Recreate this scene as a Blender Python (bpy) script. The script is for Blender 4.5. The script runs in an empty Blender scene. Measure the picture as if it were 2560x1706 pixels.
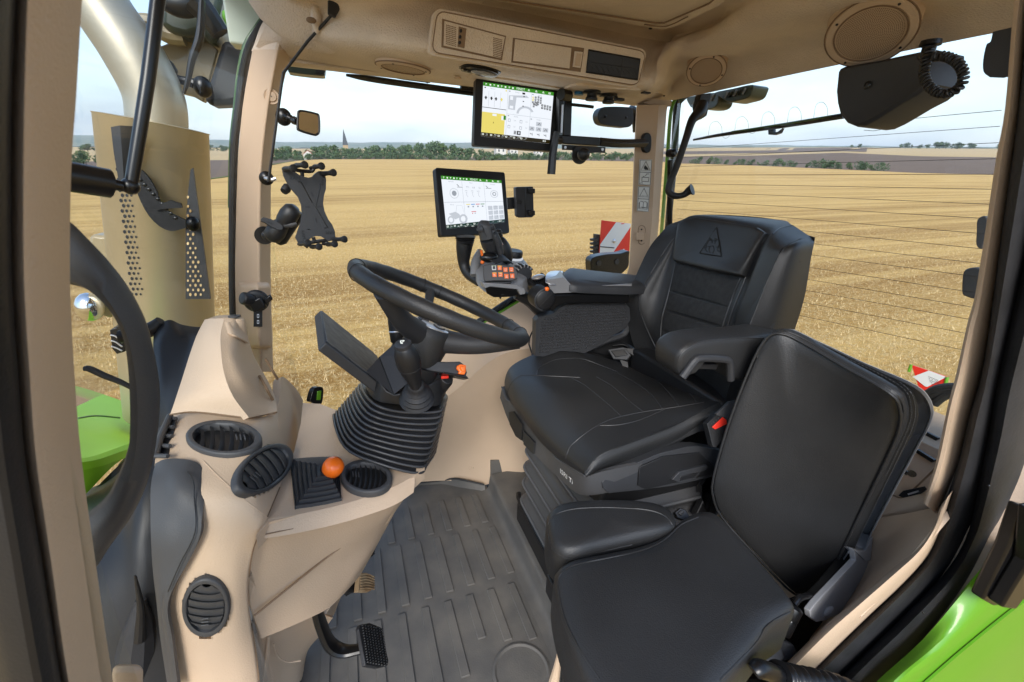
import bpy, math, random
import numpy as np
from mathutils import Vector, Matrix
random.seed(7); rng = np.random.default_rng(7)
S = bpy.context.scene
# ---------------------------------------------------------------- camera, sky, sun, exposure
F = 1100.0                                   # focal length in pixels of a 2560 wide picture (15.5 mm lens)
def unit(v): v = np.array(v, float); return v/np.linalg.norm(v)
PIT, ROL, YAW = math.radians(23.92), math.radians(0.5), math.radians(20.5)
fh = np.array([math.sin(YAW), math.cos(YAW), 0]); rt = np.array([math.cos(YAW), -math.sin(YAW), 0]); up = np.array([0, 0, 1.])
fw = fh*math.cos(PIT)-up*math.sin(PIT); uu = up*math.cos(PIT)+fh*math.sin(PIT)
r2 = rt*math.cos(ROL)+uu*math.sin(ROL); u2 = uu*math.cos(ROL)-rt*math.sin(ROL)
BL = np.array([r2, u2, fw]).T                # level frame: columns = camera right, up, forward
C = np.array([0, 0, 1.3])                    # the camera stands in the open cab door
cd = bpy.data.cameras.new('camera'); cam = bpy.data.objects.new('camera', cd); S.collection.objects.link(cam)
cd.sensor_width = 36; cd.lens = 36*F/2560; cd.clip_start = 0.01; cd.clip_end = 20000
cd.dof.use_dof = True; cd.dof.focus_distance = 1.5; cd.dof.aperture_fstop = 9
M = Matrix([[r2[i], u2[i], -fw[i], C[i]] for i in range(3)]+[[0, 0, 0, 1]]); cam.matrix_world = M
S.camera = cam
S.view_settings.view_transform = 'Standard'; S.view_settings.look = 'None'; S.view_settings.gamma = 1
S.view_settings.exposure = EXPO = 1.3
SUN_EL, SUN_AZ = 38, 204                     # azimuth clockwise from +Y (from behind the camera)
w = bpy.data.worlds.new('World'); S.world = w; w.use_nodes = True
nt = w.node_tree; bg = nt.nodes['Background']; bg.inputs[1].default_value = 0.15
sky = nt.nodes.new('ShaderNodeTexSky'); sky.sky_type = 'NISHITA'; sky.sun_disc = False
sky.sun_elevation = math.radians(SUN_EL); sky.sun_rotation = math.radians(SUN_AZ); sky.air_density = 1.0; sky.dust_density = 0.7; sky.ozone_density = 1.0
# thin high cloud, whiter towards the horizon
tcw = nt.nodes.new('ShaderNodeTexCoord'); mpw = nt.nodes.new('ShaderNodeMapping'); mpw.inputs['Scale'].default_value = (1.2, 1.2, 5); nzw = nt.nodes.new('ShaderNodeTexNoise'); nzw.inputs['Scale'].default_value = 2.2; nzw.inputs['Detail'].default_value = 5
nt.links.new(tcw.outputs['Generated'], mpw.inputs[0]); nt.links.new(mpw.outputs[0], nzw.inputs[0])
sep = nt.nodes.new('ShaderNodeSeparateXYZ'); nt.links.new(tcw.outputs['Generated'], sep.inputs[0])
m1 = nt.nodes.new('ShaderNodeMapRange'); m1.inputs[1].default_value = 0; m1.inputs[2].default_value = .42; m1.inputs[3].default_value = .85; m1.inputs[4].default_value = .22; nt.links.new(sep.outputs[2], m1.inputs[0])
m2 = nt.nodes.new('ShaderNodeMath'); m2.operation = 'MULTIPLY_ADD'; m2.inputs[1].default_value = .9; m2.inputs[2].default_value = -.52; nt.links.new(nzw.outputs[0], m2.inputs[0])
m3 = nt.nodes.new('ShaderNodeMath'); m3.operation = 'ADD'; m3.use_clamp = True; nt.links.new(m1.outputs[0], m3.inputs[0]); nt.links.new(m2.outputs[0], m3.inputs[1])
mxw = nt.nodes.new('ShaderNodeMix'); mxw.data_type = 'RGBA'; mxw.inputs[7].default_value = (1.72, 2.06, 2.5, 1); nt.links.new(m3.outputs[0], mxw.inputs[0]); nt.links.new(sky.outputs[0], mxw.inputs[6]); nt.links.new(mxw.outputs[2], bg.inputs[0])
sl = bpy.data.lights.new('sun', 'SUN'); sl.energy = 1.5; sl.angle = math.radians(28); sl.color = (1, .96, .90)
so = bpy.data.objects.new('sun', sl); S.collection.objects.link(so)
sd = Vector((math.sin(math.radians(SUN_AZ))*math.cos(math.radians(SUN_EL)), math.cos(math.radians(SUN_AZ))*math.cos(math.radians(SUN_EL)), math.sin(math.radians(SUN_EL))))
so.rotation_euler = sd.to_track_quat('Z', 'Y').to_euler()

# ---------------------------------------------------------------- cab frame (the tractor stands tilted on its slope)
Yc = unit([-425, 423, F]); Zc = unit(np.cross([3076, 269, F], Yc)); Zc = Zc if Zc[1] > 0 else -Zc
Xc = np.cross(Yc, Zc); Xc = Xc if Xc[0] > 0 else -Xc
BK = np.array([Xc, Yc, Zc])                  # cab axes in camera components: X rear, Y right side, Z up
TK = BL@BK.T                                 # cab frame -> level frame
TM = Matrix([[*TK[i], (C-TK@C)[i]] for i in range(3)]+[[0, 0, 0, 1]])
def ray(x, y): return BK@np.array([x-1280, -(y-853), F])
def P(ax, x, y, v):                          # point of the cab seen at (x, y) lying on the plane ax = v ('D' = distance)
    d = ray(x, y)
    if ax == 'D': return C+d/F*v
    i = 'XYZ'.index(ax); return C+d*(v-C[i])/d[i]
def q(ax, val, s):
    out = []
    for t in s.split():
        a = t.split(','); out.append(P(ax, float(a[0]), float(a[1]), float(a[2]) if len(a) > 2 else val))
    return out
def gray(x, y): return BL@np.array([x-1280, -(y-853), F])   # the same in the level frame
# ---------------------------------------------------------------- materials
MATS = {}
def mat(name, col, rough=.6, metal=0, bump=0, scale=300, var=.06, vscale=3, emit=None, estr=1, coat=0, spec=.5, dist=.001, detail=4, alpha=1, col2=None):
    m = bpy.data.materials.new(name); m.use_nodes = True; n = m.node_tree; b = n.nodes['Principled BSDF']
    b.inputs['Roughness'].default_value = rough; b.inputs['Metallic'].default_value = metal
    b.inputs['Specular IOR Level'].default_value = spec; b.inputs['Coat Weight'].default_value = coat
    tc = n.nodes.new('ShaderNodeTexCoord')
    nz = n.nodes.new('ShaderNodeTexNoise'); nz.inputs['Scale'].default_value = vscale; nz.inputs['Detail'].default_value = 6
    n.links.new(tc.outputs['Object'], nz.inputs['Vector'])
    mx = n.nodes.new('ShaderNodeMix'); mx.data_type = 'RGBA'
    c2 = col2 or tuple(min(1, c*(1+var)) for c in col); c1 = col if col2 else tuple(c*(1-var) for c in col)
    mx.inputs[6].default_value = (*c1, 1); mx.inputs[7].default_value = (*c2, 1)
    mr = n.nodes.new('ShaderNodeMapRange'); mr.inputs[1].default_value = .35; mr.inputs[2].default_value = .65
    n.links.new(nz.outputs[0], mr.inputs[0]); n.links.new(mr.outputs[0], mx.inputs[0]); n.links.new(mx.outputs[2], b.inputs['Base Color'])
    if bump:
        n2 = n.nodes.new('ShaderNodeTexNoise'); n2.inputs['Scale'].default_value = scale; n2.inputs['Detail'].default_value = detail
        n.links.new(tc.outputs['Object'], n2.inputs['Vector'])
        bp = n.nodes.new('ShaderNodeBump'); bp.inputs['Strength'].default_value = bump; bp.inputs['Distance'].default_value = dist
        n.links.new(n2.outputs[0], bp.inputs['Height']); n.links.new(bp.outputs[0], b.inputs['Normal'])
    if emit:
        b.inputs['Emission Color'].default_value = (*emit, 1); b.inputs['Emission Strength'].default_value = estr
    MATS[name] = m; return m
mat('piping', (.030, .0305, .032), .36, bump=.3)
mat('beige', (.57, .425, .295), .55, dist=.0011, bump=.7, scale=380, var=.03, vscale=6)
mat('lining', (.70, .585, .465), .75, bump=1.0, scale=240, var=.05, vscale=9, dist=.003, detail=6)
mat('beige_dark', (.22, .14, .08), .7, bump=.3)
mat('leather', (.019, .0193, .020), .47, bump=.5, scale=430, var=.18, vscale=5, dist=.0014, detail=6)
mat('fabric', (.016, .017, .018), .8, bump=.8, scale=600, var=.3, vscale=60, dist=.0015)
mat('seam', (.006, .006, .006), .6)
mat('stitch', (.05, .05, .05), .6)
mat('black', (.012, .012, .013), .45, bump=.3, scale=500, var=.15)
mat('gloss_black', (.006, .006, .0065), .3, var=.1)
mat('dark_plastic', (.030, .031, .034), .5, bump=.4, scale=450, var=.1)
mat('grey_plastic', (.058, .058, .060), .5, bump=.35, scale=450, var=.06)
mat('shell_grey', (.30, .302, .31), .42, bump=.2, scale=500)
mat('silver_plastic', (.22, .22, .225), .38, bump=.2, scale=500)
mat('silver', (.62, .62, .64), .3, metal=.8)
mat('rubber', (.015, .015, .0165), .6, bump=.6, scale=160, var=.35, vscale=14)
mat('floor_rubber', (.084, .081, .077), .66, bump=.45, scale=260, col2=(.130, .120, .106), vscale=9, dist=.0015)
mat('orange', (.95, .17, .01), .35, coat=.3, var=.02)
mat('red', (.72, .03, .015), .4, var=.05)
mat('white', (.72, .72, .70), .4, var=.03)
mat('green', (.115, .315, .014), .36, coat=.3, var=.04)
mat('lamp_shell', (.035, .045, .03), .3)
mat('bellows', (.022, .022, .024), .42, bump=.4, scale=200, var=.2)
mat('pipe', (.42, .38, .30), .42, metal=.7, bump=.3, scale=6, dist=.01)
mat('green_dark', (.03, .10, .01), .35, coat=.4)
mat('green_sunlit', (.34, .72, .03), .45, var=.03)  # same green paint, lightened to carry the sunlight on the bonnet
mat('steel', (.52, .44, .30), .45, metal=.75, bump=.12, scale=9, dist=.01, var=.06)
mat('chrome', (.8, .8, .8), .06, metal=1)
mat('wood', (.46, .34, .20), .5, bump=.6, scale=60, col2=(.25, .15, .07), vscale=25)
mat('decal', (.70, .72, .70), .45, var=.02)
mat('blue', (.02, .16, .36), .4)
mat('lens', (.35, .35, .36), .15, bump=.8, scale=60, dist=.004)
mat('roof_white', (.62, .68, .60), .35, var=.04)
mat('tan_panel', (.30, .24, .14), .35, bump=.2, scale=5, dist=.01)
mat('mesh_silver', (.32, .32, .33), .35, metal=.5, var=.25, vscale=140)
# lit screens
for nm, c, e in (('s_white', (.80, .84, .90), .80), ('s_green', (.05, .33, .02), .55), ('s_yellow', (.80, .68, .16), .75), ('s_grey', (.40, .44, .50), .6),
                 ('s_pale', (.58, .62, .68), .7), ('s_black', (.02, .02, .02), .1), ('s_brown', (.05, .035, .005), .3), ('s_dkgreen', (.02, .07, .045), .4), ('s_red', (.8, .05, .04), .6), ('s_blue', (.03, .3, .8), .6), ('s_text', (.85, .9, .85), .8)):
    mat(nm, (.01, .01, .01), .25, emit=c, estr=e*.56, var=0)
def glass(name, tint, refl):
    m = bpy.data.materials.new(name); m.use_nodes = True; n = m.node_tree; n.nodes.clear()
    o = n.nodes.new('ShaderNodeOutputMaterial'); t = n.nodes.new('ShaderNodeBsdfTransparent'); t.inputs[0].default_value = (*tint, 1)
    g = n.nodes.new('ShaderNodeBsdfGlossy'); g.inputs['Roughness'].default_value = 0.01
    tc = n.nodes.new('ShaderNodeTexCoord'); nz = n.nodes.new('ShaderNodeTexNoise'); nz.inputs['Scale'].default_value = 5; nz.inputs['Detail'].default_value = 1
    bp = n.nodes.new('ShaderNodeBump'); bp.inputs['Strength'].default_value = .25; bp.inputs['Distance'].default_value = .004
    n.links.new(tc.outputs['Object'], nz.inputs[0]); n.links.new(nz.outputs[0], bp.inputs['Height']); n.links.new(bp.outputs[0], g.inputs['Normal'])
    f = n.nodes.new('ShaderNodeFresnel'); f.inputs[0].default_value = refl; mx = n.nodes.new('ShaderNodeMixShader')
    n.links.new(f.outputs[0], mx.inputs[0]); n.links.new(t.outputs[0], mx.inputs[1]); n.links.new(g.outputs[0], mx.inputs[2]); n.links.new(mx.outputs[0], o.inputs[0])
    MATS[name] = m
glass('glass', (.96, .98, .965), 1.22)
glass('glass_front', (.95, .975, .955), 1.5)
# ---------------------------------------------------------------- mesh builder
def cat(p, k=5, closed=False):               # Catmull-Rom through the points
    p = [np.array(a, float) for a in p]; n = len(p); out = []
    if n < 3 or k < 2: return p
    for i in range(n if closed else n-1):
        if closed: a, b, c, d = p[i-1], p[i], p[(i+1) % n], p[(i+2) % n]
        else: b, c = p[i], p[i+1]; a = p[i-1] if i else 2*b-c; d = p[i+2] if i+2 < n else 2*c-b
        for j in range(k):
            t = j/k; out.append(.5*((2*b)+(-a+c)*t+(2*a-5*b+4*c-d)*t*t+(-a+3*b-3*c+d)*t**3))
    if not closed: out.append(p[-1])
    return out
class Fr:                                    # a flat frame: u, v in 0..1 along two edges, w metres towards the viewer
    def __init__(s, O, U, V):
        s.O, s.U, s.V = map(lambda a: np.array(a, float), (O, U, V)); n = unit(np.cross(s.U, s.V)); s.N = n if n@(C-s.O) > 0 else -n
    def p(s, u, v, w=0): return s.O+s.U*u+s.V*v+s.N*w
    def pts(s, l, w=0): return [s.p(a, b, w) for a, b in l]
def quad(px, d):                             # TL TR BR BL pixels of a flat rectangle -> its frame
    r = [ray(x, y) for x, y in px]; t = np.linalg.solve(np.array([r[1], -r[2], r[3]]).T, r[0]*d/F)
    A = C+r[0]*d/F; return Fr(A, C+r[1]*t[0]-A, C+r[3]*t[2]-A)
def rrect(a, b, c, d, ru, rv, n=4):
    o = []
    for cx, cy, s in ((c-ru, b+rv, -90), (c-ru, d-rv, 0), (a+ru, d-rv, 90), (a+ru, b+rv, 180)):
        for i in range(n+1):
            t = math.radians(s+90*i/n); o.append((cx+ru*math.cos(t), cy+rv*math.sin(t)))
    return o
def ell(cx, cy, a, b, n=28, rot=0): 
    c, s = math.cos(rot), math.sin(rot)
    return [(cx+a*math.cos(t)*c-b*math.sin(t)*s, cy+a*math.cos(t)*s+b*math.sin(t)*c) for t in [2*math.pi*i/n for i in range(n)]]
ORIG = {}
class MB:
    def __init__(s, m='beige'): s.v, s.f, s.mi, s.ms, s.cur = [], [], [], [], m
    def _m(s, m):
        m = m or s.cur
        if m not in s.ms: s.ms.append(m)
        return s.ms.index(m)
    def add(s, v, f, m=None):
        k = len(s.v); s.v += [tuple(a) for a in v]; s.f += [tuple(i+k for i in a) for a in f]; s.mi += [s._m(m)]*len(f); return s
    def prism(s, pts, vec, m=None):
        n = len(pts); vec = np.array(vec, float); a = [np.array(p, float) for p in pts]
        nn = sum((np.cross(a[i], a[(i+1) % n]) for i in range(n)), np.zeros(3))
        if nn@vec > 0: a = a[::-1]
        return s.add(a+[p+vec for p in a], [tuple(range(n)), tuple(range(2*n-1, n-1, -1))]+[((i+1) % n, i, n+i, n+(i+1) % n) for i in range(n)], m)
    def box(s, c, x, y, z, m=None):
        c, x, y, z = [np.array(a, float) for a in (c, x, y, z)]
        return s.prism([c-x-y-z, c+x-y-z, c+x+y-z, c-x+y-z], 2*z, m)
    def fbox(s, f, a, b, c, d, w0, w1, m=None): return s.prism(f.pts([(a, b), (c, b), (c, d), (a, d)], w0), f.N*(w1-w0), m)
    def plate(s, f, ol, w0, w1, m=None): return s.prism(f.pts(ol, w0), f.N*(w1-w0), m)
    def loft(s, rings, m=None, caps=True, closed=True):
        n = len(rings[0]); v = [p for r in rings for p in r]; f = []
        for i in range(len(rings)-1):
            for j in range(n if closed else n-1):
                a, b = i*n+j, i*n+(j+1) % n; f.append((a, b, b+n, a+n))
        if caps and closed: f += [tuple(range(n))[::-1], tuple(range((len(rings)-1)*n, len(rings)*n))]
        return s.add(v, f, m)
    def tube(s, pts, r, m=None, n=10, k=5, flat=None, caps=True, closed=False):   # flat = (vector, factor): squash
        P_ = [np.array(p, float) for p in pts]; rr = list(r) if hasattr(r, '__len__') else [r]*len(P_)
        if k > 1 and len(P_) > 2:
            R3 = cat([np.array([x, 0, 0]) for x in rr], k, closed); P_ = cat(P_, k, closed); rr = [x[0] for x in R3]
        N_ = len(P_); T = [unit(P_[(i+1) % N_ if closed else min(i+1, N_-1)]-P_[i-1 if (i or closed) else 0]) for i in range(N_)]
        a = unit(np.cross(T[0], flat[0] if flat is not None else ([0, 0, 1] if abs(T[0][2]) < .9 else [1, 0, 0]))); rings = []
        for i in range(N_):
            if flat is not None: a = unit(np.cross(T[i], flat[0]))
            else: a = unit(a-T[i]*(a@T[i]))
            b = np.cross(T[i], a); fl = flat[1] if flat is not None else 1
            rings.append([P_[i]+rr[i]*(a*math.cos(t)+b*math.sin(t)*fl) for t in [2*math.pi*j/n for j in range(n)]])
        if closed: rings.append(rings[0])
        return s.loft(rings, m, caps and not closed)
    def lathe(s, c, ax, prof, m=None, n=24):                                       # prof: (r, h)
        ax = unit(ax); a = unit(np.cross(ax, [0, 0, 1] if abs(ax[2]) < .9 else [1, 0, 0])); b = np.cross(ax, a); c = np.array(c, float)
        return s.loft([[c+ax*h+max(r, 1e-5)*(a*math.cos(t)+b*math.sin(t)) for t in [2*math.pi*j/n for j in range(n)]] for r, h in prof], m)
    def ellip(s, c, x, y, z, m=None, n=12):
        c, x, y, z = [np.array(a, float) for a in (c, x, y, z)]
        return s.loft([[c+z*math.sin(p)+math.cos(p)*(x*math.cos(t)+y*math.sin(t)) for t in [2*math.pi*j/(2*n) for j in range(2*n)]] for p in [math.pi*(i/n-.5)*.999 for i in range(n+1)]], m)
    def patch(s, rows, m=None, n=5, thick=0, toward=None):
        A = [cat(r, n) for r in rows]; B = list(zip(*[cat(c, n) for c in zip(*A)])); B = [list(r) for r in B]
        a, b = len(B), len(B[0]); v = [p for r in B for p in r]; f = [(i*b+j, i*b+j+1, (i+1)*b+j+1, (i+1)*b+j) for i in range(a-1) for j in range(b-1)]
        if thick:
            V = np.array(v).reshape(a, b, 3); du = np.gradient(V, axis=0); dv = np.gradient(V, axis=1); N_ = np.cross(du, dv); N_ /= np.maximum(np.linalg.norm(N_, axis=2, keepdims=True), 1e-9)
            tw = np.array(toward if toward is not None else C) - V[a//2, b//2]
            if N_[a//2, b//2]@tw > 0: N_ = -N_
            W = (V+N_*thick).reshape(-1, 3); k = a*b
            bd = [(0, j) for j in range(b)]+[(i, b-1) for i in range(1, a)]+[(a-1, j) for j in range(b-2, -1, -1)]+[(i, 0) for i in range(a-2, 0, -1)]
            bi = [i*b+j for i, j in bd]; L = len(bi)
            f = f+[tuple(x+k for x in t[::-1]) for t in f]+[(bi[(i+1) % L], bi[i], bi[i]+k, bi[(i+1) % L]+k) for i in range(L)]; v = v+list(W)
        return s.add(v, f, m)
    def dent(s, cx, cy, a, b, rot, dd):   # push the vertices seen inside an ellipse away from the camera
        cr, sr_ = math.cos(rot), math.sin(rot)
        for i, v in enumerate(s.v):
            w = BK.T@(np.array(v)-C)
            if w[2] < .1: continue
            x, y = 1280+F*w[0]/w[2]-cx, 853-F*w[1]/w[2]-cy; r = math.hypot((x*cr+y*sr_)/a, (-x*sr_+y*cr)/b)
            if r < 1: s.v[i] = tuple(C+(np.array(v)-C)*(1+dd))
    def cushion(s, ol, N_, h, edge=.02, m=None, k=3, inset=(0, .012, .03, .07), hs=(0, .62, .88, 1.0), side=None, dome=1.0, smooth=True):
        """upholstered pad: outline (3-D, roughly flat), raised h along N_, soft rolled edge"""
        o = cat(ol, k, True) if smooth else [np.array(p, float) for p in ol]; c = sum(o)/len(o); N_ = unit(N_)
        a = unit(np.cross(N_, [0, 0, 1] if abs(N_[2]) < .9 else [1, 0, 0])); b_ = np.cross(N_, a); Q = np.array([[(p-c)@a, (p-c)@b_, (p-c)@N_] for p in o])
        fe = lambda x, y: np.stack([x*x, x*y, y*y, x, y, np.ones_like(x)], -1); co = np.linalg.lstsq(fe(Q[:, 0], Q[:, 1]), Q[:, 2], rcond=None)[0]; dev = Q[:, 2]-fe(Q[:, 0], Q[:, 1])@co
        R0 = np.hypot(Q[:, 0], Q[:, 1]); n = len(o)
        T2 = np.roll(Q[:, :2], -1, 0)-np.roll(Q[:, :2], 1, 0); T2 /= np.linalg.norm(T2, axis=1, keepdims=True); I2 = np.stack([-T2[:, 1], T2[:, 0]], 1); I2 *= np.sign((I2*(-Q[:, :2])).sum(1, keepdims=True)).mean() or 1
        def disp(d):
            w_ = min(1, d/.02); return I2*d*(1-w_)-Q[:, :2]/R0[:, None]*d*w_
        def ring(d, t, w):                    # true inset by d, then scaled towards the centre by t
            xy = (Q[:, :2]+disp(d))*(1-t); z = fe(xy[:, 0], xy[:, 1])@co+dev*max(0, 1-t*2.2-d/.12)+w; return [c+a*x+b_*y+N_*q_ for (x, y), q_ in zip(xy, z)]
        rings = ([ring(0, .97, -(side or 0)-.04), ring(0, .06, -(side or 0)-.012), ring(0, 0, -(side or 0))] if side else [])+[ring(i, 0, h*hh) for i, hh in zip(inset, hs)]
        for t in (.15, .3, .45, .6, .75, .9, .999): rings.append(ring(inset[-1], t, h*(1+.18*dome*(1-(1-t)**2))))
        return s.loft(rings, m, caps=True)
    def build(s, name, parent=None, bevel=0, smooth=35, seg=2, sub=0):
        og = ORIG.get(parent.name, np.zeros(3)) if parent else np.zeros(3)
        me = bpy.data.meshes.new(name); me.from_pydata([tuple(np.array(a)-og) for a in s.v], [], s.f); me.update()
        for m in s.ms: me.materials.append(MATS[m])
        me.polygons.foreach_set('material_index', s.mi); me.polygons.foreach_set('use_smooth', [True]*len(s.f))
        me.validate(); 
        if smooth: me.set_sharp_from_angle(angle=math.radians(smooth))
        o = bpy.data.objects.new(name, me); S.collection.objects.link(o)
        if bevel:
            b = o.modifiers.new('b', 'BEVEL'); b.width = bevel; b.segments = seg; b.limit_method = 'ANGLE'; b.angle_limit = math.radians(38); b.harden_normals = False
        if parent: o.parent = parent; ORIG[o.name] = og
        else: ROOTS.append(o)
        return o
ROOTS = []
def thing(name, label, category, loc, group=None):
    o = bpy.data.objects.new(name, None); S.collection.objects.link(o); o.empty_display_size = .05
    o.location = tuple(loc); ORIG[o.name] = np.array(loc, float); ROOTS.append(o)
    o['label'] = label; o['category'] = category
    if group: o['group'] = group
    return o
def tag(o, label=None, category=None, group=None, kind=None):
    for k, v in (('label', label), ('category', category), ('group', group), ('kind', kind)):
        if v: o[k] = v
    return o
def text_geo(s, f, u, v, hu, hv, w, m, mb, mirror=False, cent=True):
    """letters of height hv (in v units) laid on frame f centred at u, v"""
    cu = bpy.data.curves.new('t', 'FONT'); cu.body = s; cu.size = 1; cu.resolution_u = 2; cu.extrude = 0
    cu.align_x = 'CENTER' if cent else 'LEFT'; cu.align_y = 'CENTER'
    o = bpy.data.objects.new('t', cu); S.collection.objects.link(o)
    bpy.context.view_layer.update()
    me = o.to_mesh(); k = hv; 
    vs = [f.p(u+p.co.x*hu*(-1 if mirror else 1), v-p.co.y*k, w) for p in me.vertices]; fs = [tuple(p.vertices) for p in me.polygons]
    mb.add(vs, fs, m); o.to_mesh_clear(); bpy.data.objects.remove(o); bpy.data.curves.remove(cu)
def hitmb(mb, x, y):
    """first point and normal of builder mb seen at pixel (x, y)"""
    tri = np.array([(f[0], f[i], f[i+1]) for f in mb.f for i in range(1, len(f)-1)]); V = np.array(mb.v); a, b, c = V[tri[:, 0]], V[tri[:, 1]], V[tri[:, 2]]; e1, e2 = b-a, c-a
    d = unit(ray(x, y)); h = np.cross(d, e2); det = (e1*h).sum(1); det = np.where(abs(det) < 1e-12, 1e-12, det); s = C-a; u = (s*h).sum(1)/det; qq = np.cross(s, e1); v = (qq@d)/det; tt = (e2*qq).sum(1)/det
    ok = (u >= -1e-6) & (v >= -1e-6) & (u+v <= 1+1e-6) & (tt > .05); tt = np.where(ok, tt, 1e9); k = int(tt.argmin()); n = unit(np.cross(e1[k], e2[k])); p = C+d*tt[k]; return p, (n if n@(C-p) > 0 else -n)
# ---------------------------------------------------------------- the field and the country behind it (level frame)
def az(x, y=400): d = gray(x, y); return math.atan2(d[0], d[1])
def tand(x, y): d = gray(x, y); return -d[2]/math.hypot(d[0], d[1])
PX_ = [150, 300, 450, 600, 680, 760, 900, 1200, 1600, 1700, 1900, 2100, 2300, 2500]
YE = [478, 470, 458, 438, 412, 400, 397, 402, 398, 409, 415, 424, 433, 438]
Y1 = [404, 404, 402, 400, 396, 394, 393, 394, 392, 392, 389, 382, 391, 394]
Y2 = [368, 368, 369, 370, 372, 372, 372, 372, 372, 370, 369, 369, 371, 372]
Y3 = [338, 340, 347, 352, 354, 356, 356, 358, 360, 362, 363, 365, 367, 369]
AZ = [az(x) for x in PX_]
def prof(ys, a): return float(np.interp(a, AZ, [tand(x, y) for x, y in zip(PX_, ys)]))
def gz(d): return -1.6-.0175*max(0, d-10)
def dedge(a): return 2.725/max(prof(YE, a)-.0175, .0095)
def D1(a): return max(dedge(a)*1.6, 420)
def zat(a, d):                                # ground height at azimuth a, distance d from the camera
    e = dedge(a)
    if d <= e: return gz(d)
    ks = [(e, 1.3-e*prof(YE, a)), (D1(a), 1.3-D1(a)*prof(Y1, a)), (1600, 1.3-1600*prof(Y2, a)), (4200, 1.3-4200*prof(Y3, a))]
    return float(np.interp(d, [k[0] for k in ks], [k[1] for k in ks]))
def polar(name, rings, amin=-math.pi, amax=math.pi, na=240, m='stubble', kind='structure', jit=0, lift=0):
    A_ = np.linspace(amin, amax, na); v = []; nr = len(rings)
    for r in rings:
        for a in A_:
            d, z = r(a); v.append((d*math.sin(a), d*math.cos(a), z+lift+(jit*(math.sin(a*43+d)+math.sin(a*97)*.6+math.sin(a*211)*.3) if jit else 0)))
    f = [(i*na+j, i*na+j+1, (i+1)*na+j+1, (i+1)*na+j) for i in range(nr-1) for j in range(na-1)]
    me = bpy.data.meshes.new(name); me.from_pydata(v, [], f); me.materials.append(MATS[m]); me.polygons.foreach_set('use_smooth', [True]*len(f))
    o = bpy.data.objects.new(name, me); S.collection.objects.link(o); o['kind'] = kind; return o
def field_mat(name, c1, c2, c3, streak=True):
    m = bpy.data.materials.new(name); m.use_nodes = True; n = m.node_tree; b = n.nodes['Principled BSDF']; b.inputs['Roughness'].default_value = .85; b.inputs['Specular IOR Level'].default_value = .15
    tc = n.nodes.new('ShaderNodeTexCoord')
    def noise(sc, rot, scale, det=5, rough=.6):
        mp = n.nodes.new('ShaderNodeMapping'); mp.inputs['Scale'].default_value = sc; mp.inputs['Rotation'].default_value = (0, 0, rot)
        z = n.nodes.new('ShaderNodeTexNoise'); z.inputs['Scale'].default_value = scale; z.inputs['Detail'].default_value = det; z.inputs['Roughness'].default_value = rough
        n.links.new(tc.outputs['Object'], mp.inputs[0]); n.links.new(mp.outputs[0], z.inputs[0]); return z
    def ramp(src, a, b_): r = n.nodes.new('ShaderNodeMapRange'); r.inputs[1].default_value = a; r.inputs[2].default_value = b_; n.links.new(src.outputs[0], r.inputs[0]); return r
    def mix(f, a, b_):
        x = n.nodes.new('ShaderNodeMix'); x.data_type = 'RGBA'; n.links.new(f.outputs[0], x.inputs[0])
        for i, s in ((6, a), (7, b_)):
            if isinstance(s, tuple): x.inputs[i].default_value = (*s, 1)
            else: n.links.new(s.outputs[2], x.inputs[i])
        return x
    rows = noise((.04, 1.6, 1), .28, .7 if streak else .2, 8, .7); big = noise((.06, .28, 1), .20, .5, 3); fine = noise((1, 1, 1), .3, 14, 8, .75); vf = noise((3, 1, 1), .5, 40, 6, .8)
    x = mix(ramp(rows, .42, .58), c1, c2); x = mix(ramp(big, .40, .66), x, c1); x = mix(ramp(fine, .48, .75), x, c3)
    dk = tuple(k*.36 for k in c2); x = mix(ramp(vf, .52, .78), x, dk)
    n.links.new(x.outputs[2], b.inputs['Base Color'])
    bp = n.nodes.new('ShaderNodeBump'); bp.inputs['Strength'].default_value = .8; bp.inputs['Distance'].default_value = .08; n.links.new(fine.outputs[0], bp.inputs['Height']); n.links.new(bp.outputs[0], b.inputs['Normal'])
    MATS[name] = m
field_mat('stubble', (.62, .385, .125), (.35, .185, .045), (.82, .60, .29))
field_mat('stubble_far', (.52, .36, .17), (.44, .30, .14), (.60, .45, .26))
field_mat('plowed', (.17, .115, .078), (.13, .09, .062), (.22, .155, .11))
field_mat('verge', (.10, .18, .03), (.07, .13, .025), (.20, .24, .06))
mat('hills', (.13, .17, .12), .9, col2=(.24, .24, .17), vscale=.004)
polar('stubble_field', [lambda a, t=t: (t, gz(t)) for t in (.01, .5, 1, 2, 4, 8, 12, 20)]+[lambda a, k=k: (20+(dedge(a)-20)*k, gz(20+(dedge(a)-20)*k)) for k in (.1, .25, .5, .75, 1)], m='stubble')
def lf(a, k):
    e = dedge(a); t0 = (1.3-gz(e))/e; return (e+(D1(a)-e)*k, 1.3-(e+(D1(a)-e)*k)*(t0+(prof(Y1, a)-t0)*k))
polar('plowed_field', [lambda a, k=k: lf(a, k) for k in (0, .2, .4, .6, .8, 1)], m='plowed')
polar('grass_verge', [lambda a, k=k: lf(a, k) for k in (0.0, .035, .07)], az(100), az(735), m='verge', kind='stuff', lift=.06)
l2 = lambda a, k: (D1(a)+(1600-D1(a))*k, 1.3-(D1(a)+(1600-D1(a))*k)*(prof(Y1, a)+(prof(Y2, a)-prof(Y1, a))*k))
polar('far_field', [lambda a, k=k: l2(a, k) for k in (0, .2, .5, 1)], m='stubble_far')
polar('far_plowed_field', [lambda a, k=k: l2(a, k) for k in (.25, .6, .9)], az(1640), az(2160), m='plowed', lift=.5)
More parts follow.
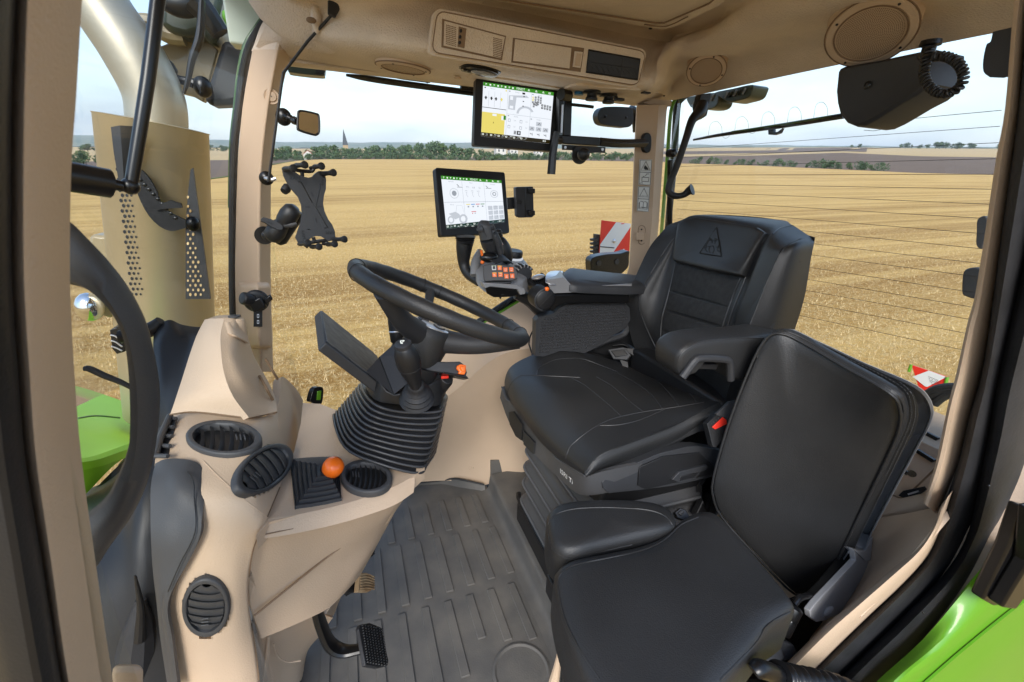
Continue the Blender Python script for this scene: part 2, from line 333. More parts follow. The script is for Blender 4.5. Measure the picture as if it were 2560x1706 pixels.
l3 = lambda a, k: (1600+2600*k, 1.3-(1600+2600*k)*(prof(Y2, a)+(prof(Y3, a)-prof(Y2, a))*k))
polar('hills', [lambda a, k=k: l3(a, k) for k in (0, .3, .6, .85, 1)]+[lambda a: (5200, -80)], m='hills', na=500, jit=2.2)
# loose straw, near enough to see single stalks
N_ = 230000
d = 2.2+24*rng.random(N_)**1.35; a = az(1280)+(rng.random(N_)-.5)*math.radians(128)
zb = np.array([gz(t) for t in d]); px, py = d*np.sin(a), d*np.cos(a)
L = .025+.065*rng.random(N_); th = rng.random(N_)*2*math.pi; el = np.radians(rng.random(N_)**1.5*70); w_ = .0013+.0016*rng.random(N_)+.00012*d
dx, dy, dz = L*np.cos(th)*np.cos(el), L*np.sin(th)*np.cos(el), L*np.sin(el)+.01
nx, ny = -np.sin(th)*w_, np.cos(th)*w_
V = np.empty((N_, 3, 3)); V[:, 0] = np.stack([px+nx, py+ny, zb-.005], 1); V[:, 1] = np.stack([px-nx, py-ny, zb-.005], 1); V[:, 2] = np.stack([px+dx, py+dy, zb+dz], 1)
me = bpy.data.meshes.new('straw'); me.vertices.add(3*N_); me.vertices.foreach_set('co', V.ravel()); me.loops.add(3*N_); me.loops.foreach_set('vertex_index', np.arange(3*N_))
me.polygons.add(N_); me.polygons.foreach_set('loop_start', np.arange(N_)*3); me.polygons.foreach_set('loop_total', np.full(N_, 3)); me.update()
mat('straw', (.30, .17, .05), .6, col2=(.90, .68, .35), vscale=14); me.materials.append(MATS['straw'])
o = bpy.data.objects.new('straw', me); S.collection.objects.link(o); o['kind'] = 'stuff'

# trees: a trunk and a crown of many leaf clumps
mat('leaf', (.055, .105, .035), .7, col2=(.13, .19, .07), vscale=.35); mat('leaf_dark', (.042, .085, .035), .7, col2=(.10, .15, .06), vscale=.4); mat('bark', (.08, .06, .045), .9)
def tree_meshes(seed, h, wd, lobes, m, low=.12, n=750, sz=.5):
    r = np.random.default_rng(seed); cs = []
    for i in range(lobes):
        t = (i+.5)/lobes; cs.append(((r.random()-.5)*wd*.6, (r.random()-.5)*wd*.6, h*(low+.1+(.78-low)*t), wd*(.20+.14*r.random())*(1-.45*abs(t-.4))))
    v = []; f = []
    for i in range(n):
        c = cs[r.integers(lobes)]; dd = r.normal(size=3); dd /= np.linalg.norm(dd); rr = c[3]*(.55+.5*r.random()); p = np.array(c[:3])+dd*rr*np.array([1.15, 1.15, .95])
        a = r.normal(size=3); a /= np.linalg.norm(a); b = np.cross(a, r.normal(size=3)); b /= np.linalg.norm(b); s_ = sz*(.5+.8*r.random()); k = len(v)
        v += [tuple(p+a*s_), tuple(p+b*s_*.8), tuple(p-a*s_*.9), tuple(p-b*s_*.7)]; f.append((k, k+1, k+2, k+3))
    me = bpy.data.meshes.new('crown'); me.from_pydata(v, [], f); me.materials.append(MATS[m])
    t = MB('bark'); t.tube([(0, 0, -.3), (.05, 0, h*.2), (0, .1, h*.45), (.1, 0, h*.75)], [h*.028, h*.022, h*.015, h*.006], n=7)
    for k in range(4):
        an = k*1.7+seed; t.tube([(0, 0, h*(.2+.1*k)), (wd*.16*math.cos(an), wd*.16*math.sin(an), h*(.34+.1*k)), (wd*.3*math.cos(an), wd*.3*math.sin(an), h*(.42+.1*k))], [h*.012, h*.008, h*.004], n=5)
    mt = bpy.data.meshes.new('trunk'); mt.from_pydata(t.v, [], t.f); mt.materials.append(MATS['bark']); return me, mt
TV = [tree_meshes(1, 10, 8, 9, 'leaf'), tree_meshes(2, 10, 7, 8, 'leaf_dark'), tree_meshes(3, 10, 6, 7, 'leaf'), tree_meshes(4, 10, 9, 11, 'leaf_dark'), tree_meshes(5, 10, 4, 6, 'leaf'), tree_meshes(6, 10, 8, 10, 'leaf_dark', low=-.02)]
BV = [tree_meshes(11, 3, 4.4, 5, 'leaf_dark', low=-.05, n=420, sz=.24), tree_meshes(12, 3, 3.4, 4, 'leaf', low=-.05, n=380, sz=.24), tree_meshes(13, 3, 5, 6, 'leaf_dark', low=-.05, n=460, sz=.24)]
def tree(x, d, h, var, name, label, cat_, group, base=10, wide=1.0):
    a = az(x); e = bpy.data.objects.new(name, None); S.collection.objects.link(e)
    e.location = (d*math.sin(a), d*math.cos(a), zat(a, d)-.1); s = h/base; e.scale = (s*wide, s*wide, s); e.rotation_euler = (0, 0, random.random()*6.28)
    for nm, me in (('crown', var[0]), ('trunk', var[1])):
        o = bpy.data.objects.new(nm, me); S.collection.objects.link(o); o.parent = e
    e['label'] = label; e['category'] = cat_; e['group'] = group; return e
TOPX = [640, 690, 720, 745, 770, 800, 838, 870, 900, 915, 930, 941, 960, 984, 1010, 1045, 1087, 1120, 1144, 1183, 1221, 1300, 1400, 1500, 1600]
TOPY = [368, 368, 362, 372, 374, 360, 360, 366, 369, 362, 370, 362, 369, 361, 366, 355, 351, 356, 362, 372, 377, 379, 378, 380, 382]
WT, HB, FB, FT, OT, DT = [], [], [], [], [], []
i = 0
for x in list(np.arange(640, 1232, 12.5))+list(np.arange(1240, 1610, 17)):
    x = float(x)+random.uniform(-4, 4); d = 330+random.uniform(-30, 60); yt = float(np.interp(x, TOPX, TOPY))+random.uniform(-1, 5)
    h = max(3.5, (tand(x, 400)-tand(x, yt))*d+random.uniform(-.3, .5)); zg = zat(az(x), d); h = max(3, 1.3-d*tand(x, yt)-zg+.1)
    WT.append((x, tree(x, d, h, TV[i % 6], 'broadleaf_tree', 'green broadleaf tree in the dense wood edge behind the stubble field', 'tree', 'trees of the wood behind the field', wide=1.25 if h < 10 else 1.0))); i += 1
for x in np.arange(655, 1600, 13):           # the low hedge of bushes along the field edge
    x = float(x)+random.uniform(-4, 4); a = az(x); d = dedge(a)+random.uniform(3, 10) if x > 740 else 300
    HB.append((x, tree(x, d, random.uniform(2.6, 4.4)*d/300, BV[i % 3], 'hedge_bush', 'low dark bush in the hedge at the foot of the wood', 'bush', 'bushes of the hedge below the wood', base=3, wide=1.3))); i += 1
ORD = 'first second third fourth fifth sixth seventh eighth ninth tenth eleventh twelfth thirteenth fourteenth fifteenth sixteenth seventeenth eighteenth nineteenth'.split()
def ordn(k):
    if k <= 19: return ORD[k-1]
    t = 'twenty thirty forty fifty sixty seventy eighty'.split()[k//10-2]; return (t[:-1]+'ieth') if k % 10 == 0 else t+'-'+ORD[k % 10-1]
def relabel(lst, fmt_l, fmt_r, x0):
    L_ = sorted([t for t in lst if t[0] < x0], key=lambda t: -t[0]); R_ = sorted([t for t in lst if t[0] >= x0], key=lambda t: t[0])
    for i_, (x, e) in enumerate(L_): e['label'] = fmt_l % ordn(i_+1)
    for i_, (x, e) in enumerate(R_): e['label'] = fmt_r % ordn(i_+1)
def sz(x, yb, dh, d): return dh*d/1180/math.cos(az(x)-az(1280))
for cx, cy, wd in ((190, 1052, 30), (230, 1050, 60), (300, 1056, 60), (345, 1056, 50), (410, 1057, 35), (475, 1062, 40), (522, 1058, 42), (580, 1066, 42), (625, 1070, 18), (675, 1064, 36), (740, 1066, 55), (780, 1066, 50), (830, 1076, 40), (870, 1078, 22), (950, 1074, 32), (990, 1083, 46), (1040, 1078, 60), (1075, 1084, 40), (1105, 1087, 50), (1157, 1085, 40), (1228, 1084, 44), (1295, 1098, 50), (1330, 1099, 40), (1375, 1103, 30), (1440, 1105, 46)):
    x, y = 1660+cx/2.613, cy/2.613; a = az(x); d = dedge(a)+6; h = sz(x, y, 3+wd/5.2, d)
    FB.append((x, tree(x, d, h, BV[i % 3], 'field_bush', 'small dark green bush in the row between stubble and brown field', 'bush', 'bushes in the row beyond the right part of the field', base=3, wide=.95))); i += 1
for cx, wd in ((1200, 14), (1250, 24), (1515, 26), (1550, 34), (1590, 20), (1640, 20), (1690, 22), (1745, 40), (1770, 44), (1812, 36), (1850, 26), (1885, 36), (1905, 28), (1970, 30), (1995, 24), (2150, 22)):
    x = 1660+cx/2.613; d = 1500; FT.append((x, tree(x, d, sz(x, 0, 2+wd/6, d), TV[i % 6], 'far_tree', 'tiny dark tree on the far horizon to the right', 'tree', 'trees on the far right horizon', wide=1.5))); i += 1
for cx, cy, wd in ((490, 1085, 46), (515, 1085, 60), (555, 1085, 60), (640, 1070, 44), (665, 1070, 34), (700, 1075, 52), (740, 1060, 46), (775, 1056, 50)):
    x, y = cx/2.613, cy/2.613; d = 260; OT.append((x, tree(x, d, sz(x, y, wd/3.4, d), TV[i % 6], 'orchard_tree', 'small round tree on the pale slope left of the windscreen rod', 'tree', 'orchard trees seen through the windscreen', wide=1.1))); i += 1
for k in range(26):
    x = 215+k*15+random.uniform(-5, 5); d = 900; DT.append((x, tree(x, d, random.uniform(5, 10), TV[i % 6], 'distant_tree', 'small bluish tree in the distant line beyond the fields at left', 'tree', 'distant trees seen through the windscreen', wide=1.8))); i += 1
relabel(WT, '%s tall wood edge tree to the left of the church spire', '%s tall wood edge tree to the right of the church spire', 868)
relabel(HB, '%s low hedge bush to the left of the church spire', '%s low hedge bush to the right of the church spire', 868)
relabel(FB, '%s bush', '%s dark bush from the left between stubble and brown field, rear window', 0)
relabel(FT, '%s', '%s tiny horizon tree from the left, seen through the rear window', 0)
relabel(OT, '%s', '%s small round tree from the left on the pale slope beyond the windscreen', 0)
relabel(DT, '%s', '%s distant bluish tree from the left in the far line beyond the windscreen', 0)
# the village behind the wood
mat('spire', (.045, .055, .065), .6); mat('tower', (.42, .30, .17), .8); mat('roof_tile', (.42, .12, .06), .8); mat('house_wall', (.62, .58, .52), .8)
def gxyz(x, y, d): v = gray(x, y); return C+v*(d/math.hypot(v[0], v[1]))
t = thing('church', 'church with tan square tower and tall dark pointed spire above the wood', 'church', gxyz(868, 398, 450)); ROOTS.remove(t)
b = gxyz(868, 398, 450); s_ = 2.1; zt = gxyz(868, 363, 450)[2]; zs = gxyz(868, 322, 450)[2]
m_ = MB('tower').box(((b[0]), b[1], (b[2]+zt)/2), (s_, 0, 0), (0, s_, 0), (0, 0, (zt-b[2])/2)); m_.build('tower', t)
MB('spire').add([(b[0]+sx*s_*1.1, b[1]+sy*s_*1.1, zt) for sx, sy in ((-1, -1), (1, -1), (1, 1), (-1, 1))]+[(b[0], b[1], zs)], [(0, 1, 4), (1, 2, 4), (2, 3, 4), (3, 0, 4), (3, 2, 1, 0)]).build('spire', t)
def house(x, yb, d, wx, hh, label):
    b = gxyz(x, yb, d); t = thing('house', label, 'house', b); ROOTS.remove(t); y2 = wx*.7
    MB('house_wall').prism([b+[-wx, -y2, -1], b+[wx, -y2, -1], b+[wx, -y2, hh], b+[0, -y2, hh*1.75], b+[-wx, -y2, hh]], (0, 2*y2, 0)).build('wall', t)
    rf = MB('roof_tile')
    for s_ in (-1, 1): rf.prism([b+[s_*wx*1.12, -y2*1.1, hh*.9], b+[0, -y2*1.1, hh*1.78], b+[0, y2*1.1, hh*1.78], b+[s_*wx*1.12, y2*1.1, hh*.9]], (0, 0, .25))
    rf.build('roof', t)
    w_ = MB('spire')
    for sx in (-.45, .45): w_.box(b+[sx*wx, -y2-.02, hh*.5], (wx*.14, 0, 0), (0, .05, 0), (0, 0, hh*.2))
    w_.build('window', t)
house(772, 397, 285, 2.3, 2.3, 'small white gabled house with red roof at the left end of the wood')
house(1250, 384, 300, 3.2, 3.4, 'red roofed village house behind the hedge right of the overhead monitor edge')
house(1282, 385, 310, 2.8, 2.6, 'red roofed village house half hidden by bushes, right neighbour in the village')
house(1345, 386, 320, 2.6, 2.2, 'lowest red roofed village house, rightmost and nearest the monitor bracket')

# air: a box of thin haze round the whole scene
hv = MB('beige'); me = bpy.data.meshes.new('haze'); X_, zl, zh = 5600, -82, 190
me.from_pydata([(sx*X_, sy*X_, z) for z in (zl, zh) for sx, sy in ((-1, -1), (1, -1), (1, 1), (-1, 1))], [], [(3, 2, 1, 0), (4, 5, 6, 7), (0, 1, 5, 4), (1, 2, 6, 5), (2, 3, 7, 6), (3, 0, 4, 7)])
hm = bpy.data.materials.new('haze'); hm.use_nodes = True; hn = hm.node_tree; hn.nodes.clear(); ho_ = hn.nodes.new('ShaderNodeOutputMaterial'); hp2 = hn.nodes.new('ShaderNodeVolumePrincipled')
hp2.inputs['Color'].default_value = (.80, .88, 1, 1); hp2.inputs['Density'].default_value = .00008; hn.links.new(hp2.outputs[0], ho_.inputs['Volume']); me.materials.append(hm)
HAZE = bpy.data.objects.new('haze', me); S.collection.objects.link(HAZE); HAZE['kind'] = 'stuff'
# ---------------------------------------------------------------- the cab shell
def band(mb, inn, out, Y, bulge=.02, depth=.05, m=None, k=4, ridge=None, ox=0):
    """a rounded strip between two traced edges; the edge lies at Y, the crown nearer by bulge"""
    pr_ = lambda t: cat([np.array([*map(float, a.split(',')), 0]) for a in t.split()], k)
    A_, B_ = pr_(inn), pr_(out); rings = []
    if len(A_) != len(B_):
        def rs(L, n):
            L = np.array(L); s_ = np.r_[0, np.cumsum(np.linalg.norm(np.diff(L, axis=0), axis=1))]; return [np.array([np.interp(t, s_, L[:, j]) for j in range(3)]) for t in np.linspace(0, s_[-1], n)]
        A_, B_ = rs(A_, 60), rs(B_, 60)
    for a, b_ in zip(A_, B_):
        u_ = (a-b_)/max(np.linalg.norm(a-b_), 1e-6)*ox; a = a+u_
        g_ = lambda t, yy: P('Y', a[0]*(1-t)+b_[0]*t, a[1]*(1-t)+b_[1]*t, yy); r_ = ridge or .5
        i0, o0 = g_(0, Y), g_(1, Y); rings.append([C+(i0-C)*(1+depth/Y), i0, g_(.12, Y-bulge*.5), g_(.3, Y-bulge*.9), g_(r_, Y-bulge), g_(.72, Y-bulge*.9), g_(.9, Y-bulge*.5), o0, C+(o0-C)*(1+depth/Y)])
    return mb.loft(rings, m)
def sr(rings, k): return [np.array(r).reshape(-1, 3) for r in cat([np.array(g).ravel() for g in rings], k)]
cab = thing('tractor_cab', 'beige lined tractor cab with beige pillars, large windows and green outer sill', 'tractor cab', (0.5, 1.0, 0))
# pillars
pa = MB('beige')
rows = [(124, 631, 693, 727), (143, 628, 690, 724), (268, 606.5, 668, 696.5), (421, 594, 650.6, 679), (600, 589, 647, 676.6), (711, 588, 647, 677), (930, 594, 652, 683)]
pa.loft(sr([[P('Y', l, y, 1.60), P('Y', l+4, y, 1.565), P('Y', m_-3, y, 1.50), P('Y', m_+3, y, 1.50), P('Y', r, y, 1.56), P('Y', r, y, 1.66), P('Y', l, y, 1.66)] for y, l, m_, r in rows], 3))
tag(pa.build('pillar', cab, bevel=.004), 'beige windscreen pillar carrying tablet holder and sockets')
bs = MB('beige')
ring = lambda y, l, m_, r, o=0: [P('Y', l, y, 1.56), P('Y', l+6, y, 1.52-o), P('Y', m_, y, 1.455-o), P('Y', r-2, y, 1.50-o), P('Y', r, y, 1.60), P('Y', l, y, 1.62)]
bs.loft([ring(706, 596, 640, 672, -.02), ring(716, 596, 643, 677), ring(790, 597, 647, 679), ring(845, 600, 648, 682), ring(866, 608, 650, 681), ring(872, 615, 650, 675, -.03)])
bs.build('socket_box', cab, bevel=.006)
pb = MB('beige')
rws = [(262, 1592, 1648, 1670), (277, 1590, 1646, 1667), (400, 1584, 1638, 1657), (555, 1579, 1630, 1647), (669, 1572, 1618, 1636), (720, 1556, 1606, 1630), (800, 1545, 1596, 1625)]
pb.loft([[P('Y', l, y, 1.60), P('Y', l+2, y, 1.525), P('Y', m_, y, 1.51), P('Y', r, y, 1.58), P('Y', r, y, 1.68), P('Y', l, y, 1.66)] for y, l, m_, r in rws])
f = Fr(P('Y', 1600, 560, 1.518), P('Y', 1640, 560, 1.518)-P('Y', 1600, 560, 1.518), P('Y', 1600, 600, 1.518)-P('Y', 1600, 560, 1.518))
oh = cat(q('Y', 1.515, '1604,564 1613,572 1613,604 1604,611 1596,604 1596,572'), 3, True)
pb.tube(oh, .0014, 'beige_dark', n=5, k=1, closed=True)
pb.build('pillar', cab, bevel=.006)
sc = MB('beige'); sc.prism(q('Y', 1.513, '1589,582 1607,582 1607,600 1589,600'), (0, -.008, 0))
for y in (574, 602): sc.ellip(P('Y', 1604, y, 1.515), (.0035, 0, 0), (0, .0035, 0), (0, 0, .0035), 'black', 5)
sc.build('belt_clip', cab, bevel=.002)
for x, y, Y in ((679, 242, 1.508), (1182, 1168, 1.585)):
    c = P('Y', x, y, Y); MB('beige').lathe(c, (0, 1, 0), [(.001, -.006), (.012, -.005), (.014, -.001), (.019, -.003), (.0205, .002)]).ellip(c+[0, -.007, 0], (.0015, 0, 0), (0, .0015, 0), (0, 0, .0015), 'black', 4).build('screw_cap', cab)
po = MB('beige')
L_ = [(-200, 52, 112, 218), (0, 38, 100, 205), (250, 28, 95, 190), (430, 26, 92, 178), (700, 28, 93, 175), (950, 45, 106, 187), (1150, 62, 120, 204), (1400, 103, 152, 238), (1706, 152, 192, 283), (1950, 210, 240, 330)]
po.loft(sr([[P('Y', l, y, .36), P('Y', l, y, .315), P('Y', (l+m_)/2, y, .302), P('Y', m_, y, .31), P('Y', (m_+r)/2, y, .335), P('Y', r, y, .37), P('Y', r, y, .43), P('Y', l+8, y, .46)] for y, l, m_, r in L_], 4))
tag(po.build('pillar', cab), 'beige front door pillar in the left foreground')
pc = MB('beige')
band(pc, '2570,-200 2536,0 2513,268 2490,398 2460,600 2437,741 2418,810 2391,933 2368,1021 2341,1150 2308,1258', '2640,-200 2577,0 2553,268 2535,398 2508,600 2480,790 2470,850 2450,950 2424,1047 2396,1160 2343,1286', .385, .012, .05)
tag(pc.build('pillar', cab), 'beige rear door pillar at the right edge')
ds = MB('beige')
band(ds, '2354,1262 2346,1280 2328,1325 2288,1375 2226,1426 2130,1508 2058,1568 1955,1669 1830,1790', '2384,1224 2376,1245 2352,1320 2320,1389 2258,1460 2178,1535 2095,1616 2036,1676 1900,1800', .36, .02, .06)
ds.build('door_sill', cab)
# rubber seals round the door opening
se = MB('rubber')
band(se, '2600,-200 2574,0 2550,268 2511,550 2463,894 2424,1047 2397,1160 2368,1251 2352,1297 2316,1389 2250,1466 2119,1590 2031,1674 1880,1812', '2700,-200 2680,0 2650,268 2590,590 2502,971 2485,1080 2471,1150 2450,1255 2441,1297 2399,1393 2311,1496 2188,1619 2112,1691 1980,1830', .37, .03, .04, ox=3)
band(se, '2690,-200 2668,0 2640,268 2580,590 2535,790 2496,971 2478,1080 2458,1180 2440,1270 2420,1345 2370,1430 2260,1545 2140,1662 1970,1835', '2790,-200 2770,0 2760,268 2720,590 2670,790 2610,971 2575,1110 2550,1190 2521,1258 2487,1345 2425,1472 2310,1602 2196,1708 2060,1850', .345, .03, .05, ox=5)
for x, y in ((2472, 1215), (2308, 1532)): se.ellip(P('Y', x, y, .288), (.002, 0, 0), (0, .002, 0), (0, 0, .002), 'gloss_black', 5)
se.build('door_seal', cab)
s2 = MB('black')
band(s2, '-160,-200 -160,400 -150,900 -100,1300 0,1800', '54,-200 40,0 30,250 28,430 30,700 47,950 64,1150 105,1400 154,1706 200,1880', .30, .02, .05, ridge=.6)
s2.build('door_seal', cab)
# outer green body and hinge below the door
gp = MB('green')
gp.patch([q('Y', .30, '1950,1860 2110,1790,.295 2196,1700,.295 2310,1596,.295 2425,1462,.295 2530,1350,.295 2700,1200'), q('Y', .27, '2040,1880 2160,1800 2250,1700 2340,1625 2460,1520 2580,1420 2740,1300'), q('Y', .26, '2090,1900 2200,1800 2300,1715 2400,1628 2520,1530 2640,1440 2800,1330')], thick=.004)
gp.patch([q('Y', .255, '2096,1900 2206,1803 2306,1718 2406,1631 2526,1533 2646,1443 2806,1333'), q('Y', .235, '2200,2000 2300,1860 2400,1780 2500,1700 2600,1620 2740,1520 2900,1400'), q('Y', .20, '2300,2100 2500,2000 2600,1900 2700,1820 2800,1740 2900,1650 3000,1500')], thick=.004)
gp.patch([q('Y', .5, '2535,1190 2560,1160 2640,1130'), q('Y', .5, '2530,1235 2570,1275 2650,1260')], thick=.004)
gp.build('outer_panel', cab)
hg = MB('gloss_black'); hg.prism(q('Y', .27, '2519,1248 2575,1262 2550,1380 2490,1490 2452,1494 2424,1478 2485,1350'), (0, -.02, 0)); hg.prism(q('Y', .25, '2542,1258 2620,1240 2620,1340 2560,1420 2500,1500 2466,1494 2530,1385'), (0, -.022, 0))
hg.build('door_hinge', cab, bevel=.004)
# floor, platform, walls
fp = MB('floor_rubber')
fp.box((.1, .95, -.03), (.62, 0, 0), (0, .75, 0), (0, 0, .025), 'black'); fp.box((.96, 1.0, .02), (.42, 0, 0), (0, .68, 0), (0, 0, .045), 'black')
fp.build('floor_pan', cab)
wp = MB('beige')
WR = [q('Y', 1.66, '960,1010 1085,905 1180,830 1300,755 1420,690'), q('Y', 1.62, '980,1030 1112,935,1.61 1228,865,1.59 1345,800,1.58 1470,760,1.58'), q('Y', 1.56, '1000,1065,1.59 1122,990,1.57 1242,893,1.52 1350,868,1.50 1480,850,1.46'), q('Y', 1.54, '1010,1100,1.60 1124,1050,1.575 1236,960,1.525 1345,930,1.50 1480,920,1.46'), q('Y', 1.6, '1015,1140,1.62 1140,1130,1.59 1236,1070,1.55 1340,1040,1.50 1470,1020,1.4'), q('Y', 1.64, '1012,1208,1.645 1120,1202,1.61 1215,1212,1.56 1310,1180,1.5 1450,1160,1.4')]
wp.patch(WR[:3], thick=.02); wp.patch(WR[2:], thick=.02)
wp.tube(q('Y', 1.585, '1195,860,1.61 1222,878,1.585 1229,893,1.58 1222,906,1.575 1170,960,1.572 1108,1018,1.585 1090,1035,1.59'), .0022, 'beige_dark', n=5)
wp.build('wall_panel', cab)
wa = MB('rubber'); wa.tube(q('Y', 1.69, '1030,955 1090,890 1180,818 1260,762 1320,728 1400,685'), .014); wa.build('window_seal', cab)
wa = MB('green'); wa.tube(q('Y', 1.68, '1036,962 1096,900 1184,829 1264,774 1324,740 1400,700'), .009); wa.build('window_frame', cab)
rb = MB('beige')
rb.patch([[np.array([1.17, y, z]) for y in (.30, .6, 1.0, 1.62)] for z in (-.02, .3, .55)]+[[np.array([1.175, y, .64]) for y in (.30, .6, 1.0, 1.62)], [np.array([1.20, y, .675]) for y in (.30, .6, 1.0, 1.62)], [np.array([1.34, y, .72]) for y in (.30, .6, 1.0, 1.62)], [np.array([1.45, y, .76]) for y in (.30, .6, 1.0, 1.62)]], thick=.01)
rb.patch([q('X', 1.16, '2130,1300 2230,1290,1.15 2330,1270,1.12 2400,1240,1.1'), q('X', 1.15, '2120,1380 2200,1380,1.12 2270,1350,1.06 2340,1310,1.03'), q('X', 1.1, '2080,1500 2130,1480,1.05 2190,1440,1.0 2250,1420,.98'), q('X', 1.0, '1980,1620 2040,1590,.95 2100,1560,.9 2140,1530,.88')], thick=.01)
rb.tube(q('X', 1.2, '2230,1238,1.165 2262,1241,1.16 2330,1180,1.17 2345,1160,1.17'), .002, 'beige_dark', n=5)
for x0, y0, x1, y1 in ((2303, 1078, 2345, 1100), (2292, 1128, 2335, 1155), (2300, 1102, 2300, 1103)): 
    if x1 > x0: rb.tube([hitmb(rb, x0, y0)[0], hitmb(rb, x1, y1)[0]], .007, 'gloss_black', n=6)
rb.build('rear_bulkhead', cab)
lk = MB('chrome'); c = hitmb(rb, 2278, 1186)[0]; lk.lathe(c, (-.5, -.3, .8), [(.001, .004), (.009, .004), (.011, 0), (.012, -.004)]); lk.tube(q('X', 1.17, '2258,1178 2268,1184'), .005, 'gloss_black'); lk.build('panel_lock', cab)
lt = MB('gloss_black'); lt.prism(q('X', 1.155, '2250,1238 2262,1226 2312,1216 2318,1224 2306,1234 2262,1244'), (-.006, 0, 0)); lt.prism(q('X', 1.148, '2270,1234 2296,1226 2298,1230 2272,1238'), (-.002, 0, 0), 'silver'); lt.build('panel_latch', cab)
# dark space and firewall in front, left of the console
bw = MB('black')
bw.patch([q('Y', 1.2, '180,1240,1.3 300,1180,1.3 380,1040,1.2 420,960,1.15'), q('Y', .8, '200,1400,.9 300,1330,.9 360,1260,.9 470,1200,.95'), q('Y', .7, '230,1800,.75 330,1800,.75 400,1800,.75 560,1800,.75')], thick=.01)
bw.build('firewall', cab)
b2 = MB('dark_plastic'); b2.tube(q('Y', .8, '352,1500 345,1600 330,1740'), [.008, .03, .035]); b2.tube(q('Y', .78, '338,1440 352,1520 350,1600'), [.002, .006, .01], 'black'); b2.build('firewall_fitting', cab)
b3 = MB('beige'); b3.prism(q('Y', .5, '278,1676 345,1676 354,1690 352,1760 270,1760'), (0, .01, 0)); b3.build('sill_block', cab, bevel=.006)
# window frames beside the right rear corner
gf = MB('green'); gf.tube(q('Y', 1.70, '1700,236,1.70 1686,252 1676,290 1668,400 1660,500 1652,600 1640,720'), .008); gf.build('window_frame', cab)
gs = MB('rubber'); gs.tube(q('Y', 1.72, '1735,226 1704,246 1692,275 1685,400 1674,520 1664,640'), .015); gs.build('window_seal', cab)
ls = MB('rubber'); ls.tube(q('Y', 1.66, '706,-20 672,38 642,82 622,122 606,190 597,268 587,350 583,440 581,600 581,720 583,800'), .011, flat=((0, 1, 0), 1)); ls.build('window_seal', cab)
lg = MB('green_dark'); lg.tube(q('Y', 1.68, '700,-20 664,38 634,82 612,122 598,190 590,268 581,350 578,440 577,520'), .008); lg.build('window_frame', cab)
# glass
ws = MB('glass_front'); pl = [(-.235, 1.66), (-.40, 1.60), (-.60, 1.42), (-.74, 1.1), (-.74, .8), (-.60, .5), (-.36, .36), (-.2, .345)]
ws.patch([[np.array([x+dx, y, z]) for x, y in pl] for z, dx in ((.72, .0), (.95, 0), (1.3, .02), (1.8, .07))], n=6); tag(ws.build('windscreen', cab, smooth=80), 'curved front glass')
sw = MB('glass'); sw.patch([[np.array([x, 1.675, z]) for x in (-.24, .4, 1.2)] for z in (.4, 1.0, 1.62)], n=2); sw.build('side_window', cab)
rw = MB('glass'); rw.patch([[np.array([1.33, y, z]) for y in (.40, 1.0, 1.70)] for z in (.6, 1.1, 1.66)], n=2); rwo = rw.build('rear_window', cab)
hw = MB('black')
T0 = [(371-.0704*(1683-1737), 317), (390, 357), (414, 398)]
ys = [(375, 316), (395, 357), (417, 397), (438, 436), (459, 474), (478, 512), (500, 549), (522, 588), (545, 627), (568, 665), (592, 700), (616, 742), (642, 780), (668, 812), (694, 850), (722, 895)]
for l, r in ys: hw.tube([P('X', 1692, l+(r-l)*.012, 1.325), P('X', 2500, r, 1.325)], .00055, 'black', n=4, k=1)
for k in range(5):
    x0, y0 = 1770+66*k, 338-12*k; lp = [(x0, y0+6), (x0+6, y0-26), (x0+22, y0-34), (x0+34, y0-20), (x0+36, y0+2), (x0+46, y0+8), (x0+60, y0-4)]
    hw.tube([P('X', x, y, 1.325) for x, y in lp], .0005, 'black', n=4, k=4)
hw.tube(q('X', 1.325, '2160,326 2190,327 2225,316 2250,301 2504,276'), .0006, n=4)
hw.build('heating_wires', rwo)
# outer roof (keeps the daylight out above the lining)
ro = MB('roof_white'); ro.box((.52, .98, 1.86), (.86, 0, 0), (0, .80, 0), (0, 0, .05)); ro.box((.52, 1.745, 1.73), (.80, 0, 0), (0, .04, 0), (0, 0, .09)); ro.box((1.42, .98, 1.77), (.03, 0, 0), (0, .72, 0), (0, 0, .06)); ro.box((.42, .27, 1.76), (.66, 0, 0), (0, .03, 0), (0, 0, .07))
ro.patch([q('Y', 1.8, '600,-60 640,-80 720,-90'), q('Y', 1.8, '578,58 614,50 660,44')], thick=.03); ro.build('roof', cab, bevel=.01)
# ---------------------------------------------------------------- roof lining
hl = thing('roof_lining', 'beige grained roof lining with speakers, hatch, radio panel and open slot', 'roof lining', (.5, 1.0, 1.7))
m_ = MB('lining')
E_ = q('Y', 1.56, '640,118 724,143 880,170 1080,201 1300,232 1480,247 1572,262,1.54')+q('X', 1.3, '1640,256,1.2 1688,250 1800,226 1960,191 2200,141 2400,100 2540,72 2800,15')
I_ = q('Y', 1.4, '665,60,1.52 760,85,1.42 930,120,1.32 1082,140,1.25 1330,180,1.25 1590,222,1.25 1640,214,1.25')+q('X', 1.22, '1682,200,1.2 1725,185,1.2 1830,160 1980,120 2200,62 2400,20,1.2 2540,-10,1.2 2750,-40,1.2')
A_ = q('Y', 1.4, '690,10,1.48 790,20,1.40 950,55,1.30 1090,70,1.27 1340,110,1.27 1600,165,1.26 1650,150,1.25')+q('Z', 1.68, '1690,140 1745,125 1850,95 1990,50 2200,-10 2400,-60 2560,-100 2700,-140')
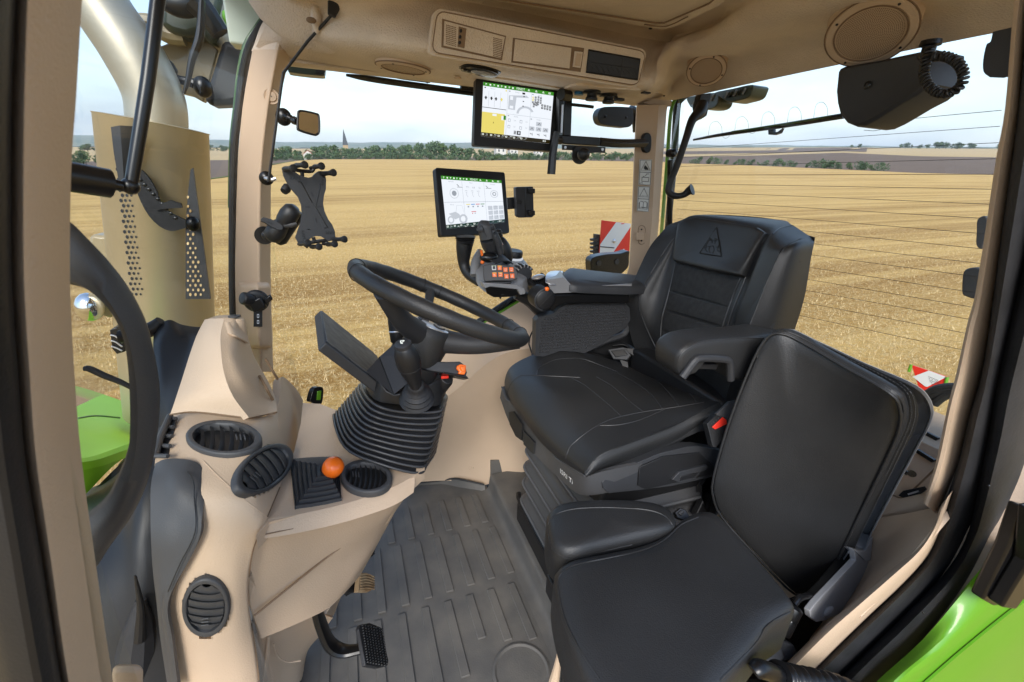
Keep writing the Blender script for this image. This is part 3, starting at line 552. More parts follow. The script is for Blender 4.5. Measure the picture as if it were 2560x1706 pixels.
B_ = q('Z', 1.70, '710,-60,1.68 820,-50 985,0 1105,18 1352,62 1616,118 1668,110')+q('Z', 1.715, '1710,95 1770,75 1860,30 2000,-20 2200,-90 2400,-150 2560,-190 2650,-230')
D_ = q('Z', 1.745, '760,-200 900,-170 1030,-70 1140,-30 1380,20 1650,78 1690,72')+q('Z', 1.745, '1730,60 1790,40 1860,-20 2000,-90 2200,-170 2400,-230 2500,-280 2600,-300')
G_ = [np.array([x, y, 1.76]) for x, y in ((-.3, 1.2), (-.2, 1.0), (0, .95), (.2, .95), (.35, .95), (.5, .95), (.55, .9), (.6, .9), (.65, .85), (.7, .8), (.75, .7), (.8, .55), (.8, .4), (.8, .32), (.8, .25))]
m_.patch([E_, I_, A_, B_, D_, G_], n=5)
m_.patch([[np.array([x, y, 1.765]) for x in (-.3, .2, .85)] for y in (.24, .6, 1.0, 1.25)], n=2)
m_.prism(q('Y', 1.6, '600,150 640,112 1580,250 1600,300 600,200')[:0] or [np.array(p) for p in ((-.14, 1.57, 1.585), (1.2, 1.57, 1.585), (1.2, 1.72, 1.60), (-.14, 1.72, 1.60))], (0, 0, .02))
LIN = MB(); LIN.v, LIN.f = list(m_.v), list(m_.f)
m_.build('lining', hl, smooth=60)
# lining runs down into the A pillar
k_ = MB('lining'); k_.loft(sr([[P('Y', l, y, 1.64), P('Y', l+3, y, 1.58), P('Y', a-3, y, 1.515), P('Y', a+4, y, 1.515), P('Y', r, y, 1.56), P('Y', r, y, 1.68), P('Y', l, y, 1.68)] for y, l, a, r in ((128, 628, 690, 733), (112, 635, 694, 745), (69, 650, 712, 790), (31, 672, 735, 830), (-10, 698, 770, 860), (-60, 730, 800, 890))], 3)); k_.build('lining_corner', hl)
# corner cover with the clip, top left
cv = MB('lining'); cv.ellip(P('Y', 770, 15, 1.44), (.14, 0, -.02), (0, .05, 0), (0, 0, .10), None, 10)
cv.ellip(P('Y', 790, 50, 1.385), (.012, 0, 0), (0, .01, 0), (0, 0, .03)); cv.ellip(P('Y', 830, 52, 1.385), (.012, 0, 0), (0, .01, 0), (0, 0, .03)); cv.ellip(P('Y', 862, 52, 1.40), (.004, 0, 0), (0, .004, 0), (0, 0, .004), 'black', 5); cv.ellip(P('Y', 778, 51, 1.36), (.012, 0, 0), (0, .005, 0), (0, 0, .007), 'beige_dark', 5)
cv.build('corner_cover', hl)
# hatch
ht = MB('lining'); z = 1.70
H1 = q('Z', z, '900,-200 1150,-14 1640,72 1664,73 1690,66 1795,16 1812,2 1900,-200'); H2 = q('Z', z-.004, '980,-200 1190,-10 1638,58 1660,58 1772,10 1786,-2 1840,-200')
ht.prism(H1, (0, 0, .05)); ht.tube(H2, .0022, 'beige_dark', n=5, k=1); ht.tube(q('Z', z-.004, '1610,62 1665,66 1720,42'), .0016, 'beige_dark', n=5)
ht.ellip(P('Z', 1626, 72, z-.004), (.006, 0, 0), (0, .004, 0), (0, 0, .002), 'black', 5)
ht.build('roof_hatch', hl, bevel=.004)
# radio console
class Pl:                                      # a plane through O with normal N: p(px, py, w) = where that pixel meets it, lifted by w
    def __init__(s, O, N_): s.O = np.array(O, float); s.N = unit(N_); s.N = s.N if s.N@(C-s.O) > 0 else -s.N
    def p(s, x, y, w=0): r = ray(x, y); return C+r*((s.O-C)@s.N)/(r@s.N)+s.N*w
    def pts(s, t, w=0): return [s.p(*map(float, a.split(',')), w) for a in t.split()]
def slab(mb, pl, t, w0, w1, m=None, smooth=0, rnd=False):
    p = pl.pts(t, w0); p = cat(p, 3, True) if rnd else p; return mb.prism(p, pl.N*(w1-w0), m)
pr = Pl(P('Y', 1080, 131, 1.212), (0, -1, -.15)); RC = [(1092, 28), (1612, 130), (1592, 215), (1078, 131)]
fr = Fr(pr.p(*RC[0]), pr.p(*RC[1])-pr.p(*RC[0]), pr.p(*RC[3])-pr.p(*RC[0]))
rp = MB('lining')
def bilp(c, u, v): a = [c[0][k]*(1-u)+c[1][k]*u for k in (0, 1)]; b_ = [c[3][k]*(1-u)+c[2][k]*u for k in (0, 1)]; return a[0]*(1-v)+b_[0]*v, a[1]*(1-v)+b_[1]*v
o1 = [pr.p(*bilp(RC, u, v), .006) for u, v in rrect(0, 0, 1, 1, .035, .2)]; o2_ = [pr.p(*bilp(RC, u, v), .0065) for u, v in rrect(-.012, -.08, 1.012, 1.08, .035, .2)]
rp.prism(o1, -pr.N*.03); rp.prism([p-pr.N*.008 for p in o2_], -pr.N*.03); rp.tube(o1, .0016, 'beige_dark', n=5, k=1, closed=True)
rp.build('radio_panel', hl, bevel=.003)
def gpx(f, x, y):                              # pixel -> (u, v) on frame f
    r = ray(x, y); A = np.array([f.U, f.V, -r]).T; s_ = np.linalg.solve(A, C-f.O); return s_[0], s_[1]
def fpoly(f, s): return [gpx(f, *map(float, t.split(','))) for t in s.split()]
rd = MB('lining')
rd.plate(fr, fpoly(fr, '1104,48 1263,91 1252,152 1102,119'), .004, .0075, 'beige_dark'); rd.plate(fr, fpoly(fr, '1109,54 1259,94 1249,147 1107,115'), .0085, .011)
for x0, x1 in ((1112, 1138), (1229, 1252)):
    for i in range(7):
        for j in range(11):
            x = x0+(x1-x0)*(i+.5)/7; y = 62+(x-1109)*.27+(j+.3)*4.6*(1 if x0 < 1200 else .96); u, v = gpx(fr, x, y); rd.fbox(fr, u-.0025, v-.012, u+.0025, v+.012, .0108, .0116, 'beige_dark')
rd.plate(fr, fpoly(fr, '1144,68 1163,73 1158,122 1141,118'), .0105, .0125, 'beige_dark')
for x, y in ((1149, 79), (1147, 94), (1146, 108)): c = fr.p(*gpx(fr, x, y), .013); rd.ellip(c, fr.N*.002, fr.U*.006/np.linalg.norm(fr.U)*.6, fr.V*.004/np.linalg.norm(fr.V), 'black', 5)
rd.build('radio', hl, bevel=.0008)
fl = MB('lining'); fl.plate(fr, fpoly(fr, '1280,95 1458,121 1449,181 1276,157'), .004, .0066, 'beige_dark'); fl.plate(fr, fpoly(fr, '1285,99 1425,121 1420,172 1280,153'), .0072, .0095)
fl.plate(fr, fpoly(fr, '1433,129 1453,131 1447,171 1428,168'), .0072, .0105); fl.plate(fr, fpoly(fr, '1437,134 1449,136 1444,166 1432,164'), .011, .0125, 'beige'); fl.build('storage_flap', hl, bevel=.001)
sl_ = MB('gloss_black'); sl_.plate(fr, fpoly(fr, '1468,126 1596,149 1590,200 1462,181'), .0066, .0080)
sl_.tube(fr.pts(fpoly(fr, '1468,126 1596,149 1590,200 1462,181'), .008), .002, 'black', n=5, k=1, closed=True)
for k in range(9): 
    x = 1472+k*13; sl_.tube(fr.pts(fpoly(fr, f'{x},{160+k*2} {x+12},{182+k*1.5}'), .0085), .0006, 'dark_plastic', n=4, k=1)
sl_.tube(fr.pts(fpoly(fr, '1466,155 1592,174'), .0085), .0006, 'dark_plastic', n=4, k=1); sl_.tube(fr.pts(fpoly(fr, '1553,141 1549,194'), .0085), .0006, 'dark_plastic', n=4, k=1)
sl_.build('open_slot', hl)
# speakers
def speaker(c, n_, r, label, big):
    e = MB('beige'); n_ = unit(n_); e.lathe(c, n_, [(r*1.12, -.09), (r*1.05, -.004), (r*1.04, .0), (r*1.0, .004), (r*.86, .006), (r*.80, .0035), (r*.79, .002)], 'beige', 48)
    a = unit(np.cross(n_, [0, 1, .01])); b = np.cross(n_, a)
    for rk, hh in ((1.045, .001), (.815, .0045)): e.tube([np.array(c)+n_*hh+r*rk*(a*math.cos(t)+b*math.sin(t)) for t in np.linspace(0, 2*math.pi, 40, False)], .0018, 'beige_dark', n=5, k=1, closed=True)
    for t in (.5, 2.1, 3.7, 5.3): e.ellip(np.array(c)+n_*.006+r*.92*(a*math.cos(t)+b*math.sin(t)), a*.003, b*.003, n_*.001, 'black', 5)
    o = e.build('speaker', hl); tag(o, label)
    g = MB('beige'); g.lathe(c, n_, [(r*.80, -.002), (r*.80, .003), (r*.5, .0045), (.001, .005)], 'beige', 40)
    nr = 19 if big else 15
    for i in range(1, nr):
        rr = r*.78*i/nr; k = max(6, int(2*math.pi*i*.9)); 
        for j in range(k):
            t = 2*math.pi*j/k+i*.4; p = np.array(c)+n_*(.0062-.0018*(i/nr)**2)+rr*(a*math.cos(t)+b*math.sin(t)); s_ = r*.78/nr*.38
            g.add([p+a*s_, p+b*s_, p-a*s_, p-b*s_], [(0, 1, 2, 3)], 'beige_dark')
    g.build('speaker_grille', o)
def onlin(x, y, w, k=.0): p, n = hitmb(LIN, x, y); n = unit(n*(1-k)+unit(C-p)*k); return p+n*w, n
speaker(*onlin(1008, 165, .004), .070, 'flattened looking front speaker beside the radio panel', False)
speaker(*onlin(1769, 152, .040, .5), .056, 'middle sized round speaker beside the roof hatch corner', False)
speaker(*onlin(2188, 36, .055, .5), .080, 'largest speaker, above the black belt box', True)
# lamp, sockets, switch plate on the underside
def under(px, py, z=1.576): p, n = hitmb(LIN, px, py); return p+np.array([0, 0, z-1.576-.002])
lm = MB('gloss_black'); ol = cat([under(*p) for p in ((1147, 170), (1160, 161), (1185, 161), (1222, 168), (1252, 180), (1240, 187), (1215, 186), (1170, 178))], 3, True); lm.prism(ol, (0, 0, .02)); lm.prism([p+[0, 0, -.004] for p in cat([under(*p) for p in ((1152, 170), (1165, 163), (1185, 163), (1222, 170), (1246, 180), (1236, 185), (1215, 184), (1172, 177))], 3, True)], (0, 0, .01))
for x, y in ((1163, 168), (1173, 171)): lm.ellip(under(x, y, 1.571), (.006, 0, 0), (0, .006, 0), (0, 0, .003), 'black', 6)
lo = lm.build('interior_lamp', hl); ll = MB('lens'); ll.ellip(under(1211, 177, 1.571), (.040, .012, 0), (-.004, .018, 0), (0, 0, .007), None, 10); ll.build('lamp_lens', lo)
pl_ = MB('lining'); pl_.prism(cat([under(*p, 1.572) for p in ((1408, 224), (1440, 208), (1500, 214), (1600, 222), (1658, 232), (1650, 240), (1580, 243), (1480, 238))], 3, True), (0, 0, .012)); pl_.prism(cat([under(*p, 1.574) for p in ((1167, 195), (1178, 187), (1205, 187), (1380, 215), (1410, 225), (1380, 232), (1200, 206))], 3, True), (0, 0, .012)); pl_.build('underside_plate', hl, bevel=.002)
sb = MB('blue'); sb.lathe(under(1448, 225, 1.572), (0, 0, -1), [(.014, 0), (.014, .008), (.001, .010)]); sb.build('blue_socket', hl)
for x, y, nm in ((1481, 222, 0), (1523, 230, 1)):
    kk = MB('black'); c = under(x, y, 1.572); kk.lathe(c, (0, 0, -1), [(.026, 0), (.026, .004), (.014, .006), (.015, .016), (.018, .018), (.018, .026), (.001, .027)]); kk.prism([c+[-.028, -.008, -.004], c+[.03, -.006, -.004], c+[.03, .010, -.004], c+[-.028, .01, -.004]], (0, 0, -.005))
    if nm: kk.box(c+[.038, .0, -.012], (.014, 0, 0), (0, .01, 0), (0, 0, .004))
    kk.build('socket_cap', hl, bevel=.002)
us = MB('black'); us.box(under(1615, 228, 1.573), (.012, 0, 0), (0, .008, 0), (0, 0, .002)); us.build('small_socket', hl); us = MB('black'); us.box(under(1660, 238, 1.575), (.003, 0, 0), (0, .003, 0), (0, 0, .002)); us.build('small_socket', hl)
cap = MB('beige'); cap.lathe(under(1144, 190, 1.574), (0, 0, -1), [(.01, 0), (.01, .004), (.001, .005)]); cap.build('screw_cap', hl)
# things that hang from the roof
bx = thing('belt_box', 'black rounded plastic box with a screw hanging under the rear roof edge', 'plastic box', P('X', 2180, 160, 1.25))
b = MB('dark_plastic'); out = '2099,180 2104,172 2114,167 2200,152 2299,131 2336,124 2338,160 2330,210 2296,240 2256,262 2212,290 2192,302 2166,315 2145,318 2120,308 2104,288 2097,260 2094,230'
A0 = q('X', 1.14, out); cc = sum(A0)/len(A0)
b.loft([[p+[.10, 0, 0]*np.array([1, 1, 1]) for p in A0], A0, [p+(cc-p)*.03+[-.006, 0, 0] for p in A0], [p+(cc-p)*.11+[-.010, 0, 0] for p in A0], [p+(cc-p)*.15+[-.009, 0, 0] for p in A0]])
b.ellip(P('X', 2168, 213, 1.128), (.002, 0, 0), (0, .008, 0), (0, 0, .008), 'gloss_black', 6); b.build('housing', bx, bevel=.003)
b = MB('beige_dark')
for x in (2160, 2188): b.tube(q('X', 1.2, f'{x},145 {x},168'), .008, n=6, k=1)
b.build('bracket', bx)
def coil(mb, path, r, pitch, wr, m='black', n=6):
    p = cat(path, 12); L_ = [0]
    for i in range(1, len(p)): L_.append(L_[-1]+np.linalg.norm(p[i]-p[i-1]))
    tot = L_[-1]; N_ = int(tot/pitch*14); pts = []
    P3 = np.array(p); a = None
    for i in range(N_):
        s_ = tot*i/N_; c = np.array([np.interp(s_, L_, P3[:, k]) for k in range(3)]); c2 = np.array([np.interp(s_+.002, L_, P3[:, k]) for k in range(3)]); t = c2-c
        if np.linalg.norm(t) < 1e-9: continue
        t = unit(t); a = unit(np.cross(t, [1, .1, 0])) if a is None else unit(a-t*(a@t)); bb = np.cross(t, a); w_ = 2*math.pi*s_/pitch
        pts.append(c+r*(a*math.cos(w_)+bb*math.sin(w_)))
    return mb.tube(pts, wr, m, n=n, k=1)
cc_ = thing('coiled_cable', 'black coiled cable looping beside the belt box', 'cable', P('X', 2325, 110, 1.1))
b = MB('black'); coil(b, q('X', 1.05, '2327,118 2316,150 2310,185 2322,215 2350,234 2382,230 2406,207 2407,178 2390,154 2360,141 2334,143'), .0062, .0066, .0026); b.build('coil', cc_)
b = MB('gloss_black'); c = P('X', 2327, 108, 1.06); b.lathe(c, (0, 0, -1), [(.016, -.004), (.017, .004), (.011, .006), (.011, .016), (.014, .018), (.012, .026)]); b.build('cable_plug', cc_)
im = thing('sun_visor_end', 'dark rounded plastic end piece hanging at the far upper right by the door pillar', 'plastic fitting', P('X', 2500, 110, 1.0))
b = MB('dark_plastic'); b.loft(sr([[P('X', x, y, .95) for x, y in r]+[P('X', x, y, 1.0) for x, y in r[::-1]] for r in ([(2482, 80), (2530, 70), (2536, 70)], [(2476, 105), (2528, 100), (2538, 100)], [(2466, 112), (2528, 108), (2538, 108)], [(2458, 150), (2524, 150), (2540, 150)], [(2459, 180), (2520, 182), (2540, 182)], [(2475, 194), (2510, 194), (2530, 190)])], 3)); b.build('body', im, bevel=.003)
gh = thing('grab_handle', 'black curved grab handle hanging at the right rear corner', 'grab handle', P('Y', 1720, 270, 1.45))
b = MB('black'); b.tube([P('Y', 1757, 262, 1.46), P('Y', 1748, 282, 1.44), P('Y', 1730, 302, 1.43), P('Y', 1714, 350, 1.42), P('Y', 1694, 410, 1.42), P('Y', 1676, 455, 1.42), P('Y', 1672, 478, 1.42), P('Y', 1686, 490, 1.41), P('Y', 1708, 488, 1.40), P('Y', 1722, 478, 1.39), P('Y', 1731, 474, 1.38)], [.020, .021, .015, .0125, .012, .012, .0125, .012, .011, .015, .021], n=14); b.build('grip', gh)
b = MB('dark_plastic'); b.prism(q('Y', 1.47, '1752,236 1780,232 1774,262 1768,290 1752,300 1744,270'), (0, .03, 0)); b.build('mount', gh, bevel=.004)
hk = thing('coat_hook', 'small black hook on the green rear window frame behind the curved handle', 'hook', P('Y', 1683, 382, 1.55))
b = MB('gloss_black'); c = P('Y', 1684, 383, 1.58); b.lathe(c, (0, -1, 0), [(.001, -.03), (.016, -.03), (.016, .004), (.008, .012), (.001, .012)], n=16); b.tube(q('Y', 1.6, '1676,400 1674,560'), .012, 'gloss_black', k=1); b.build('body', hk)
# strut along the A pillar
st = thing('blind_cord', 'thin black cord running from the roof corner clip to the windscreen pillar', 'cord', P('Y', 705, 200, 1.5))
b = MB('black'); b.tube([P('Y', 829, 38, 1.36), P('Y', 770, 103, 1.40), P('Y', 708, 184, 1.45)], .0035, k=1, n=8); b.tube(q('Y', 1.45, '708,184 700,240 692,300 680,390 671,455'), .0035, n=8); b.build('cord', st)
b = MB('black'); b.tube([P('Y', 842, -30, 1.36), P('Y', 838, 0, 1.36), P('Y', 829, 40, 1.35)], [.018, .017, .009], k=2, flat=((0, 1, 0), .6)); b.build('clip', st)
b = MB('gloss_black'); c = P('Y', 666, 446, 1.49); b.lathe(c, (.2, -1, 0), [(.001, -.01), (.018, -.01), (.019, .002), (.012, .010), (.001, .013)]); b.tube([c+[0, -.01, 0], P('Y', 682, 450, 1.45), P('Y', 690, 447, 1.45)], [.006, .005, .004], 'silver', k=1); b.build('anchor', st)
# ---------------------------------------------------------------- dashboard, pedals, floor mat, steering
da = thing('dashboard', 'beige moulded front console with oval grey air vents and orange lever boot shelf', 'dashboard', (-.2, .9, .3))
b = MB('beige')
# tall face with the vents
b.patch([q('Y', 1, '418,1040,1.02 490,1032,.99 560,1038,.96 630,1046,.95 690,1034,1.02 700,1032,1.04'),
         q('Y', 1, '402,1092,.92 470,1085,.90 560,1095,.875 650,1095,.875 700,1110,.93 722,1120,.98'),
         q('Y', 1, '388,1150,.84 470,1155,.82 560,1165,.80 640,1165,.80 700,1180,.84 716,1172,.87'),
         q('Y', 1, '385,1230,.78 450,1240,.75 540,1250,.735 620,1260,.72 655,1285,.715 668,1298,.72'),
         q('Y', 1, '387,1350,.74 450,1360,.72 520,1370,.705 585,1380,.70 620,1395,.705 630,1398,.71'),
         q('Y', 1, '400,1510,.72 450,1515,.70 520,1520,.695 580,1520,.69 615,1510,.70 622,1508,.71'),
         q('Y', 1, '425,1706,.72 480,1706,.70 540,1706,.69 600,1706,.69 640,1700,.70 650,1700,.71'),
         q('Y', 1, '460,1950,.72 500,1950,.70 560,1950,.69 620,1950,.69 660,1950,.70 672,1950,.71')], n=11)
VE = [(560, 1097, 96, 43, math.radians(3)), (659, 1175, 83, 50, math.radians(-38)), (516, 1516, 74, 60, math.radians(92))]
FACE = MB(); FACE.v, FACE.f = list(b.v), list(b.f)
for v_ in VE: b.dent(v_[0], v_[1], v_[2]*.93, v_[3]*.93, v_[4], .03)
# right cheek of the face running up to the bend
b.patch([q('Y', 1, '690,1034,1.02 700,990,1.10 702,946,1.17 716,948,1.20 742,975,1.22 757,1000,1.23'), q('Y', 1, '700,1080,.97 716,1050,1.05 728,1010,1.13 738,1015,1.18 750,1025,1.19 757,1028,1.2'),
         q('Y', 1, '706,1150,.90 722,1130,.96 735,1110,1.02 744,1100,1.07 750,1090,1.10 755,1085,1.12'), q('Y', 1, '704,1190,.85 714,1180,.87 722,1170,.90 730,1162,.93 740,1155,.96 752,1150,.98')], thick=.02)
def hl_(t, r=.0011, m='beige_dark', w=.0006, k=5):
    pp = cat([np.array([*map(float, a.split(',')), 0]) for a in t.split()], k); o = []
    for p in pp:
        h, n = hitmb(b, p[0], p[1]); o.append(h+n*w)
    b.tube(o, r, m, n=5, k=1)
hl_('757,1014 752,1070 746,1120 735,1150 712,1190 690,1240 668,1292', .0013); hl_('652,1325 634,1370 624,1420 622,1475 628,1560 640,1640 646,1700', .0013); hl_('508,1152 545,1190 600,1240 664,1290', .0007, 'beige')
b.tube(q('Y', 1, '425,1037,.975 442,1034,.97 495,1030,.955 622,1045,.932 660,1038,.98 692,1031,1.0'), .0022, 'beige_dark', n=6, k=2)
# shelf
pS = Pl((0, .8, .715), (0.04, -.02, 1))
slab(b, pS, '640,1340 668,1297 700,1190 735,1130 752,1060 757,1008 800,1010 850,1030 900,1100 1000,1150 1062,1168 1036,1192 975,1222 870,1258 760,1284 672,1306', -.03, 0)
b.patch([pS.pts('664,1300 760,1284 870,1258 975,1222 1036,1190', 0.0005), pS.pts('662,1310 760,1293 872,1267 978,1231 1037,1198', -.008), pS.pts('658,1322 760,1305 874,1278 980,1243 1034,1210', -.022)], thick=.004)
b.tube(pS.pts('662,1318 760,1298 872,1272 978,1237 1034,1204', -.016), .0012, 'beige_dark', n=5)
# sloping knee panels
b.patch([q('Y', 1, '640,1340,.72 700,1318,.728 800,1293,.74 900,1266,.75 990,1234,.765 1030,1212,.775'), q('Y', 1, '625,1420,.72 700,1385,.74 800,1345,.765 900,1310,.79 975,1275,.82 1010,1248,.84'),
         q('Y', 1, '624,1500,.72 690,1470,.745 780,1430,.78 860,1390,.815 930,1345,.86 985,1285,.90'), q('Y', 1, '636,1545,.725 700,1522,.75 780,1490,.78 850,1450,.82 900,1420,.86 950,1350,.93'), q('Y', 1, '650,1598,.73 700,1578,.75 775,1545,.78 822,1520,.81 860,1485,.85 900,1440,.93')], thick=.008)
b.tube(q('Y', 1, '636,1540,.712 690,1496,.735 760,1440,.765 850,1370,.80 930,1320,.835 990,1268,.868'), .0022, 'beige_dark', n=5)
b.patch([q('Y', 1, '1031,1206,.775 1030,1190,.80'), q('Y', 1, '985,1280,.87 992,1272,1.0'), q('Y', 1, '925,1375,.92 932,1378,1.05'), q('Y', 1, '850,1480,.90 862,1476,1.04'), q('Y', 1, '815,1536,.86 834,1540,1.0')], 'beige', thick=.01)
# foot of the console behind the pedals
b.patch([q('Y', 1, '640,1595,.80 700,1560,.86 775,1530,.90 832,1545,.95'), q('Y', 1, '648,1625,.82 700,1620,.88 750,1625,.92 800,1590,.98'), q('Y', 1, '650,1706,.84 700,1706,.88 752,1700,.93 762,1660,1.0'), q('Y', 1, '655,1900,.86 700,1900,.88 752,1900,.93 765,1900,1.0')], thick=.01)
b.tube(q('Y', .83, '672,1588 668,1640 660,1706 655,1760'), .004, n=6); b.tube(q('Y', .84, '684,1610 694,1640 718,1655 752,1652'), .0018, 'beige', n=6)
CON = FACE
b.build('console', da, smooth=50)
c = MB('beige')
CR_ = [q('Y', 1, '512,799,1.17 530,797,1.13 560,797,1.10 590,797,1.11 612,803,1.16'),
         q('Y', 1, '492,838,1.13 515,835,1.08 552,832,1.05 590,842,1.06 624,858,1.13'),
         q('Y', 1, '474,888,1.08 508,885,1.03 552,872,1.00 592,890,1.01 640,900,1.11'),
         q('Y', 1, '456,945,1.03 500,945,.98 560,932,.955 615,945,.98 668,950,1.09'),
         q('Y', 1, '438,1000,.98 490,990,.95 582,990,.93 640,995,.98 688,995,1.05'),
         q('Y', 1, '426,1035,.965 490,1029,.94 622,1044,.92 662,1036,.97 693,1028,1.0')]
c.patch([r[:3] for r in CR_], thick=.012); c.patch([r[2:] for r in CR_], thick=.012)
c.patch([q('Y', 1.15, '513,800,1.18 540,797 575,795 612,803'), q('Y', 1.22, '540,790 560,788 580,788 600,792')], thick=.01)
c.lathe(P('Y', 588, 803, 1.12), (0, .1, 1), [(.021, -.05), (.020, -.01), (.019, .002), (.016, .006), (.001, .007)])
c.patch([q('Y', 1, '556,805,1.09 575,806,1.09 606,808,1.12'), q('Y', 1, '560,830,1.06 590,840,1.05 622,858,1.10')], thick=.004)
c.tube(q('Y', 1, '664,898,1.095 680,925,1.075 694,948,1.085'), .003, 'beige_dark', n=6); c.tube(q('Y', 1, '649,940,1.05 665,970,1.02 682,1000,1.03'), .003, 'beige_dark', n=6)
co = c.build('cowl', da, smooth=50)
k = MB('grey_plastic'); cc = P('Y', 588, 801, 1.118); k.lathe(cc+[0, 0, .008], (0, .1, 1), [(.013, 0), (.013, .003), (.009, .004), (.001, .001)]); k.ellip(cc+[0, 0, .011], (.006, 0, 0), (0, .004, 0), (0, 0, .002), 'black', 6); k.build('light_sensor', co)
g = MB('grey_plastic')
g.patch([q('Y', 1, '396,1163,.832 420,1152,.826 468,1155,.815 498,1170,.806 508,1200,.78'), q('Y', 1, '384,1210,.79 420,1210,.78 450,1215,.765 490,1220,.76 508,1228,.757'),
         q('Y', 1, '384,1290,.75 420,1290,.74 455,1290,.732 495,1290,.722 509,1290,.72'), q('Y', 1, '386,1350,.73 420,1350,.72 455,1345,.714 490,1340,.706 507,1332,.704'),
         q('Y', 1, '391,1420,.72 415,1420,.71 440,1410,.706 462,1402,.70 478,1392,.70'), q('Y', 1, '402,1500,.71 408,1500,.70 414,1500,.698 420,1500,.694 428,1498,.692'), q('Y', 1, '412,1600,.708 418,1600,.70 424,1600,.696 430,1600,.69 438,1598,.688'), q('Y', 1, '430,1720,.705 434,1720,.70 440,1720,.695 446,1720,.69 454,1720,.686')], thick=-.006)
g.tube(q('Y', 1, '392,1166,.82 455,1172,.80 482,1200,.76 486,1250,.735 488,1330,.70 450,1410,.69 420,1480,.685'), .0009, 'black', n=5)
g.build('side_trim', da, smooth=60)
sv = MB('dark_plastic'); sv.patch([q('Y', 1, '425,1040,.99 440,1042,.975'), q('Y', 1, '400,1095,.91 432,1095,.90'), q('Y', 1, '388,1140,.85 420,1142,.84')], 'black', thick=.004)
for y, x0, x1 in ((1046, 421, 440), (1068, 412, 434), (1090, 403, 430), (1115, 396, 426), (1140, 389, 420)): sv.tube([P('Y', x0, y, .98-(y-1046)*.0015), P('Y', x1, y+1, .965-(y-1046)*.0015)], .004, 'grey_plastic', k=1, n=6)
sv.tube(q('Y', 1, '425,1040,.98 402,1092,.90 388,1140,.84'), .006, 'grey_plastic'); sv.build('demist_slot', da)
dc = MB('black')
dc.patch([q('Y', 1.3, '384,835 400,812 425,800 455,812 500,818 560,812'), q('Y', 1.22, '383,870 402,860 430,858 470,858 500,850 560,850'), q('Y', 1.12, '384,980 402,960 425,950 450,940 480,930 560,930'), q('Y', 1.05, '388,1150 400,1120 410,1080 425,1060 450,1040 560,1040')], thick=.01)
dc.tube(q('Y', 1.3, '300,842 340,836 380,822 402,802'), [.016, .018, .018, .012]); dc.build('windscreen_cowl', da, smooth=60)
def vent(cx, cy, a, bb, rot, pl, n=6, closed=False, label=None, wr=.0055, ow=(.78, .76), knob=0):
    cr, sr_ = math.cos(rot), math.sin(rot)
    def pp(s_, t_, w=0): return pl.p(cx+s_*cr-t_*sr_, cy+s_*sr_+t_*cr, w)
    A_ = [2*math.pi*i/48 for i in range(48)]
    ringf = lambda k1, k2, w, e=1.0: [pp(a*k1*abs(math.cos(t))**e*(1 if math.cos(t) > 0 else -1), bb*k2*abs(math.sin(t))**e*(1 if math.sin(t) > 0 else -1), w) for t in A_]
    m = MB('grey_plastic')
    m.loft([ringf(1, 1, -.009), ringf(1, 1, wr*.3), ringf(.97, .97, wr*.85), ringf(.92, .92, wr), ringf(.82, .82, wr*.8), ringf(*[k*1.03 for k in ow], wr*.45, .72), ringf(*ow, -.002, .72), ringf(ow[0]*.98, ow[1]*.98, -.009 if cx > 800 else -.014, .72)], caps=False)
    o = m.build('air_vent', da, smooth=50)
    if label: tag(o, label)
    m = MB('black'); m.prism(ringf(ow[0], ow[1], -.008 if cx > 800 else -.013, .72), pl.N*.001)
    m.build('vent_well', o)
    T = lambda s_: bb*ow[1]*(1-abs(s_/(a*ow[0]))**2.6)**.5*.98
    m = MB('grey_plastic')
    for i in range(n):
        s0 = a*ow[0]*(-1+2*(i+.5)/n)*.97; pit = 2*a*ow[0]/n; tt = T(s0) if abs(s0) < a*ow[0] else 0
        if tt < 3: continue
        rows = [[], [], [], []]
        for j in range(9):
            t = -1+2*j/8; bow = (1-t*t)*bb*.10
            if closed:
                e0, e1 = s0-pit*.5, s0+pit*.62; w0, w1 = .0035, -.001
            else: e0, e1 = s0-pit*.04, s0+pit*.30; w0, w1 = .001, -.007
            rows[0].append(pp(e0+bow, t*T(min(max(e0, -a*ow[0]*.97), a*ow[0]*.97)), w0)); rows[1].append(pp(e1+bow, t*T(min(max(e1, -a*ow[0]*.97), a*ow[0]*.97)), w1))
        v = rows[0]+rows[1]; v += [x-pl.N*.0015 for x in v]; f = [(j, j+1, 10+j, 9+j) for j in range(8)]+[(18+j, 27+j, 28+j, 19+j) for j in range(8)]+[(j, 18+j, 19+j, j+1) for j in range(8)]
        m.add(v, f)
    for dt in (-.12, 0, .12):
        s0 = a*.42*(1 if knob else -1)*(-1 if closed else 1); m.tube([pp(s0+a*dt*.9, -bb*.16, .005), pp(s0+a*dt*.9+a*.04, bb*.14, .005)], .0013, k=1, n=6)
    m.build('vent_slats', o)
def vpl(x, y, a, bb, w=.004):
    hs = [hitmb(CON, x+dx, y+dy)[0] for dx, dy in ((a, 0), (-a, 0), (0, bb), (0, -bb))]; n = unit(np.cross(hs[0]-hs[1], hs[2]-hs[3])); n = n if n@(C-hs[0]) > 0 else -n; O = sum(hs)/4
    return Pl(O+n*w, n)
vent(560, 1097, 96, 43, math.radians(3), vpl(560, 1097, 80, 35), 6, label='wide oval air vent with open slats below the cowl', knob=1)
vent(659, 1175, 83, 50, math.radians(-38), vpl(659, 1175, 45, 45), 6, True, 'tilted oval air vent with closed flaps', knob=1)
vent(516, 1516, 74, 60, math.radians(92), vpl(516, 1516, 50, 60), 6, True, 'lowest round air vent with closed flaps', knob=0)
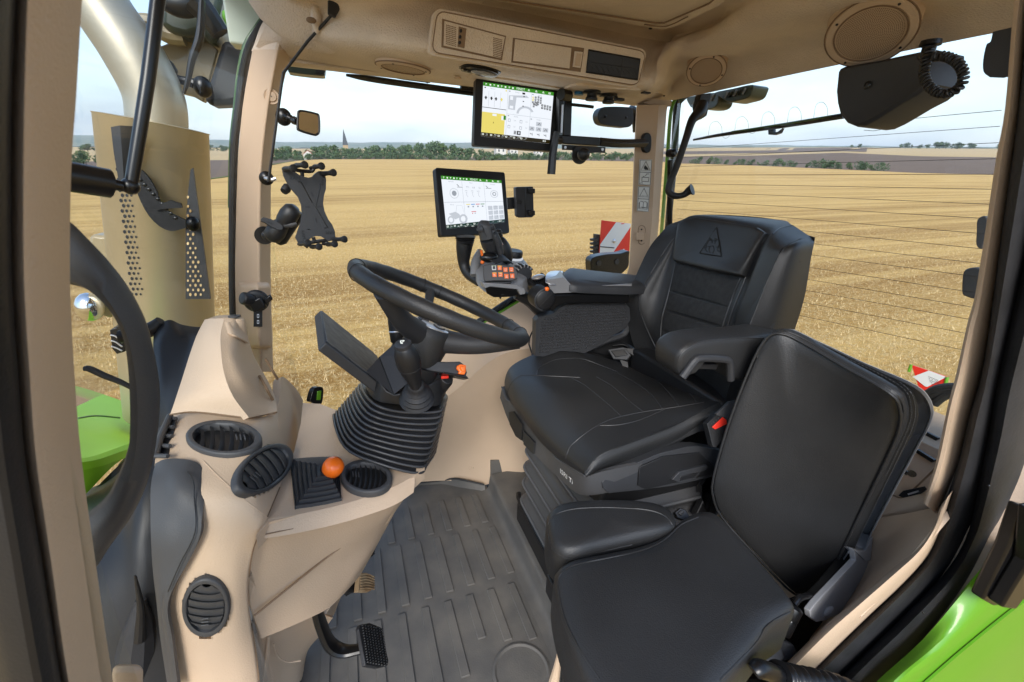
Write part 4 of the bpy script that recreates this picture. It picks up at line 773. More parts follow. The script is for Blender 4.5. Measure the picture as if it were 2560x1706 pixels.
vent(916, 1194, 65, 41, math.radians(5), Pl(pS.p(916, 1194, .009), pS.N), 8, label='small oval air vent beside the orange knob', knob=0)
ic = MB('black'); p1 = Pl(P('Y', 645, 797, 1.452), (.1, -1, .1)); slab(ic, p1, '634,777 656,777 656,817 634,817', -.004, .003); slab(ic, p1, '640,783 651,783 651,794 640,794', .003, .005, 'dark_plastic'); slab(ic, p1, '640,799 651,799 651,810 640,810', .003, .005, 'dark_plastic')
for y in (790, 805): slab(ic, p1, f'{643},{y-5} {648},{y-5} {648},{y+4} {643},{y+4}', .005, .0056, 's_grey'); slab(ic, p1, f'{644},{y-3} {647},{y-3} {647},{y+2} {644},{y+2}', .0056, .006, 'black')
sp = thing('switch_panel', 'small black panel with two rocker switches on the windscreen pillar box', 'switch panel', P('Y', 645, 797, 1.47)); 
for v in ic.v: pass
ic.build('panel', sp)
sk = thing('power_socket', 'black capped power socket on the windscreen pillar box above the switches', 'power socket', P('Y', 636, 750, 1.47))
b = MB('gloss_black'); c = P('Y', 641, 752, 1.445); b.lathe(c, (.15, -1, 0), [(.034, .0), (.034, .008), (.026, .012), (.02, .013)], 'black'); b.lathe(c+[-.022, -.02, .012], (-.6, -.5, .3), [(.017, -.02), (.019, .0), (.018, .012), (.001, .014)], 'black'); b.box(c+[.004, -.016, -.008], (.018, 0, .008), (0, .008, 0), (-.006, 0, .016)); b.box(c+[.034, -.014, .006], (.010, 0, .008), (0, .005, 0), (-.003, 0, .008)); b.build('cap', sk, bevel=.004)
# ---- gear lever on the shelf
gl = thing('hand_lever', 'short lever with bright orange knob in a stepped black square boot', 'lever', pS.p(800, 1215))
b = MB('dark_plastic'); base = [(735, 1152), (838, 1147), (846, 1160), (853, 1240), (846, 1255), (748, 1272), (736, 1262), (727, 1165)]; tp = (818, 1196); hs_ = [0, .004, .004, .008, .008, .013, .013, .019, .019, .026, .026, .033]
rings = []
for j in range(6):
    for k, h in ((1-.135*j, .0045*j), ((1-.135*j)*.975, .0045*j+.0065), (1-.135*j-.06, .0045*j+.0035)): rings.append(cat([pS.p(tp[0]+(x-tp[0])*k, tp[1]+(y-tp[1])*k+(1-k)*6, h) for x, y in base], 3, True))
b.loft(rings); b.build('boot', gl, bevel=.001)
b = MB('black'); c0 = pS.p(818, 1200, .03); c1 = P('Y', 826, 1172, float(c0[1])-.012); b.tube([c0, (c0+c1)/2, c1], [.014, .012, .013], k=1); b.build('shaft', gl)
b = MB('orange'); ax = unit(P('Y', 834, 1162, float(c1[1])-.004)-c1); b.lathe(P('Y', 827, 1178, float(c1[1])), ax+[0, 0, .2], [(.013, -.004), (.0185, .002), (.0202, .011), (.019, .020), (.0145, .0265), (.007, .0295), (.0001, .030)], n=28); b.build('knob', gl)
# ---- key fob
kf = thing('key_fob', 'black key fob with green face standing in the console by the window', 'key fob', P('Y', 790, 1010, 1.25))
b = MB('gloss_black'); pf = Pl(P('Y', 790, 985, 1.2), (.7, -.7, .1)); slab(b, pf, '783,972 797,967 806,972 804,1002 797,1011 777,1006 774,998', -.012, .004, rnd=True); slab(b, pf, '790,978 800,976 798,1000 788,1000', .004, .006, 'green'); b.tube(q('Y', 1.2, '784,1004 782,1014'), .004, 'silver', k=1); b.build('body', kf, bevel=.002)
# ---- pedals
pd = thing('brake_pedal', 'large black curved pedal arm with studded rubber pad above the floor mat', 'pedal', P('Z', 935, 1650, .02))
b = MB('gloss_black'); b.tube([P('Y', 785, 1500, .86), P('Y', 802, 1560, .845), P('Y', 825, 1610, .83), P('Y', 862, 1628, .82), P('Y', 915, 1620, .81)], [.022, .024, .024, .020, .018], n=12, flat=((1, .0, .6), .5)); b.build('arm', pd)
pp_ = Pl(P('Y', 935, 1610, .80), (.80, -.15, .45)); b = MB('rubber'); slab(b, pp_, '900,1562 925,1557 952,1568 960,1600 972,1652 970,1664 945,1669 914,1664 906,1620 897,1572', -.010, .0)
for i in range(15):
    for j in range(8):
        x = 904+j*7.0+i*.95; y = 1564+i*6.6+j*1.4
        if x < 966: c = pp_.p(x, y, 0); b.box(c+pp_.N*.002, (0, .0024, 0), unit(np.cross(pp_.N, [0, 1, 0]))*.0022, pp_.N*.003, 'black')
b.build('pad', pd, bevel=.002)
p2 = thing('small_pedal', 'small wood coloured ribbed pedal behind the knee panel', 'pedal', P('Y', 908, 1465, 1.0))
b = MB('wood'); pq = Pl(P('Y', 908, 1462, .98), (.8, -.2, .45)); slab(b, pq, '889,1438 905,1437 924,1445 926,1474 915,1483 884,1483 886,1466', 0, .014)
for k in range(6): b.tube(pq.pts(f'889,{1443+k*7} 906,{1441+k*7} 925,{1449+k*6}', .0155), .002, 'wood', n=5)
b.build('pad', p2, bevel=.003); b = MB('gloss_black'); b.tube([P('Y', 862, 1478, 1.0), P('Y', 876, 1470, 1.0), P('Y', 890, 1468, .99)], .014, k=1); b.build('arm', p2)
p3 = thing('black_pedal', 'black ribbed pedal edge just showing behind the knee panel', 'pedal', P('Y', 920, 1385, 1.1)); b = MB('rubber'); pq = Pl(P('Y', 918, 1385, 1.1), (.8, -.2, .45)); slab(b, pq, '905,1370 922,1368 926,1390 918,1398 905,1396', 0, .014)
for k in range(4): b.tube(pq.pts(f'910,{1374+k*6} 926,{1372+k*6}', .015), .002, 'black', n=5, k=1)
b.build('pad', p3)
# ---- floor mat
fm = thing('floor_mat', 'dark grey rubber floor mat with rows of raised ribs and a round cup mark', 'floor mat', (.2, 1.0, 0))
b = MB('floor_rubber')
b.add([(-.5, .3, 0), (.498, .3, 0), (.498, 1.70, 0), (-.5, 1.70, 0)], [(0, 1, 2, 3)])
b.patch([[np.array([.46, y, .0005]) for y in (.3, 1, 1.53)], [np.array([.485, y, .006]) for y in (.3, 1, 1.53)], [np.array([.497, y, .02]) for y in (.3, 1, 1.53)], [np.array([.502, y, .06]) for y in (.3, 1, 1.53)], [np.array([.506, y, .075]) for y in (.3, 1, 1.53)], [np.array([.52, y, .081]) for y in (.3, 1, 1.53)], [np.array([.60, y, .082]) for y in (.3, 1, 1.53)], [np.array([1.2, y, .083]) for y in (.3, 1, 1.53)]])
b.patch([q('Y', 1, '990,1250,1.66 1040,1246,1.655 1110,1246,1.63 1135,1243,1.60 1160,1252,1.57 1216,1254,1.50'), q('Y', 1, '990,1212,1.665 1030,1210,1.655 1100,1203,1.63 1134,1198,1.60 1160,1202,1.575 1212,1212,1.54')], thick=.01)
b.tube(q('Y', 1, '985,1212,1.66 1030,1209,1.65 1100,1202,1.625 1134,1197,1.595 1160,1201,1.57 1210,1212,1.54'), .004, 'rubber')
b.patch([[np.array([.51, 1.53, .0]), np.array([.8, 1.53, .0]), np.array([1.2, 1.53, 0])], [np.array([.51, 1.545, .14]), np.array([.8, 1.54, .14]), np.array([1.2, 1.54, .14])]], thick=.01)
b.build('sheet', fm, smooth=50)
b = MB('floor_rubber')
for k in range(-4, 7):
    x = .073*k+.0075; x1 = x-.017
    b.box((x, 1.197, .001), (.0122, 0, 0), (0, .112+.006*(6-k)*.5, 0), (0, 0, .0050))
    b.box((x1, 1.43, .001), (.0122, 0, 0), (0, .085, 0), (0, 0, .0050))
    yl = {5: .86, 4: .89, 6: .84}.get(k, .62 if k < 4 else .80); yl = .80 if k == 3 else yl
    b.box((x1, (1.042+yl)/2, .001), (.0122, 0, 0), (0, (1.042-yl)/2, 0), (0, 0, .0050))
b.build('ribs', fm, bevel=.0012)
b = MB('floor_rubber'); c = np.array([.362, .765, .0]); b.lathe(c, (0, 0, 1), [(.082, 0), (.082, .003), (.076, .005), (.072, .003), (.070, .0015), (.001, .0015)], n=56); b.build('round_mark', fm)
# ---------------------------------------------------------------- steering
sc_ = thing('steering_column', 'black steering column with ribbed bellows, stalks and a tilted display slab', 'steering column', (0, .9, .73))
top = [P('Y', 1000, 1055, .80)*0+P('Y', 932, 1008, .84), P('Y', 1000, 1030, .825), P('Y', 1092, 1030, .83), P('Y', 1108, 1015, .86), P('Y', 1112, 985, 1.02), P('Y', 1040, 955, 1.06), P('Y', 930, 950, 1.06), P('Y', 903, 962, 1.02)]
bot = [P('Y', 862, 1118, .86), P('Y', 950, 1160, .80), P('Y', 1042, 1183, .79), P('Y', 1066, 1165, .84), P('Y', 1085, 1110, 1.02), P('Y', 980, 1060, 1.10), P('Y', 860, 1045, 1.10), P('Y', 834, 1040, 1.03)]
mat('fold_highlight', (.045, .045, .047), .38, bump=.3, scale=200)  # lighter rib colour puts a highlight along each fold
b = MB('bellows'); rings = []; NF = 10
ct, cb = sum(top)/8, sum(bot)/8
for i in range(NF*6+1):
    t = i/(NF*6); kk = 1-.10*(.5-.5*math.cos(2*math.pi*i/6))**.7; ce = ct*(1-t)+cb*t
    rings.append(cat([ce+(a*(1-t)+d_*t-ce)*kk for a, d_ in zip(top, bot)], 5, True))
b.loft(rings)
for i in range(NF+1): b.tube([p for p in rings[i*6]], .0030, 'fold_highlight', n=7, k=1, closed=True)
b.build('bellows', sc_, smooth=60)
# shroud above the bellows
b = MB('black')
lo_ = [P('Y', 935, 1000, .85), P('Y', 985, 1012, .835), P('Y', 1088, 1018, .84), P('Y', 1106, 1000, .88), P('Y', 1108, 975, 1.0), P('Y', 1020, 940, 1.05), P('Y', 930, 940, 1.05), P('Y', 915, 965, .98)]
hi_ = [P('Y', 942, 945, .86), P('Y', 985, 988, .83), P('Y', 1080, 960, .85), P('Y', 1110, 935, .89), P('Y', 1108, 915, .99), P('Y', 1035, 890, 1.03), P('Y', 960, 890, 1.02), P('Y', 930, 925, .95)]
b.loft([cat(lo_, 3, True), cat([(x*.5+y*.5)*1 for x, y in zip(lo_, hi_)], 3, True), cat(hi_, 3, True), [p*.85+(sum(hi_)/8)*.15+[0, 0, .005] for p in cat(hi_, 3, True)]]); b.build('shroud', sc_, bevel=.002)
b = MB('dark_plastic')
A1, A2, A3, A4, A5, A6 = P('Y', 915, 930, .865), P('Y', 983, 862, .93), P('Y', 1010, 888, .88), P('Y', 1040, 942, .835), P('Y', 984, 987, .815), P('Y', 948, 893, .90)
A7 = P('Y', 1080, 930, .93)
b.add([A1, A6, A2, A3, A4, A5, A7, P('Y', 1000, 960, 1.0)], [(0, 1, 5), (1, 2, 3), (1, 3, 4, 5), (3, 2, 6), (4, 3, 6), (5, 4, 6, 7), (0, 5, 7), (2, 1, 0, 7)])
b.tube([A6, A5], .0012, 'seam', k=1, n=5); b.build('pod', sc_, smooth=20)
# display slab
fr = quad([(802, 775), (944, 890), (984, 986), (815, 856)], 1.02)
d0 = MB('dark_plastic'); d0.fbox(fr, 0, 0, 1, 1, -.022, 0, 'dark_plastic'); d0.build('display', sc_, bevel=.003)
mat('worn_glass', (.13, .13, .13), .55, bump=.2, scale=30, col2=(.075, .075, .078), vscale=45, spec=.2)
d1 = MB('worn_glass'); d1.fbox(fr, .012, .03, .9, .97, .0002, .0016); o = d1.build('display_glass', sc_)
# hub and stalks
wc = P('Y', 1106, 757, .90); wn = unit([.41, .05, .91]); we = unit(np.cross([0, 1, 0], wn)); wf = np.cross(wn, we)
sw_ = thing('steering_wheel', 'black leather steering wheel with three spokes and silver hub badge', 'steering wheel', wc)
R_ = .185; wp_ = lambda t, r=R_, h=0: wc+r*(we*math.cos(t)+wf*math.sin(t))+wn*h
b = MB('leather'); K = 96
pts = [wp_(2*math.pi*i/K) for i in range(K)]; rr = [.0160+.0004*math.sin(i*math.pi*2/K*24) for i in range(K)]
b.tube(pts, rr, 'leather', n=18, k=1, closed=True)
for t in (0.20, -.20, 1.38, 1.62, math.pi+.2, math.pi-.2):
    c = wp_(t); tt = unit(wp_(t+.01)-c); a_ = unit(c-wc); b.tube([c+.0172*(a_*math.cos(s_)+wn*math.sin(s_)) for s_ in [2*math.pi*j/18 for j in range(18)]], .0009, 'seam', n=5, k=1, closed=True)
b.build('rim', sw_, smooth=80)
hc = wc-wn*.055
b = MB('leather'); b.lathe(hc, wn, [(.044, -.085), (.047, -.06), (.052, -.02), (.050, -.004), (.046, .002), (.001, .002)], n=30); b.build('hub', sw_, smooth=50)
b = MB('silver'); b.lathe(hc, wn, [(.043, .002), (.043, .0035), (.041, .0045), (.001, .005)], n=30)
for k in range(3): t = 2.09*k+.4; b.tube([hc+wn*.006+.012*(we*math.cos(t)+wf*math.sin(t)), hc+wn*.006+.034*(we*math.cos(t+.3)+wf*math.sin(t+.3)), hc+wn*.006+.03*(we*math.cos(t+.9)+wf*math.sin(t+.9))], .002, 'grey_plastic', n=5, k=2)
b.build('badge', sw_)
for tp_, m_n in ((-2.45, 'spoke'), (-.55, 'spoke'), (1.5, 'spoke')):
    b = MB('dark_plastic'); a_ = hc+.035*(we*math.cos(tp_)+wf*math.sin(tp_))-wn*.02; e_ = wp_(tp_, R_-.004, -.004); md = a_*.5+e_*.5-wn*.010
    b.tube([a_, md, e_], [.026, .020, .019] if tp_ < 0 else [.016, .011, .012], n=14, flat=(wn, 1), k=4)
    v = np.array(b.v)
    b.v = [tuple(p) for p in v]; b.build('spoke', sw_, bevel=0)
b = MB('black'); b.lathe(hc-wn*.085, wn, [(.05, -.07), (.052, -.03), (.05, 0), (.045, .002)], n=26); b.build('collar', sc_)
def lath2(mb, a, b_, prof, m=None, n=20):
    a, b_ = np.array(a), np.array(b_); L_ = np.linalg.norm(b_-a); mb.lathe(a, (b_-a), [(r, h*L_) for r, h in prof], m, n)
st_ = MB('black'); a = P('Y', 1043, 978, .80); e = P('Y', 1008, 862, .775)
lath2(st_, a, e, [(.010, 0), (.012, .15), (.015, .3), (.020, .45), (.0235, .62), (.0225, .8), (.018, .93), (.014, .98), (.010, 1.0), (.001, 1.0)])
mid = a*.45+e*.55; st_.lathe(mid, e-a, [(.0215, -.001), (.0228, .0), (.0215, .001)], 'seam'); so_ = st_.build('stalk', sc_, smooth=50); tag(so_, 'thick near stalk with horn symbol on its end')
bt = MB('dark_plastic'); bt.lathe(e, e-a, [(.0155, -.006), (.0155, .003), (.011, .006), (.001, .0065)]); 
ex = unit(e-a); ay = unit(np.cross(ex, [1, 0, 0])); az_ = np.cross(ay, ex)
for p0, p1 in (((-.004, -.003), (.002, .004)), ((-.004, -.003), (.004, -.003)), ((.002, .004), (.004, -.003)), ((-.006, .0), (-.004, -.003))): bt.tube([e+ex*.0068+ay*p0[0]+az_*p0[1], e+ex*.0068+ay*p1[0]+az_*p1[1]], .0009, 's_text', n=4, k=1)
bt.build('horn_button', so_)
bo = MB('rubber'); lath2(bo, P('Y', 1042, 1000, .825), P('Y', 1040, 945, .79), [(.034, 0), (.036, .05), (.031, .12), (.033, .2), (.027, .28), (.029, .36), (.022, .44), (.024, .5), (.017, .6), (.018, .66), (.013, .75)]); bo.build('stalk_boot', sc_, smooth=60)
s3 = MB('black'); lath2(s3, P('Y', 997, 868, 1.02), P('Y', 986, 760, 1.04), [(.020, 0), (.014, .1), (.018, .14), (.0185, .3), (.019, .34), (.0195, .6), (.018, .9), (.012, 1.0), (.001, 1.0)]); s3.lathe(P('Y', 992, 828, 1.0255), P('Y', 986, 760, 1.04)-P('Y', 997, 868, 1.02), [(.0185, -.002), (.0195, 0), (.0185, .002)], 'silver'); tag(s3.build('stalk', sc_, smooth=50), 'far stalk with silver ring left of the hub')
s4 = MB('dark_plastic'); ps = Pl(P('Y', 1110, 918, .855), (.15, -1, .55)); slab(s4, ps, '1052,908 1070,903 1120,905 1150,904 1164,915 1168,932 1164,944 1120,934 1058,925', -.02, 0); slab(s4, ps, '1108,930 1165,940 1172,948 1160,946 1104,934', -.03, .004, 'gloss_black'); o4 = s4.build('stalk', sc_, bevel=.004); tag(o4, 'flat stalk with orange button pointing to the seat')
ob = MB('orange'); slab(ob, ps, '1140,916 1148,912 1162,914 1162,930 1158,938 1143,936 1146,930 1139,924', 0, .009, rnd=False); slab(ob, ps, '1146,918 1158,918 1158,930 1150,932', .009, .014); ob.build('orange_button', o4, bevel=.002)
ig = MB('black'); lath2(ig, P('Y', 1095, 970, .90), P('Y', 1118, 945, .87), [(.02, 0), (.018, .8), (.014, 1)]); ig.box(P('Y', 1112, 943, .865), (.008, 0, 0), (0, .003, 0), (0, 0, .003), 'red'); ig.build('ignition_lock', sc_, bevel=.001)
# ---------------------------------------------------------------- seats
def drape(mb, t, w=.0015, k=3):
    """points where the pixels of t meet the surface of builder mb, lifted by w"""
    tri = [(f[0], f[i], f[i+1]) for f in mb.f for i in range(1, len(f)-1)]; V = np.array(mb.v); T = np.array(tri); a, b, c = V[T[:, 0]], V[T[:, 1]], V[T[:, 2]]; e1, e2 = b-a, c-a
    px = [np.array([float(u) for u in s.split(',')]) for s in t.split()]; px = cat([np.array([*p, 0]) for p in px], k) if len(px) > 2 else px; out = []
    for p in px:
        d = unit(ray(p[0], p[1])); h = np.cross(d, e2); det = (e1*h).sum(1); det = np.where(abs(det) < 1e-12, 1e-12, det); s = C-a; u = (s*h).sum(1)/det; qq = np.cross(s, e1); v = (qq@d)/det; tt = (e2*qq).sum(1)/det
        ok = (u >= -1e-6) & (v >= -1e-6) & (u+v <= 1+1e-6) & (tt > .05)
        if ok.any(): out.append(C+d*(tt[ok].min()-w))
    return out
def seam(mb, t, r=.0024, w=.0004, m='piping', base=None, k=3):
    p = drape(base or mb, t, w, k)
    if len(p) > 1: mb.tube(p, r, m, n=6, k=1)
def stitches(mb, t, m='stitch', w=.0012, gap=.007, base=None):
    p = drape(base or mb, t, w, 4)
    L_ = [0]
    for i in range(1, len(p)): L_.append(L_[-1]+np.linalg.norm(p[i]-p[i-1]))
    if len(p) < 2: return
    A = np.array(p); g = lambda s: np.array([np.interp(s, L_, A[:, j]) for j in range(3)]); s = 0
    while s < L_[-1]-gap: mb.tube([g(s), g(s+gap*.6)], .0006, m, n=4, k=1); s += gap
ds_ = thing('driver_seat', 'large black leather driver seat with embossed triangle on the headrest', 'driver seat', (.75, 1.0, .08))
b = MB('leather')
b.patch([q('Y', 1, '1690,562,1.30 1712,549,1.28 1754,537,1.23 1940,549,1.0 1980,563,.90 2033,597,.80'),
         q('Y', 1, '1676,560,1.26 1700,554,1.22 1745,543,1.17 1905,562,.94 1940,580,.86 1990,602,.785'),
         q('Y', 1, '1655,580,1.26 1690,582,1.205 1715,590,1.165 1888,605,.90 1915,610,.835 1955,622,.77'),
         q('Y', 1, '1619,627,1.265 1668,630,1.205 1692,645,1.165 1866,662,.885 1893,660,.825 1941,652,.765'),
         q('Y', 1, '1576,722,1.27 1610,722,1.21 1671,728,1.155 1836,735,.88 1862,738,.82 1906,734,.762'),
         q('Y', 1, '1564,755,1.27 1597,755,1.21 1664,762,1.145 1822,768,.88 1848,772,.82 1893,768,.762'),
         q('Y', 1, '1570,811,1.26 1606,800,1.20 1656,805,1.135 1806,815,.88 1836,818,.82 1873,817,.762'),
         q('Y', 1, '1594,888,1.23 1634,870,1.175 1652,868,1.12 1770,900,.90 1800,920,.84 1835,930,.77'),
         q('Y', 1, '1640,935,1.17 1662,930,1.12 1690,925,1.08 1760,960,.92 1790,990,.86 1815,1010,.80'), q('Y', 1, '1650,985,1.15 1680,985,1.1 1720,985,1.05 1780,1020,.92 1810,1050,.86 1835,1075,.82')], n=5, thick=.06)
br = MB('leather'); br.v, br.f, br.mi, br.ms = list(b.v), list(b.f), list(b.mi), list(b.ms)
for t in ('1686,596 1665,622 1649,648 1628,682 1612,710 1597,745 1598,772 1606,796 1624,838 1641,872', '1924,588 1900,612 1888,633 1862,700 1833,771 1820,812 1818,826', '1689,660 1671,734 1655,795 1651,850', '1858,680 1840,722 1821,771 1805,820'): seam(b, t, base=br)
sd_ = MB('leather'); sd_.patch([q('Y', .765, '1990,602,.78 2008,596,.785 2036,598,.80'), q('Y', .76, '1962,617,.768 1995,612,.752 2034,612,.775'), q('Y', .76, '1943,648,.762 1985,650,.745 2026,655,.77'), q('Y', .76, '1906,734,.760 1960,738,.742 2012,740,.765'), q('Y', .76, '1873,817,.760 1935,822,.745 1990,815,.765'), q('Y', .76, '1835,930,.77 1900,935,.76 1950,930,.77')], thick=.02)
b.v, b.f = b.v, b.f; k0 = len(b.v); b.add(sd_.v, sd_.f, 'leather'); seam(b, '2028,594 1990,601 1963,618 1943,648 1922,694 1906,734 1888,778 1873,817', .002, -.0006, 'leather', base=sd_)
seam(b, '1932,585 1950,571 1980,564', .0014)
bk = MB('leather'); bk.patch([q('Y', 1, '1700,556,1.28 1754,537,1.23 1940,549,1.02 2034,597,.80'), [P('X', 1720, 620, 1.12), P('X', 1780, 620, 1.14), P('X', 1950, 620, 1.16), P('Y', 2034, 615, .785)], [np.array([1.12, 1.2, .8]), np.array([1.14, 1.1, .8]), np.array([1.14, .9, .8]), P('Y', 1990, 815, .775)]]); b.add(bk.v, bk.f, 'leather')
b.build('backrest', ds_, smooth=60)
fa = MB('fabric'); tw = lambda p, w: p+unit(C-p)*w
segs = [('1689,657 1853,691', '1674,727 1822,768'), ('1673,730 1821,771', '1666,775 1805,815'), ('1665,779 1800,820', '1657,824 1780,880'), ('1656,828 1776,884', '1652,868 1765,930')]
for s0, s1 in segs:
    r = []
    for f_, w in ((0, .0), (.06, .007), (.5, .011), (.94, .007), (1, .0)):
        row = []
        for j in range(5):
            a0, a1 = [np.array(list(map(float, x.split(',')))) for x in s0.split()]; c0, c1 = [np.array(list(map(float, x.split(',')))) for x in s1.split()]
            u = j/4; px = (a0*(1-u)+a1*u)*(1-f_)+(c0*(1-u)+c1*u)*f_
            d = drape(br, f'{px[0]},{px[1]}', 0); base = d[0] if d else P('X', px[0], px[1], .95); row.append(tw(base, w*(1 if 0 < j < 4 else .2)+.001))
        r.append(row)
    fa.patch(r, n=3)
fa.build('fabric_panel', ds_, smooth=70)
hp = MB('leather'); ho = q('Y', 1, '1699,558,1.20 1720,549,1.18 1745,545,1.155 1820,556,1.03 1896,570,.905 1916,584,.872 1900,612,.872 1882,642,.868 1856,688,.862 1848,690,.87 1770,676,1.0 1690,656,1.155 1684,650,1.168 1690,605,1.19')
fnm = unit(np.cross(ho[4]-ho[0], ho[10]-ho[0])); fnm = fnm if fnm@(C-ho[0]) > 0 else -fnm
hp.cushion(ho, fnm, .012, side=.03, inset=(0, .002, .006, .015), hs=(0, .7, .93, 1.0), dome=.3, k=1); em = Pl(sum(ho)/len(ho), fnm)
hb = MB(); hb.v, hb.f = list(hp.v), list(hp.f)
for t in ('1791.5,569 1749,633', '1749,633 1803,641', '1803,641 1791.5,569'): seam(hp, t, .0015, .0002, 'seam', base=hb)
for t in ('1753,630 1757,620 1766,612 1772,602 1780,600 1788,603 1795,598', '1776,602 1774,596 1779,599', '1788,603 1787,596 1792,600', '1766,612 1764,624 1768,630', '1774,617 1772,626 1776,632', '1783,615 1785,626 1781,634', '1795,598 1799,606 1796,616 1790,618', '1757,620 1762,620 1770,617 1783,615', '1796,616 1794,626 1798,630', '1780,600 1780,608', '1788,603 1787,611'): seam(hp, t, .0011, .0002, 'seam', base=hb)
hp.build('headrest_pad', ds_, smooth=60)
# cushion
b = MB('leather')
g = [q('Y', 1, '1264,990,1.25 1288,1022,1.16 1345,1098,1.0 1398,1148,.88 1461,1188,.765'),
     q('Y', 1, '1262,950,1.268 1278,985,1.18 1330,1045,1.02 1392,1110,.89 1466,1175,.762'),
     q('Y', 1, '1281,914,1.275 1300,946,1.18 1380,990,1.02 1436,1064,.89 1500,1137,.762'),
     q('Y', 1, '1342,884,1.282 1372,925,1.17 1455,978,1.02 1520,1040,.885 1580,1104,.762'),
     q('Y', 1, '1410,869,1.282 1450,918,1.15 1535,965,1.01 1605,1020,.88 1679,1067,.765'),
     q('Y', 1, '1480,887,1.27 1522,925,1.13 1605,960,1.0 1690,1003,.87 1752,1029,.77'),
     q('Y', 1, '1560,908,1.24 1600,932,1.13 1675,963,1.0 1750,990,.88 1800,1005,.80')]
b.patch(g, n=6, thick=.05); bb_ = MB(); bb_.v, bb_.f = list(b.v), list(b.f)
sk_ = MB('leather'); sk_.patch([q('Y', .762, '1461,1183 1500,1137 1580,1104 1679,1067 1752,1030,.77 1800,1006,.79'), q('Y', .755, '1466,1192 1508,1162 1590,1130 1690,1090 1760,1050 1800,1040'), q('Y', .775, '1475,1200 1515,1185 1560,1172 1680,1118 1730,1085 1790,1075')], thick=.02); b.add(sk_.v, sk_.f, 'leather')
for t in ('1268,986 1276,962 1296,942 1320,938 1380,941 1450,944', '1342,938 1347,922 1358,913 1385,901 1410,897 1453,897 1500,913 1544,930', '1414,1146 1420,1128 1430,1112 1474,1076 1526,1049 1603,1031 1697,1017 1789,1001', '1428,945 1460,962 1490,985 1525,1015 1554,1042',
          '1492,943 1530,965 1570,1000 1606,1028', '1547,935 1590,958 1630,988 1655,1021', '1598,928 1640,950 1675,985 1696,1014', '1640,930 1690,955 1730,990 1740,1005', '1500,1064 1545,1063 1600,1050 1665,1022'): seam(b, t, .0015, .0003, base=bb_)
seam(b, '1462,1180 1500,1139 1580,1106 1679,1069 1752,1031 1796,1027', .0017, .0, 'leather', base=sk_)
b.build('seat_cushion', ds_, smooth=60)
pn = MB('dark_plastic')
tp = '1255,968,1.275 1268,1000,1.22 1290,1010,1.185 1330,1055,1.09 1371,1098,1.0 1386,1140,.92 1420,1165,.85 1462,1190,.765 1506,1179,.735 1600,1160,.735'; bt = '1250,995,1.28 1270,1050,1.22 1290,1085,1.175 1322,1120,1.09 1350,1150,1.0 1380,1180,.92 1415,1212,.84 1452,1238,.765 1510,1234,.735 1600,1215,.735'
A_, B_ = q('Y', 1, tp), q('Y', 1, bt); inn = np.array([.035, .0, 0])
pn.cur = 'grey_plastic'; pn.loft([[a, b_, b_+inn*1.0+[0, .01, 0], a+inn*.6+[0, .01, 0]] for a, b_ in zip(cat(A_, 3), cat(B_, 3))])
for t in ('1279,1030,1.185 1290,1028,1.175 1312,1062,1.125 1310,1100,1.12 1296,1090,1.15 1281,1060,1.185', '1315,1076,1.11 1343,1106,1.05 1340,1134,1.04 1316,1110,1.09'): pn.prism([p+[-.004, 0, 0] for p in q('Y', 1, t)], (-.006, 0, 0), 'black')
pn.tube([p+[-.001, 0, .001] for p in A_[:8]], .0026, 'grey_plastic', n=6)
e0, e1 = P('Y', 1396, 1164, .875), P('Y', 1436, 1201, .80); U = (e1-e0); Vv = P('Y', 1396, 1184, .875)-e0; tf = Fr(e0+unit(C-e0)*.012, U, Vv)
text_geo('ISRI Ti', tf, .5, .46, .30, .80, .0, 'white', pn)
pn.build('seat_pan', ds_, bevel=.002)
sc2 = MB('dark_plastic'); pc2 = Pl(P('Y', 1640, 1170, .735), (0, -1, .16))
slab(sc2, pc2, '1505,1207 1522,1187 1649,1134 1715,1118 1745,1116 1805,1126 1788,1166 1780,1193 1679,1216 1600,1226 1522,1234 1508,1222', -.03, .0); slab(sc2, pc2, '1596,1166 1655,1140 1745,1130 1786,1166 1775,1186 1680,1206 1612,1222 1592,1212', 0, .005, 'black')
slab(sc2, pc2, '1672,1194 1690,1174 1758,1158 1761,1166 1742,1176 1728,1192 1690,1202', .005, .013); slab(sc2, pc2, '1692,1184 1738,1174 1726,1188 1690,1196', .013, .015, 'black')
sc2.build('side_cover', ds_, bevel=.003)
mat('ridge_highlight', (.10, .10, .102), .45, bump=.3, scale=200)  # lighter tone paints highlights on the suspension bellows ridges
be = MB('grey_plastic'); rings = []
for i in range(33):
    t = i/32; z = .52-.36*t; kk = .018*(.5-.5*math.cos(2*math.pi*t*5.0)); x0, x1, y0, y1 = .545-kk-.01*t, 1.0, .775-kk, 1.225+kk
    o = [np.array([x, y, z]) for x, y in rrect(x0, y0, x1, y1, .05, .05, 5)]; rings.append(o)
be.cur = 'grey_plastic'; be.loft(rings)
for i in range(5): be.tube(rings[min(32, round((i+.5)*6.4))], .0045, 'ridge_highlight', n=7, k=1, closed=True)
be.build('suspension_bellows', ds_, smooth=60)
ba = MB('black'); ba.box((.96, 1.0, .62), (.05, 0, 0), (0, .21, 0), (0, 0, .14)); ba.box((.78, 1.0, .545), (.23, 0, 0), (0, .235, 0), (0, 0, .03)); ba.box((.79, 1.0, .12), (.27, 0, 0), (0, .25, 0), (0, 0, .045), 'gloss_black'); ba.build('seat_base', ds_, bevel=.01); ba = MB('gloss_black'); ba.tube([(.535, 1.27, .175), (.525, 1.2, .175), (.525, .8, .175), (.535, .73, .175), (.6, .725, .175)], .010, 'gloss_black', k=3); ba.build('floor_rail', ds_)
